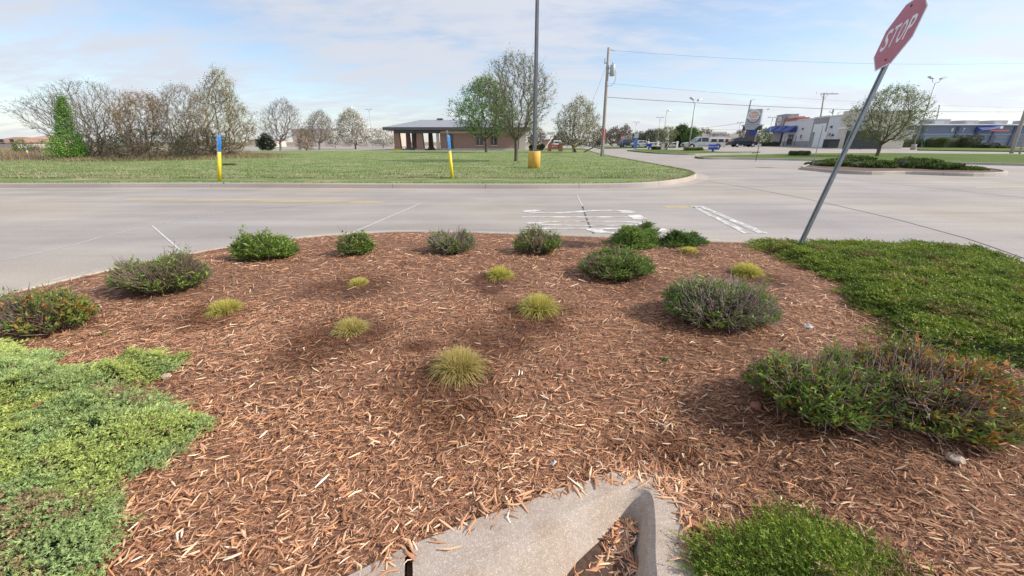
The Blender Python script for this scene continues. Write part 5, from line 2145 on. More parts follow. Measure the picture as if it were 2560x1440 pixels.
T('thicket_bush', 'brown tangled brush under the tallest tree by the marker', (520, 394), 322, 150, seed=31, prof=BUSH, trunk_f=.03, ntar=600, nleaf=6000, twigs=5, nstem=6, bark='bark', cols=[(A3([.055, .065, .03]), .5), (A3([.14, .10, .07]), .5)], leaf=.08, r_trunk=.04)
T('thicket_bush', 'low brown brush beneath the fresh green sapling', (255, 395), 350, 130, seed=32, prof=BUSH, trunk_f=.03, ntar=500, nleaf=1500, twigs=5, nstem=5, bark='bark', cols=[(A3([.09, .075, .05]), .5), (A3([.10, .12, .04]), .3)], leaf=.08, r_trunk=.04)
T('green_bush', 'small yellow green bush behind the leaning small marker', (66, 385), 349, 46, seed=33, prof=BUSH, trunk_f=.05, ntar=250, nleaf=2600, twigs=3, nstem=3, cols=[(A3([.14, .20, .05]), .5), (A3([.20, .25, .08]), .5)], leaf=.08, r_trunk=.03)
T('thicket_bush', 'grey brush between the small bush and the sapling', (115, 386), 350, 70, seed=34, prof=BUSH, trunk_f=.05, ntar=300, nleaf=800, twigs=5, nstem=4, cols=[(A3([.09, .08, .05]), .5), OLIVE], leaf=.08, r_trunk=.03)
# far right of centre
T('willowy_tree', 'pale green wispy tree on the grass island before the fence', (1664, 373), 316, 58, Y=70, surf=gz, seed=40, prof=VASE, trunk_f=.12, ntar=500, nleaf=3500, twigs=5, nstem=3, cols=[(A3([.17, .21, .08]), .5), YG], leaf=.10, r_trunk=.07)
T('green_tree', 'rounded deep green tree behind the parked pickup', (1700, 366), 313, 58, Y=84, surf=gz, seed=41, prof=ROUND, trunk_f=.12, ntar=500, nleaf=9000, twigs=3, cols=[(A3([.035, .08, .02]), .5), (A3([.07, .14, .03]), .5)], leaf=.2, r_trunk=.15)
T('green_tree', 'fresh green tree touching the end of the storefront', (1727, 366), 319, 44, Y=80, surf=gz, seed=42, prof=ROUND, trunk_f=.12, ntar=400, nleaf=6000, twigs=3, cols=[(A3([.09, .16, .03]), .5), (A3([.14, .22, .05]), .5)], leaf=.17, r_trunk=.12)
k = 0
for (px, top, w, cs, lab) in [(1500, 322, 46, [(A3([.16, .13, .11]), .5), OLIVE], 'grey brown far tree left of the distant stop sign'), (1535, 318, 50, [(A3([.19, .15, .13]), .6), OLIVE], 'tallest grey far tree behind the distant stop sign'),
                              (1560, 312, 40, [(A3([.36, .32, .29]), .6), (A3([.16, .13, .1]), .4)], 'pale blossom far tree behind the blue sign pillar'), (1592, 330, 50, [(A3([.07, .08, .06]), .6), OLIVE], 'dark low far tree beside the blue sign pillar'),
                              (1620, 326, 44, [(A3([.13, .15, .09]), .5), (A3([.08, .10, .06]), .4)], 'grey green far tree behind the white fence posts'), (1640, 322, 50, [(A3([.14, .18, .09]), .5), (A3([.09, .12, .06]), .4)], 'olive far tree behind the wispy tree'),
                              (1755, 322, 60, [(A3([.20, .19, .13]), .5), OLIVE], 'hazy brown far tree above the storefront roof'), (1846, 326, 44, [(A3([.20, .15, .12]), .6), OLIVE], 'reddish brown far tree beside the pylon'),
                              (1905, 322, 60, [(A3([.14, .20, .07]), .5), YG], 'pale green far tree between pylon and restaurant'), (1340, 318, 60, [(A3([.20, .17, .14]), .6), OLIVE], 'thin grey far tree right of the bank corner'), (1400, 330, 46, [(A3([.17, .15, .12]), .6), OLIVE], 'low grey far tree beside the leaning post sign')]:
    T('far_tree', lab, (px, 366), top, w, Y=118 + 7 * (k % 4), surf=gz, seed=50 + k, prof=ROUND, trunk_f=.15, ntar=260, nleaf=2600, twigs=4, nstem=2, cols=cs, leaf=.3, r_trunk=.14, twig_r=.03)
    k += 1


# ------------------------------------------------------------------ hedges and low shrubs away from the bed
def hedge(name, lab, px0, px1, ytop, Y, depth, cols, n, leaf=.10, rough=.08, surf=gz, roundness=.35):
    a, b = at(px0, 370, Y), at(px1, 370, Y)
    top = at((px0 + px1) / 2, ytop, Y)[2]
    xc = (a[0] + b[0]) / 2
    z0 = float(surf(xc, Y)) + LZ - .02
    w, h = (b[0] - a[0]), top - z0
    t = thing(name, lab, 'hedge' if 'hedge' in name else 'shrub', (xc, Y, z0))
    # superellipsoid surface points
    th, ph = rng.uniform(0, 6.283, n), np.arcsin(rng.uniform(-.25, 1, n))

    def se(c, e):
        return np.sign(c) * np.abs(c) ** e
    e = roundness
    P = np.c_[w / 2 * se(np.cos(ph), e) * se(np.cos(th), e), depth / 2 * se(np.cos(ph), e) * se(np.sin(th), e), h * np.maximum(se(np.sin(ph), e), 0.02)]
    P *= (1 + rough * (fbm(P[:, 0] * 1.5 + 3, P[:, 2] * 1.5 + P[:, 1] * 1.5, 3)[:, None] - .5) * 2)
    d = unit(P * [1 / w, 1 / depth, 1 / h] + rng.normal(0, .35, (n, 3)) + [0, 0, .1])
    c = np.array(cols)[rng.integers(0, len(cols), n)] * rng.uniform(.7, 1.25, (n, 1))
    ll = leaf * rng.uniform(.6, 1.3, n)
    v, f, cc_ = leaves(P - d * leaf * .5, d, ll, ll * .6, c)
    link('foliage', np_mesh('foliage', v, f, 'leaf', cc_), t)
    # inner body
    bm = bmesh.new()
    bmesh.ops.create_uvsphere(bm, u_segments=20, v_segments=12, radius=1)
    for q_ in bm.verts:
        x_, y_, z_ = q_.co
        q_.co = (w * .46 * np.sign(x_) * abs(x_) ** e, depth * .46 * np.sign(y_) * abs(y_) ** e, h * .93 * max(np.sign(z_) * abs(z_) ** e, -.02))
    me = bpy.data.meshes.new('branches')
    bm.to_mesh(me)
    bm.free()
    me.materials.append(M['juniper_body'])
    link('branches', me, t)
    return t


HG = [[.10, .155, .04], [.15, .21, .055], [.07, .11, .03]]
HD = [[.03, .05, .018], [.05, .07, .03], [.07, .055, .04]]
hedge('clipped_hedge', 'large clipped rounded green hedge in front of the blue building', 2320, 2392, 344, 66, 3.0, HG, 6000)
hedge('dark_shrub', 'tall dark reddish shrub beside the clipped hedge', 2385, 2438, 340, 65, 2.4, HD, 4000, rough=.35, roundness=.6)
hedge('dark_shrub', 'low dark shrub beside the yellowish shrub near the utility pole', 2442, 2492, 358, 63, 2.0, HD, 2600, rough=.3, roundness=.6)
hedge('low_hedge', 'low yellow green shrub in front of the blue garage door', 2490, 2520, 364, 62, 1.6, [[.11, .16, .04], [.15, .18, .05]], 1500, rough=.2, roundness=.6)
hedge('low_hedge', 'long dark green hedge behind the leafing street tree', 2212, 2296, 346, 68, 1.8, HG, 4000, rough=.12)
hedge('box_shrub', 'small square green shrub on the verge before the restaurant', 1982, 2022, 377, 40, 1.2, [[.09, .15, .03], [.13, .19, .045]], 1800, leaf=.08, rough=.15)
hedge('low_hedge', 'bright yellow green clipped shrub in front of the pickup', 1712, 1756, 368.5, 58, 1.4, [[.16, .21, .04], [.21, .25, .06]], 1800, rough=.12)
hedge('box_shrub', 'dark box shrub beside the white utility cabinet on the island', 1630, 1655, 366, 66, 1.2, [[.05, .09, .025], [.07, .11, .03]], 1200, rough=.12)
hedge('dark_hedge', 'dark evergreen hedge along the brick wall behind the light pole', 1322, 1362, 361, 66, 1.4, [[.03, .035, .018], [.05, .05, .03]], 1800, rough=.12)
hedge('dark_hedge', 'dark planting under the blue awning windows', 1896, 1948, 354, 88, 1.5, [[.03, .045, .02], [.05, .06, .03]], 1800, rough=.3)

# shrub island beyond the junction
is2 = [(2000, 422.5), (2030, 427), (2100, 433.5), (2180, 437), (2260, 436), (2330, 438), (2430, 441), (2510, 439), (2515, 433), (2470, 427), (2380, 424), (2280, 420), (2200, 417), (2100, 414), (2030, 414)]
isp = [G(x, y, gz)[:2] for x, y in is2]
isp = [p for p in smooth_path(isp, 3, closed=True)]
kerb('shrub_island_kerb', isp + [isp[0]], seg=2.6, side=1)
cI = np.mean(isp, axis=0)
slab('shrub_island_soil', [tuple(cI + (p - cI) * .985) for p in isp], .10, 'island_soil')
for i, (p0, p1, yt, Y, dpt, lab) in enumerate([(2040, 2110, 403, 24.2, 2.2, 'long low juniper nearest the pale sign post on the island'), (2095, 2165, 392, 24.6, 2.6, 'tallest island juniper beneath the leafing street tree'), (2130, 2222, 402, 22.9, 2.6, 'sprawling flat juniper along the front island kerb'),
                                               (2248, 2318, 397, 22.4, 2.4, 'dark mounded island juniper beside a bare soil gap'), (2300, 2385, 407, 21.4, 2.2, 'flat island juniper between the dark mound and island tip'), (2370, 2462, 417, 20.8, 1.4, 'thin juniper at the tip of the shrub island')]):
    t = hedge('island_juniper', lab, p0, p1, yt, Y, dpt, [[.075, .13, .03], [.12, .18, .04], [.17, .22, .055], [.05, .085, .025]], 4200, leaf=.11, rough=.85, roundness=.95)
    t['category'] = 'juniper'


# ------------------------------------------------------------------ grass blades on the lawn and in the field
def turf(name, n, gen, h, w, cols, kind_m='blade'):
    x, y, z = gen(n)
    m_ = len(x)
    d = unit(np.c_[rng.normal(0, .45, (m_, 2)), np.ones(m_)])
    c = np.array([q_[0] for q_ in cols])[rng.choice(len(cols), m_, p=[q_[1] for q_ in cols])] * rng.uniform(.75, 1.25, (m_, 1))
    if name == 'lawn_grass':
        dry = fbm(x * .9, y * 1.6, 3) + .25 * (y < 17.5) * rng.random(m_) > .60
        c = np.where(dry[:, None], np.array([[.44, .39, .25]]) * rng.uniform(.75, 1.2, (m_, 1)), c)
    hh = h * rng.uniform(.5, 1.3, m_)
    side = unit(np.cross(d, rng.normal(0, 1, (m_, 3)))) * (w * rng.uniform(.6, 1.4, m_))[:, None]
    b = np.c_[x, y, z]
    V = np.stack([b - side, b + side, b + d * hh[:, None]], 1).reshape(-1, 3)
    o = link(name, np_mesh(name, V, np.arange(m_ * 3).reshape(-1, 3), kind_m, np.repeat(c, 3, axis=0)))
    return tag(o, kind='stuff')


def gen_lawn(n):
    y = 15.0 + 40 * rng.random(n) ** 2.2
    x = rng.uniform(-1.6, .85, n) * y
    k = inside(x, y, lawn_poly) & ~inside(x, y, fe)
    return x[k], y[k], np.full(k.sum(), LZ - .005)


turf('lawn_grass', 60000, gen_lawn, .075, .016, [([.15, .22, .065], .32), ([.21, .275, .10], .30), ([.42, .37, .23], .28), ([.09, .15, .035], .10)])


def gen_field(n):
    y = rng.uniform(26, 66, n)
    x = rng.uniform(-95, -22, n)
    k = inside(x, y, fe) & (x > -1.65 * y)
    return x[k], y[k], np.full(k.sum(), LZ)


turf('tall_dry_grass', 52000, gen_field, .50, .022, [([.33, .255, .16], .5), ([.27, .20, .12], .3), ([.40, .33, .22], .2)])


def gen_edge(n):
    i = rng.integers(0, len(lawn_edge) - 1, n)
    f = rng.random(n)
    P = lawn_edge[i] * (1 - f[:, None]) + lawn_edge[i + 1] * f[:, None] + rng.normal(0, .05, (n, 2)) + [0, .05]
    return P[:, 0], P[:, 1], np.full(n, LZ - .005)


turf('kerb_edge_grass', 16000, gen_edge, .07, .012, [([.15, .20, .06], .4), ([.36, .31, .19], .45), ([.09, .13, .035], .15)])


def gen_scruff(n):
    c = np.array([G(x, y, flat(LZ))[:2] for x, y in [(480, 397), (540, 393), (380, 400), (300, 401), (610, 394), (650, 388), (250, 402), (560, 394)]])
    k = rng.integers(0, len(c), n)
    P = c[k] + rng.normal(0, 1, (n, 2)) * [1.6, .8]
    return P[:, 0], P[:, 1], np.full(n, LZ)


turf('scruffy_grass', 9000, gen_scruff, .28, .02, [([.34, .27, .17], .6), ([.24, .22, .10], .4)])


# ------------------------------------------------------------------ brick bank
def rect_on(parent, name, m, c0, c1, y0, y1, o):
    """box between two world corners (x, z) with depth y0..y1, in the parent's coordinates"""
    return MB().box(min(c0[0], c1[0]) - o[0], max(c0[0], c1[0]) - o[0], y0 - o[1], y1 - o[1], min(c0[2], c1[2]) - o[2], max(c0[2], c1[2]) - o[2]).build(name, m, parent)


M['metal_roof'] = mat('grey_metal_roof', (0.30, 0.31, 0.34), .5, .06, 1.0, metal=.2)
M['fascia'] = mat('dark_fascia', (0.085, 0.087, 0.10), .6, .1, 2)
YB = 72.0


def bank():
    o = np.array([at(1100, 372, YB)[0], YB, .0])
    t = thing('bank_building', 'low brick bank with grey hip roof and open drive through canopy', 'building', tuple(o))
    x = lambda px, py=350: at(px, py, YB)[0] - o[0]
    z = lambda py, px=1150: at(px, py, YB)[2]
    xl, xr = x(962), x(1318)
    ze, zr = z(325), z(293)
    dep = 17.0
    # walls
    wl_, wr_ = x(1098), x(1312)
    wall = MB().box(wl_, wr_, .9, dep - 1, -.2, ze + .05).build('wall', 'brick', t)
    MB().box(wl_ - .02, wr_ + .02, .84, .9, z(333), z(327.5)).build('stone_band', 'cream', wall)
    MB().box(wl_ - .02, wr_ + .02, .85, .9, -.1, .35).build('stone_plinth', 'cream', wall)
    # roof with overhang
    xa, xb = xl, xr + .6
    rl, rr = x(1030), xb - 7.5
    rf = MB()
    zz0 = ze + .42
    A_, B_, C_, D_ = (xa, -.6, zz0), (xb, -.6, zz0), (xb, dep, zz0), (xa, dep, zz0)
    E_, F_ = (rl, dep * .5, zr), (rr, dep * .5, zr)
    rf.add([A_, B_, C_, D_, E_, F_], [(0, 1, 5, 4), (1, 2, 5), (2, 3, 4, 5), (3, 0, 4), (3, 2, 1, 0)])
    roof = rf.build('roof', 'metal_roof', t)
    # standing seams on the front slope
    for k in range(1, 40):
        xs_ = xa + (xb - xa) * k / 40
        f = min(1, (xs_ - xa) / (rl - xa), (xb - xs_) / (xb - rr))
        if f < .05:
            continue
        n_ = np.array([0, -(zr - zz0), dep * .5 + .6])
        n_ /= np.linalg.norm(n_)
        p0, p1 = np.array([xs_, -.6, zz0]) + n_ * .02, np.array([xs_, -.6 + (dep * .5 + .6) * f, zz0 + (zr - zz0) * f]) + n_ * .02
        MB().tube([p0, p1], .03, 4).build('seam', 'metal_roof', roof)
    MB().box(x(1075), x(1090), dep * .5 - .5, dep * .5 + .5, zr - .1, zr + .25).build('roof_vent', 'fascia', roof)
    MB().box(xa, xb, -.66, -.6, ze + .0, zz0 + .02).build('fascia', 'fascia', t)
    MB().box(xa, xa + .06, -.6, dep, ze, zz0 + .02).build('fascia', 'fascia', t)
    MB().box(xb - .06, xb, -.6, dep, ze, zz0 + .02).build('fascia', 'fascia', t)
    MB().box(xa + .07, xb - .07, -.59, dep - .05, ze + .03, ze + .12).build('soffit', 'fascia', t)
    MB().box(x(985), x(1098), .2, .9, z(333), ze + .02).build('canopy_beam', 'fascia', t)
    # brick piers
    for px, w, y_ in [(992, .95, .5), (1049, 1.05, .5), (1020, .8, dep - 3), (1076, .8, dep - 3), (1035, .8, dep * .5), (1094, .45, .5)]:
        m_ = 'cream' if px == 1094 else 'brick'
        xc = at(px, 350, YB + y_)[0] - o[0]
        pr = MB().hexa([(xc - w * .62, y_, -.2), (xc + w * .62, y_, -.2), (xc + w * .62, y_ + w, -.2), (xc - w * .62, y_ + w, -.2)], [(xc - w * .45, y_, ze + .05), (xc + w * .45, y_, ze + .05), (xc + w * .45, y_ + w, ze + .05), (xc - w * .45, y_ + w, ze + .05)]).build('pier', m_, t)
        MB().box(xc - w * .8, xc + w * .8, y_ - .3, y_ + w + .3, -.1, .28).build('yellow_kerb_block' if px == 992 else 'kerb_block', 'base_yellow' if px == 992 else 'kerb', pr)
    # teller lane equipment and windows
    for px0, px1, py0, py1, nm in [(1190, 1206, 337, 363, 'window'), (1226, 1242, 337, 363, 'window'), (1116, 1131, 335, 372, 'door')]:
        a, b = x(px0), x(px1)
        fr_ = MB()
        fw = .10
        for (u0, u1, v0, v1) in [(a, b, z(py0) - fw, z(py0)), (a, b, z(py1), z(py1) + fw), (a, a + fw, z(py1) + fw, z(py0) - fw), (b - fw, b, z(py1) + fw, z(py0) - fw)]:
            fr_.box(u0, u1, .80, .895, v0, v1)
        f_ = fr_.build(nm, 'fascia', t)
        MB().box(a + fw, b - fw, .86, .892, z(py1) + fw, z(py0) - fw).build('pane', 'glass', f_)
        if nm == 'window':
            MB().box((a + b) / 2 - .03, (a + b) / 2 + .03, .82, .858, z(py1) + fw, z(py0) - fw).build('mullion', 'cream', f_)
            MB().box(a - .1, b + .1, .76, .9, z(py1) - .14, z(py1) - .002).build('sill', 'cream', f_)
    MB().box(x(1298), x(1314), .78, .9, 0, ze).build('corner_pilaster', 'cream', t)


bank()


def small_building(name, lab, px0, px1, ytop, Y, depth, wall_m, roof='flat', eave=None, roof_m='metal_roof', ybase=367):
    a, b = at(px0, ybase, Y), at(px1, ybase, Y)
    xc = (a[0] + b[0]) / 2
    t = thing(name, lab, 'building', (xc, Y, 0))
    w = b[0] - a[0]
    zt = at((px0 + px1) / 2, ytop, Y)[2]
    ze = zt if eave is None else at((px0 + px1) / 2, eave, Y)[2]
    MB().box(-w / 2, w / 2, 0, depth, -.3, ze).build('wall', wall_m, t)
    if roof == 'flat':
        MB().box(-w / 2 - .15, w / 2 + .15, -.15, depth + .15, ze, ze + .35).build('roof', roof_m, t)
    else:
        o_ = .5
        MB().add([(-w / 2 - o_, -o_, ze), (w / 2 + o_, -o_, ze), (w / 2 + o_, depth + o_, ze), (-w / 2 - o_, depth + o_, ze), (-w * .22, depth / 2, zt), (w * .22, depth / 2, zt)], [(0, 1, 5, 4), (1, 2, 5), (2, 3, 4, 5), (3, 0, 4), (3, 2, 1, 0)]).build('roof', roof_m, t)
    return t, w, ze


M['beige'] = mat('beige_cladding', (.50, .42, .35), .8, .06, .5)
M['brown_roof'] = mat('brown_shingles', (.30, .18, .13), .9, .2, 3)
M['pale_wall'] = mat('pale_wall', (.60, .55, .49), .8, .06, 1)
t, w, ze = small_building('warehouse', 'long beige warehouse with white roof edge behind the bare trees', 735, 985, 323, 135, 22, 'beige', roof_m='white_paint')
for k in range(5):
    MB().box(-w / 2 + 2 + k * 5.5, -w / 2 + 4.6 + k * 5.5, -.06, -.01, 0, 3.0).build('dock_door', 'pale_wall', t)
t, w, ze = small_building('house', 'distant house with brown hip roof beyond the dry field', -40, 44, 342, 120, 12, 'pale_wall', 'hip', 357, 'brown_roof')
for k in (-3, 1, 4):
    MB().box(k - .6, k + .6, -.05, -.01, .9, 2.2).build('window', 'glass', t)
t, w, ze = small_building('house', 'distant pink roofed house half hidden by grey brush', 76, 112, 337, 150, 12, 'pale_wall', 'hip', 347, mat('pink_roof', (.42, .27, .23), .9, .15, 3))
MB().box(-2, -.8, -.05, -.01, 1, 2.3).build('window', 'glass', t)
t, w, ze = small_building('shed', 'far pale shed low behind the bare grey tree', 625, 672, 352, 125, 10, 'pale_wall', roof_m='brown_roof')
MB().box(-1, 1, -.05, -.01, 0, 2.2).build('door', 'fascia', t)
t, w, ze = small_building('far_store', 'distant low brown store behind the blossom tree', 1360, 1470, 349, 165, 12, mat('brown_wall', (.26, .19, .16), .85, .1, 1), roof_m='pale_wall')
for k in range(4):
    MB().box(-w / 2 + 2 + k * 4, -w / 2 + 4.5 + k * 4, -.06, -.01, 0, 2.4).build('window', 'glass', t)


# storefront with sign
def storefront():
    Y = 118.0
    o = np.array([at(1790, 362, Y)[0], Y, .4])
    t = thing('storefront', 'low cream storefront with a white sign panel and dark windows', 'building', tuple(o))
    x = lambda px: at(px, 350, Y)[0] - o[0]
    z = lambda py: at(1790, py, Y)[2] - o[2]
    MB().box(x(1736), x(1845), 0, 12, -.3, z(335)).build('wall', 'cream', t)
    MB().box(x(1774), x(1812), -.35, -.01, z(346), z(329.5)).build('sign_wall', 'pale_wall', t)
    MB().box(x(1734), x(1846), -.8, -.36, z(347.5), z(345)).build('canopy', 'white_paint', t)
    for k, px in enumerate((1740, 1757, 1774, 1792, 1809, 1822, 1834)):
        p1 = (1740, 1757, 1774, 1792, 1809, 1822, 1834, 1844)[k + 1]
        w_ = MB().box(x(px) + .25, x(p1) - .25, -.06, -.01, .15, z(347.6)).build('window', 'glass', t)
        MB().box(x(px) - .12, x(px) + .12, -.75, -.45, -.3, z(347.6)).build('post', 'white_paint', t)
    for px in (1806, 1818, 1829):
        MB().box(x(px) - .5, x(px) + .5, -.10, -.07, .1, 1.0).build('red_panel', 'brick_red', t)
    me = text_mesh('VANTAGE', 1.15, mat('sign_teal', (.10, .14, .18), .6), .03)
    lt = link('lettering', me, t)
    lt.rotation_euler = (math.pi / 2, 0, 0)
    lt.location = (x(1797), -.40, z(337.5))
    MB().add([(x(1778), -.40, z(334)), (x(1783), -.40, z(334)), (x(1782), -.40, z(342)), (x(1780), -.40, z(342)), (x(1778), -.37, z(334)), (x(1783), -.37, z(334)), (x(1782), -.37, z(342)), (x(1780), -.37, z(342))], [(0, 1, 2, 3), (7, 6, 5, 4), (0, 4, 5, 1), (1, 5, 6, 2), (2, 6, 7, 3), (3, 7, 4, 0)]).build('emblem', mat('sign_blue_grey', (.16, .2, .26), .6), t)


storefront()

# ------------------------------------------------------------------ restaurant on the right
M['unit_grey'] = mat('rooftop_unit_grey', (.34, .34, .36), .6, .1, 2)
M['stucco'] = mat('pale_grey_stucco', (.70, .70, .70), .85, .04, 1.5, bump=.1)
M['stucco_tan'] = mat('cream_stucco', (.66, .60, .50), .85, .05, 1.5, bump=.1)
M['stone_grey'] = mat('grey_split_stone', (.34, .32, .32), .9, .25, 2.2, bump=.3)
M['awning'] = mat('blue_awning', (.025, .055, .26), .6, .12, 3)
M['rest_red'] = mat('restaurant_red', (.40, .10, .095), .6, .08, 2)
M['bun'] = mat('emblem_orange', (.66, .40, .22), .5, .05, 4)
M['emblem_blue'] = mat('emblem_blue', (.03, .07, .25), .5, .05, 4)
M['emblem_red'] = mat('emblem_red', (.50, .10, .09), .5, .05, 4)


def emblem(parent, c, ux, nrm_, r_):
    """round emblem: white disc, orange bun halves, red name between, blue crescent; c centre, ux right, nrm_ outwards"""
    ux, nrm_ = Vector(ux).normalized(), Vector(nrm_).normalized()
    uz = nrm_.cross(ux)
    mt = Matrix((ux, uz, nrm_)).transposed().to_4x4()
    mt.translation = Vector(c)
    disc = MB()
    P = [(math.cos(a) * r_, math.sin(a) * r_) for a in np.linspace(0, 2 * math.pi, 33)[:-1]]
    disc.prism(P, 0, .05)
    d = disc.build('emblem', 'sign_white', parent)
    d.matrix_local = mt

    def seg(y0, y1, rr, m, z):
        pts = []
        for a in np.linspace(0, 2 * math.pi, 60):
            x_, y_ = math.cos(a) * rr, math.sin(a) * rr * .95
            if (y0 <= y_ <= y1):
                pts.append((x_, y_))
        return pts
    top = seg(.36 * r_, 2 * r_, .80 * r_, 'bun', .05)
    bot = seg(-2 * r_, -.36 * r_, .80 * r_, 'bun', .05)
    for pts in (top, bot):
        ang = sorted(pts, key=lambda p: math.atan2(p[1] - np.mean([q_[1] for q_ in pts]), p[0]))
        MB().prism(ang, .052, .062).build('bun_half', 'bun', d)
    for txt, yy in (('BURGER', .14), ('KING', -.16)):
        me = text_mesh(txt, .40 * r_, 'emblem_red', .004)
        l = link('lettering', me, d)
        l.location = (0, yy * r_, .06)
    cr = [(math.cos(a) * .97 * r_, math.sin(a) * .97 * r_) for a in np.linspace(R(200), R(375), 24)] + [(math.cos(a) * .84 * r_ + .0 * r_, math.sin(a) * .84 * r_) for a in np.linspace(R(372), R(204), 24)]
    n = len(cr) // 2
    cm = MB()
    vs = [(p[0], p[1], .066) for p in cr]
    cm.add(vs, [(i, i + 1, 2 * n - 2 - i, 2 * n - 1 - i) for i in range(n - 1)])
    cm.build('crescent', 'emblem_blue', d)
    return d


def restaurant():
    N_ = np.array([54.3, 64.5])
    a = np.array([6.3, 24.2])
    Lw = np.hypot(*a)
    a = a / Lw
    zb = .42
    nn_ = np.array([-a[1], a[0]])                # outward normal of the long wall (towards the drive)
    t = thing('restaurant', 'pale grey restaurant with blue awning, red parapet and round emblem', 'building', (N_[0], N_[1], zb), math.atan2(a[1], a[0]))
    # local: x along the wall away from the near corner, +y outwards (towards the drive), z up

    def W(px, py):
        d = ray(px, py)
        # solve (d.xy * k - N).nn = 0
        k = (N_ @ nn_) / (d[:2] @ nn_)
        p = d * k
        return float((p[:2] - N_) @ a), float(CAM_H + p[2] - zb)
    sF = W(1932, 340)[0]
    zt = W(2148, 283)[1]
    dep = 5.5
    MB().box(0, sF, -dep, 0, -.5, zt).build('wall', 'stucco', t)
    MB().box(-.06, -.003, -dep, -.01, -.5, zt - .02).build('end_wall', 'stucco_tan', t)
    MB().box(-.12, sF + .12, -dep - .12, .10, zt, zt + .14).build('parapet_cap', 'white_paint', t)

    def patch(name, m, p0, p1, y0, y1, out, inset=-.0, par=t, zlo=None, bev=0):
        s0, z0 = W(p0, y1)
        s1, z1 = W(p1, y0)
        z0 = z0 if zlo is None else zlo
        s0, s1 = W(p0, (y0 + y1) / 2)[0], W(p1, (y0 + y1) / 2)[0]
        return MB().box(min(s0, s1), max(s0, s1), inset, out, min(z0, z1), max(z0, z1)).build(name, m, par, bevel=bev)
    patch('stone_base', 'stone_grey', 2104, 1955, 353, 366, .06, .002, zlo=-.45)
    patch('stone_pilaster', 'stone_grey', 2067, 2030, 294, 352, .045, .002)
    patch('tower_front', 'stucco_tan', 2148, 2104, 280, 360, .35, .003, zlo=-.45)
    patch('ledge', 'white_paint', 2150, 2103, 318, 321, .45, .352)
    patch('white_panel', 'white_paint', 2066, 2036, 330.5, 366, .16, .065, zlo=-.3)
    patch('white_panel', 'white_paint', 2066, 2036, 311, 329, .16, .065)
    s0, s1 = W(1959, 320)[0], W(1938, 320)[0]
    z2 = W(1948, 288)[1]
    MB().box(s0, s1, -2.5, .25, 0, z2).build('sign_tower', 'stone_grey', t)
    MB().box(W(1994, 300)[0], s0 - .02, -2.2, .14, W(1975, 303)[1], W(1975, 296)[1]).build('red_parapet', 'rest_red', t)
    MB().box(W(1985, 300)[0], s0 - .03, -2.0, -.4, W(1975, 296)[1], W(1975, 292)[1]).build('parapet_box', 'stucco_tan', t)
    zc = W(1948, 306)[1]
    emblem(t, ((s0 + s1) / 2, .26, zc), (-1, 0, 0), (0, 1, 0), min(1.25, (s1 - s0) * .33))
    # awning in three bays
    for (p0, p1) in [(1994, 1972), (1971, 1951), (1950, 1928)]:
        sa, sb_ = W(p0, 322)[0], W(p1, 322)[0]
        zt_, zb_ = W((p0 + p1) / 2, 315)[1], W((p0 + p1) / 2, 327)[1]
        MB().add([(sa, .26, zt_), (sb_, .26, zt_), (sb_, 1.5, zb_), (sa, 1.5, zb_), (sb_, 1.5, zb_ - .28), (sa, 1.5, zb_ - .28), (sa, .26, zb_ - .28), (sb_, .26, zb_ - .28)],
                 [(0, 1, 2, 3), (3, 2, 4, 5), (0, 3, 5, 6), (1, 7, 4, 2), (5, 4, 7, 6), (6, 7, 1, 0)]).build('awning', 'awning', t)
    for (p0, p1) in [(1956, 1949), (1948, 1941), (1940, 1934)]:
        w_ = patch('window', 'fascia', p0, p1, 332, 359, .10, .065)
        patch('pane', 'glass', p0 - 1, p1 + 1, 333, 358, .12, .102, par=w_)
    for (p0, p1) in [(1982, 1976), (1975, 1969)]:
        d_ = patch('door', 'fascia', p0, p1, 337, 363, .12, .065)
        patch('pane', 'glass', p0 - 1, p1 + 1, 339, 360, .14, .122, par=d_)
    for p0, p1, y0, y1 in [(2008, 2001, 335, 348), (2080, 2073, 331, 343)]:
        m_ = patch('menu_board', 'sign_white', p0, p1, y0, y1, .16, .005)
        patch('menu_print', 'rest_red', p0 - 1, p1 + 1, y0 + 1.5, y1 - 2, .17, .162, par=m_)
    for px, py in [(2008, 322), (2080, 317), (2083, 338), (2127, 303)]:
        s_, z_ = W(px, py)
        MB().hexa([(s_ - .2, .0, z_ - .15), (s_ + .2, .0, z_ - .15), (s_ + .2, .35, z_ - .15), (s_ - .2, .35, z_ - .15)], [(s_ - .2, .0, z_ + .18), (s_ + .2, .0, z_ + .18), (s_ + .2, .12, z_ + .18), (s_ - .2, .12, z_ + .18)]).build('wall_lamp', 'bronze', t)
    s_, z_ = W(2038, 283)
    MB().tube([(s_, -3, zt + .1), (s_, -3, zt + 1.0)], .08, 6).build('dish_mast', 'galv_dull', t)
    MB().tube([(s_, -2.9, zt + 1.2), (s_, -3.05, zt + 1.2)], [.45, .1], 14).build('dish', 'galv_dull', t)
    for px in (1985, 2014):
        s_, _ = W(px, 350)
        MB().tube([(s_, 1.8, -.2), (s_, 1.8, 2.2)], .06, 6).build('canopy_post', 'fascia', t)


restaurant()

# dark screen fence by the restaurant, bin, and screen-wall
def slat_fence(name, lab, px0, px1, ytop, Y, m, n):
    a, b = at(px0, 366, Y), at(px1, 366, Y)
    z0 = float(gz(a[0], Y))
    h = at((px0 + px1) / 2, ytop, Y)[2] - z0
    t = thing(name, lab, 'fence', (a[0], Y, z0))
    w = b[0] - a[0]
    for k in range(n):
        MB().box(w * k / n + .02, w * (k + 1) / n - .02, 0, .05, .05, h).build('slat', m, t)
    for k in (0, .5, 1):
        MB().box(w * k - .06, w * k + .06, .051, .15, -.1, h + .05).build('post', m, t)


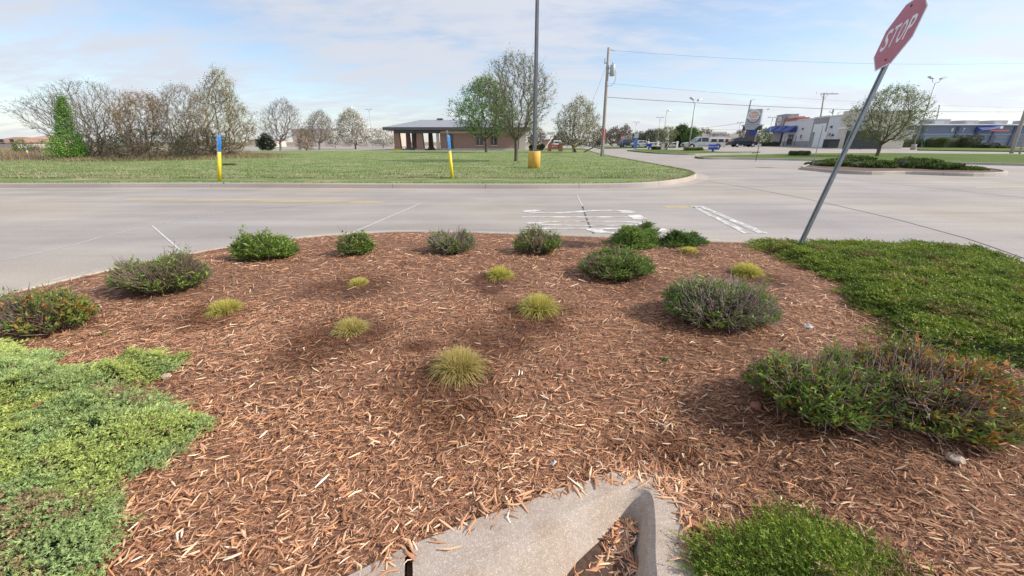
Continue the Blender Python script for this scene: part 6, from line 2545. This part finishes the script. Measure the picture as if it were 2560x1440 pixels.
M['dark_green'] = mat('dark_green_slats', (.022, .03, .032), .7, .2, 2)
slat_fence('screen_fence', 'dark slatted enclosure fence between restaurant and hedge', 2110, 2196, 327, 60, 'dark_green', 16)
bx_ = at(2071, 362, 66)
bt = thing('waste_bin', 'dark green waste bin against the restaurant wall', 'bin', (bx_[0] - 1.2, 64, float(gz(bx_[0], 64))))
MB().box(-.8, .8, -.6, .6, .1, 1.25).build('body', 'dark_green', bt, bevel=.03)
MB().box(-.83, .83, -.63, .63, 1.255, 1.36).build('lid', 'bronze', bt, bevel=.02)


# pylon sign
def pylon():
    Y = 90.0
    x = at(1872, 364, Y)[0]
    z0 = float(gz(x, Y))
    t = thing('pylon_sign', 'tall restaurant pylon sign with round emblem over a dark reader board', 'sign', (x, Y, z0), R(-46))
    z = lambda py: at(1876, py, Y)[2] - z0
    MB().box(-1.0, 1.0, -.45, .45, -.2, z(324)).build('pillar', mat('brown_pillar', (.11, .085, .10), .7, .1, 1), t)
    MB().box(-.2, 1.05, -.5, -.455, z(338), z(325)).build('blue_panel', 'awning', t)
    rb = MB().box(-1.75, 1.75, -.5, .5, z(326) + .0, z(312)).build('reader_board', 'bronze', t)
    for k in range(3):
        MB().box(-1.4 + .1 * k, 1.3 - .3 * k, -.53, -.505, z(316 + 3.3 * k) - .14, z(316 + 3.3 * k) + .14).build('print_line', 'grey_metal', rb)
    cb = MB().box(-1.4, 1.4, -.5, .5, z(311.5), z(273)).build('cabinet', 'grey_metal', t, bevel=.08)
    MB().box(-2.0, 2.0, -.6, .6, z(312.2) - .25, z(311.6)).build('cabinet_foot', 'grey_metal', t)
    emblem(t, (0, -.56, (z(311.5) + z(271)) / 2), (1, 0, 0), (0, -1, 0), 1.3)
    MB().tube([(2.0, 0, z(275)), (2.5, 0, z(274))], .08, 6).build('flood_arm', 'galv_dull', t)


pylon()


# ------------------------------------------------------------------ blue metal building
def blue_building():
    Y = 82.0
    o = np.array([at(2296, 368, Y)[0], Y, .3])
    t = thing('metal_building', 'long blue metal building with garage doors and rooftop units', 'building', tuple(o))
    x = lambda px: at(px, 340, Y)[0] - o[0]
    z = lambda py: at(2400, py, Y)[2] - o[2]
    bl = mat('blue_grey_cladding', (.125, .165, .225), .6, .06, 1.5)
    bd = mat('dark_blue_trim', (.055, .07, .13), .6, .08, 2)
    blt = mat('light_blue_band', (.22, .28, .34), .6, .06, 2)
    MB().box(x(2296), x(2720), 0, 20, -.5, z(313)).build('wall', bl, t)
    MB().box(x(2290), x(2724), -.35, 20.3, z(313), z(310)).build('roof_edge', 'sign_white', t)
    MB().box(x(2296), x(2720), -.05, -.003, z(338), z(334)).build('band', blt, t)
    k0 = [2303, 2388, 2436, 2480, 2530, 2590, 2650]
    for k, px in enumerate(k0):
        MB().box(x(px) - .25, x(px) + .25, -.14, -.052, -.4, z(316)).build('pilaster', bd, t)
    for k, px in enumerate(k0[:-1]):
        if k in (0, 2, 3, 4, 5):
            a, b = x(px) + .7, x(k0[k + 1]) - .7
            d_ = MB().box(a, b, -.045, -.004, -.3, z(339)).build('garage_door', bl, t)
            for j in range(1, 4):
                zz_ = -.3 + (z(339) + .3) * j / 4
                MB().box(a, b, -.06, -.047, zz_ - .02, zz_ + .02).build('door_rib', bd, d_)
    for a, b, h in [(2352, 2396, 297), (2434, 2469, 300), (2506, 2543, 300), (2600, 2640, 300)]:
        u = MB().box(x(a), x(b), 2.5, 5.5, z(312), z(h - 1)).build('rooftop_unit', 'unit_grey', t, bevel=.05)
        MB().box(x(a) + .3, x(b) - 1.2, 2.44, 2.495, z(308.5), z(h + 3)).build('louvre', 'grey_metal', u)
    aw = MB().hexa([(x(2428), -1.4, z(326)), (x(2474), -1.4, z(322)), (x(2474), -.06, z(322)), (x(2428), -.06, z(326))], [(x(2432), -1.2, z(324)), (x(2476), -1.2, z(315)), (x(2476), -.06, z(315)), (x(2432), -.06, z(318))]).build('awning', 'awning', t)
    MB().box(x(2450), x(2494), -1.5, -1.42, z(328.5), z(325)).build('red_sign_strip', 'emblem_red', t)
    MB().box(x(2470), x(2477), -1.5, -1.44, z(322), z(316)).build('white_emblem', 'sign_white', t)
    for px, c in ((2374, '8'), (2402, '7')):
        l = link('unit_number', text_mesh(c, .9, 'sign_white', .02), t)
        l.rotation_euler = (math.pi / 2, 0, 0)
        l.location = (x(px), -.09, z(325))
    MB().box(x(2270), x(2296), .5, 18, -.5, z(325)).build('white_annexe', 'stucco', t)
    f_ = MB().box(x(2288), x(2296) - .05, .40, .495, -.3, z(336)).build('annexe_door', 'fascia', t)


blue_building()


# ------------------------------------------------------------------ vehicles
def vehicle(name, lab, cat, loc, rz, kind, paint_m, lower_m=None, detail=True):
    """local +x is the front; built from a side profile with wheel arches, cabin narrower than the body"""
    t = thing(name, lab, cat, tuple(loc), rz)
    if kind == 'pickup':
        Ln, Wd, Hb, wb, wr = 5.9, 1.98, 1.10, 3.75, .41
        body = [(-2.95, .45), (-2.95, 1.08), (-.62, 1.10), (-.60, 1.10), (.95, 1.10), (2.25, 1.08), (2.80, .98), (2.95, .80), (2.95, .42)]
        cab = [(-.62, 1.10), (-.55, 1.80), (-.30, 1.88), (.70, 1.88), (1.00, 1.80), (1.72, 1.10)]
        glass = [(-.48, 1.16), (-.45, 1.74), (.62, 1.76), (.90, 1.70), (1.42, 1.16)]
    elif kind == 'suv':
        Ln, Wd, Hb, wb, wr = 4.8, 1.90, 1.0, 2.85, .37
        body = [(-2.40, .40), (-2.42, .95), (-2.25, 1.05), (1.05, 1.05), (1.9, .98), (2.30, .85), (2.40, .65), (2.38, .36)]
        cab = [(-2.25, 1.05), (-1.95, 1.58), (-1.5, 1.70), (.05, 1.70), (.45, 1.60), (1.25, 1.05)]
        glass = [(-2.0, 1.10), (-1.72, 1.55), (.05, 1.60), (.35, 1.52), (.98, 1.10)]
    else:
        Ln, Wd, Hb, wb, wr = 4.6, 1.8, .9, 2.7, .33
        body = [(-2.28, .35), (-2.3, .85), (-1.8, .98), (.9, .95), (1.8, .86), (2.22, .72), (2.3, .5), (2.28, .32)]
        cab = [(-1.75, .96), (-1.15, 1.38), (-.6, 1.46), (.15, 1.45), (.5, 1.36), (1.15, .95)]
        glass = [(-1.5, 1.0), (-1.05, 1.34), (.1, 1.39), (.42, 1.31), (.92, 1.0)]
    ax = (wb / 2 + (.05 if kind == 'pickup' else 0), -wb / 2)
    # body outline with arches
    bot = []
    z0 = body[-1][1]
    for axx in ax:
        bot += [(axx + math.cos(a) * wr * 1.2, max(z0 - .02, wr + math.sin(a) * wr * 1.2)) for a in np.linspace(0, math.pi, 9)]
    prof = body + bot
    MB().extr_y(prof, -Wd / 2, Wd / 2).build('body', paint_m, t, bevel=.035)
    # cabin with tumblehome
    n = len(cab)
    zlo, zhi = cab[0][1], max(c[1] for c in cab)
    ins = lambda z_: .04 + .17 * (z_ - zlo) / (zhi - zlo)
    vs = [(p[0], -Wd / 2 + ins(p[1]), p[1]) for p in cab] + [(p[0], Wd / 2 - ins(p[1]), p[1]) for p in cab]
    cb = MB().add(vs, [tuple(range(n)), tuple(range(n, 2 * n))[::-1]] + [(i, n + i, n + (i + 1) % n, (i + 1) % n) for i in range(n)]).build('cabin', paint_m, t, bevel=.03)
    mid = (min(p[0] for p in glass) + max(p[0] for p in glass)) / 2 + .1

    def clip(lo, hi):
        out = []
        P = glass + [glass[0]]
        for (x0, z0_), (x1, z1_) in zip(P[:-1], P[1:]):
            pts = [(x0, z0_)]
            for c in (lo, hi):
                if (x0 - c) * (x1 - c) < 0:
                    f = (c - x0) / (x1 - x0)
                    pts.append((c, z0_ + (z1_ - z0_) * f))
            pts.sort(key=lambda p: abs(p[0] - x0))
            out += [p for p in pts if lo - 1e-6 <= p[0] <= hi + 1e-6]
        return out
    for sgn in (-1, 1):
        for lo, hi in ((-9, mid - .05), (mid + .05, 9)):
            pg = clip(lo, hi)
            vs = [(p[0], sgn * (Wd / 2 - ins(p[1]) + .008), p[1]) for p in pg]
            MB().add(vs, [tuple(range(len(pg))) if sgn < 0 else tuple(range(len(pg)))[::-1]]).build('side_window', 'glass', cb)
    # windscreen and rear window
    for (pa, pb) in ((cab[-2], cab[-1]), (cab[1], cab[0])):
        f0, f1 = .08, .92
        q0 = (pa[0] + (pb[0] - pa[0]) * f0, pa[1] + (pb[1] - pa[1]) * f0)
        q1 = (pa[0] + (pb[0] - pa[0]) * f1, pa[1] + (pb[1] - pa[1]) * f1)
        off = .012 if pb[0] > 0 else -.012
        vs = [(q0[0] + off, -Wd / 2 + ins(q0[1]) + .1, q0[1] + .008), (q0[0] + off, Wd / 2 - ins(q0[1]) - .1, q0[1] + .008), (q1[0] + off, Wd / 2 - ins(q1[1]) - .1, q1[1] + .008), (q1[0] + off, -Wd / 2 + ins(q1[1]) + .1, q1[1] + .008)]
        MB().add(vs, [(0, 1, 2, 3)]).build('windscreen', 'glass', cb)
    for axx in ax:
        for sgn in (-1, 1):
            w_ = MB().tube([(axx, sgn * (Wd / 2 - .24), wr), (axx, sgn * (Wd / 2 - .22), wr), (axx, sgn * (Wd / 2 - .03), wr), (axx, sgn * (Wd / 2 - .01), wr)], [wr * .9, wr, wr, wr * .9], 20).build('wheel', 'rubber', t, smooth=False)
            MB().tube([(axx, sgn * (Wd / 2 - .02), wr), (axx, sgn * (Wd / 2 + .004), wr)], [wr * .62, wr * .55], 14).build('rim', 'chrome', w_)
    fx, bx2 = max(p[0] for p in body), min(p[0] for p in body)
    for sgn in (-1, 1):
        MB().box(fx - .12, fx + .012, sgn * (Wd / 2 - .22) - .2, sgn * (Wd / 2 - .22) + .2, .68, .86).build('headlight', 'lamp_clear', t)
        MB().box(bx2 - .012, bx2 + .1, sgn * (Wd / 2 - .13) - .1, sgn * (Wd / 2 - .13) + .1, .75, 1.02).build('tail_light', 'lamp_red', t)
        MB().box(cab[-1][0] - .35, cab[-1][0] - .18, sgn * (Wd / 2 + .10) - .1, sgn * (Wd / 2 + .10) + .1, body[3][1] + .03, body[3][1] + .2).build('mirror', 'bronze', t)
        MB().box(-.6, .9, sgn * (Wd / 2 + .004) - .005, sgn * (Wd / 2 + .004) + .005, .62, .67).build('trim', 'bronze', t)
    MB().box(fx - .05, fx + .05, -Wd / 2 + .05, Wd / 2 - .05, .40, .58).build('bumper', lower_m or 'bronze', t, bevel=.02)
    MB().box(bx2 - .05, bx2 + .05, -Wd / 2 + .05, Wd / 2 - .05, .42, .60).build('bumper', lower_m or 'bronze', t, bevel=.02)
    MB().box(fx - .02, fx + .02, -.5, .5, .66, .86).build('grille', 'dark', t)
    if kind == 'pickup':
        MB().box(-2.85, -.70, -.85, .85, 1.101, 1.115).build('bed_floor', 'dark', t)
        for sgn in (-1, 1):
            MB().box(-2.94, -.66, sgn * .93 - .05, sgn * .93 + .05, 1.10, 1.20).build('bed_rail', lower_m or paint_m, t)
    return t


M['car_silver'] = mat('silver_car_paint', (.50, .52, .53), .25, .04, 3, metal=.3)
M['car_white'] = mat('white_car_paint', (.72, .72, .72), .25, .03, 3)
M['car_navy'] = mat('dark_navy_car_paint', (.018, .024, .032), .22, .1, 3)
M['car_red'] = mat('dark_red_car_paint', (.25, .03, .03), .3, .08, 3)
M['car_blue'] = mat('dark_blue_car_paint', (.02, .05, .11), .3, .08, 3)


def on_lot(px, Y, dz=0.0):
    x = at(px, 370, Y)[0]
    return (x, Y, float(gz(x, Y)) + dz)


vehicle('pickup_truck', 'silver crew cab pickup truck parked behind the clipped yellow green shrub', 'pickup truck', on_lot(1755, 63.5), R(176), 'pickup', 'car_silver', 'bronze')
vehicle('parked_suv', 'dark navy suv parked beside the restaurant pylon', 'car', on_lot(1856, 80), R(-6), 'suv', 'car_navy')
vehicle('parked_car', 'dark blue car beside the blue sign pillar', 'car', on_lot(1572, 92), R(10), 'suv', 'car_blue')
vehicle('parked_car', 'silver car right of the blue sign pillar', 'car', on_lot(1604, 88), R(10), 'sedan', 'car_silver')
vehicle('parked_car', 'white car under the deep green tree', 'car', on_lot(1673, 90), R(5), 'sedan', 'car_white')
vehicle('parked_car', 'dark red car nose to tail with the white car', 'car', on_lot(1697, 94), R(185), 'suv', 'car_red')
vehicle('parked_car', 'white van like car above the red monument sign', 'car', on_lot(1391, 92), R(90), 'suv', 'car_white')
vehicle('parked_car', 'white sedan behind the trunk of the blossom tree', 'car', on_lot(1480, 120), R(20), 'sedan', 'car_white')


# ------------------------------------------------------------------ small signs and posts
def octagon_sign(name, lab, loc, h, yaw_, r_=.38, m='sign_red', letters=True):
    t = thing(name, lab, 'stop sign', tuple(loc), yaw_)
    MB().box(-.03, .03, -.02, .02, -.1, h).build('post', 'galv_dull', t)
    b_ = r_ * math.tan(R(22.5))
    oc = [(-b_, -r_), (b_, -r_), (r_, -b_), (r_, b_), (b_, r_), (-b_, r_), (-r_, b_), (-r_, -b_)]
    pl = MB().extr_y([(p[0], p[1] + h - r_) for p in oc], -.03, -.021).build('plate', 'sign_white', t)
    MB().extr_y([(p[0] * .94, p[1] * .94 + h - r_) for p in oc], -.034, -.031).build('red_face', 'sign_red', pl)
    if letters:
        l = link('lettering', text_mesh('STOP', .28, 'sign_white', .002, bold=.008), pl)
        l.rotation_euler = (math.pi / 2, 0, 0)
        l.location = (0, -.037, h - r_)
    return t


x_ = at(1555, 365, 88)[0]
octagon_sign('stop_sign', 'small distant stop sign facing us before the grey far trees', (x_, 88, .1), at(1555, 340, 88)[2] - .1 + .0, 0)
b = G(2032, 413, flat(.14))
hh = at(2053, 313, b[1])[2] - b[2]
ang = math.atan2(b[1], b[0])
octagon_sign('stop_sign', 'stop sign seen edge on at the corner of the shrub island', tuple(b), hh, ang, letters=True)
b = G(1890, 399, lawn_z)
dp = thing('marker_stake', 'thin stake with a small plate on the verge kerb', 'stake', tuple(b))
MB().tube([(0, 0, -.1), (0, 0, 1.05)], .03, 6).build('stake', 'bark', dp)
MB().box(-.15, .15, -.04, -.031, .95, 1.15).build('plate', 'galv_dull', dp)


def panel_sign(name, lab, px, Y, w_px, y0, y1, m_panel, m_post, text=None, post_w=.12, two=False, txt_m='sign_white'):
    loc = on_lot(px, Y, LZ)
    t = thing(name, lab, 'sign', loc)
    zt, zb_ = at(px, y0, Y)[2] - loc[2], at(px, y1, Y)[2] - loc[2]
    w = w_px * mpp(np.array([loc[0], Y, 1.0]))
    p = MB().box(-w / 2, w / 2, -.08, .08, zb_, zt).build('panel', m_panel, t, bevel=.02)
    if text:
        l = link('lettering', text_mesh(text, (zt - zb_) * .42, txt_m, .004), p)
        l.rotation_euler = (math.pi / 2, 0, 0)
        l.location = (0, -.088, (zt + zb_) / 2)
    MB().box(-post_w, post_w, -.06, .06, -.1, zb_).build('post', m_post, t)
    return t


M['sign_blue'] = mat('bright_sign_blue', (.03, .05, .42), .5, .06, 4)
panel_sign('directional_sign', 'low blue directional sign on a short post before the pickup', 1783, 52, 24, 361, 373, 'sign_blue', 'sign_blue', 'DRIVE THRU')
panel_sign('directional_sign', 'far low blue directional sign beside the dark box shrub', 1622, 72, 13, 359, 366, 'sign_blue', 'sign_blue')
t = panel_sign('pillar_sign', 'grey sign cabinet on a blue pillar by the far cars', 1588, 80, 10, 334, 345, 'grey_metal', mat('mid_blue_pillar', (.05, .16, .36), .5, .1, 2), post_w=.32)
panel_sign('white_sign', 'small white rectangular sign on a thin post beyond the leaning post', 1376, 78, 21, 329.5, 337, 'sign_white', 'galv_dull', 'FOR LEASE', post_w=.05, txt_m='grey_metal')
# leaning timber post
b = G(1351, 385, flat(LZ))
e = at(1382, 343, b[1] + 1.0)
lp = thing('leaning_post', 'thin pale leaning pole behind the yellow pole base', 'pole', tuple(b))
MB().tube([(0, 0, -.05), tuple(e - b)], [.055, .045], 8).build('shaft', 'cream', lp, smooth=True)
# monument sign
b = on_lot(1386, 60.0)
ms = thing('monument_sign', 'red monument sign between two brick pillars near the bank', 'sign', (b[0], b[1], LZ))
s_ = mpp(np.array([b[0], b[1], 1.]))
MB().box(-16 * s_, -8 * s_, -.35, .35, -.1, 1.28).build('pillar', 'brick_red', ms)
MB().box(-16.4 * s_, -7.6 * s_, -.4, .4, 1.281, 1.38).build('pillar_cap', 'cream', ms)
MB().box(11 * s_, 20 * s_, -.35, .35, -.1, 1.1).build('pillar', 'brick_red', ms)
MB().box(10.6 * s_, 20.4 * s_, -.4, .4, 1.101, 1.2).build('pillar_cap', 'cream', ms)
pn = MB().box(-8 * s_ + .005, 11 * s_ - .005, -.2, .2, .35, .95).build('panel', 'emblem_red', ms)
l = link('lettering', text_mesh('BANK', .32, 'sign_white', .004), pn)
l.rotation_euler = (math.pi / 2, 0, 0)
l.location = (1.5 * s_, -.207, .65)
# white fence posts with rail
fb = on_lot(1620, 78)
ft = thing('white_fence', 'white post and rail fence behind the wispy tree', 'fence', (fb[0], fb[1], fb[2]))
wf = (1692 - 1620) * mpp(np.array([fb[0], 78., 1.]))
for k in range(4):
    MB().box(wf * k / 3 - .14, wf * k / 3 + .14, -.14, .14, -.1, 1.35).build('post', 'white_paint', ft)
for z_ in (.45, 1.05):
    MB().box(0, wf, -.04, .04, z_, z_ + .12).build('rail', 'white_paint', ft)
# utility cabinet
c_ = on_lot(1656, 64, LZ)
uc = thing('utility_cabinet', 'small pale utility cabinet beside the dark box shrub', 'cabinet', c_)
MB().box(-.22, .22, -.2, .2, -.05, .8).build('body', 'cream', uc, bevel=.02)
MB().box(-.24, .24, -.22, .22, .801, .86).build('cap', 'white_paint', uc, bevel=.01)
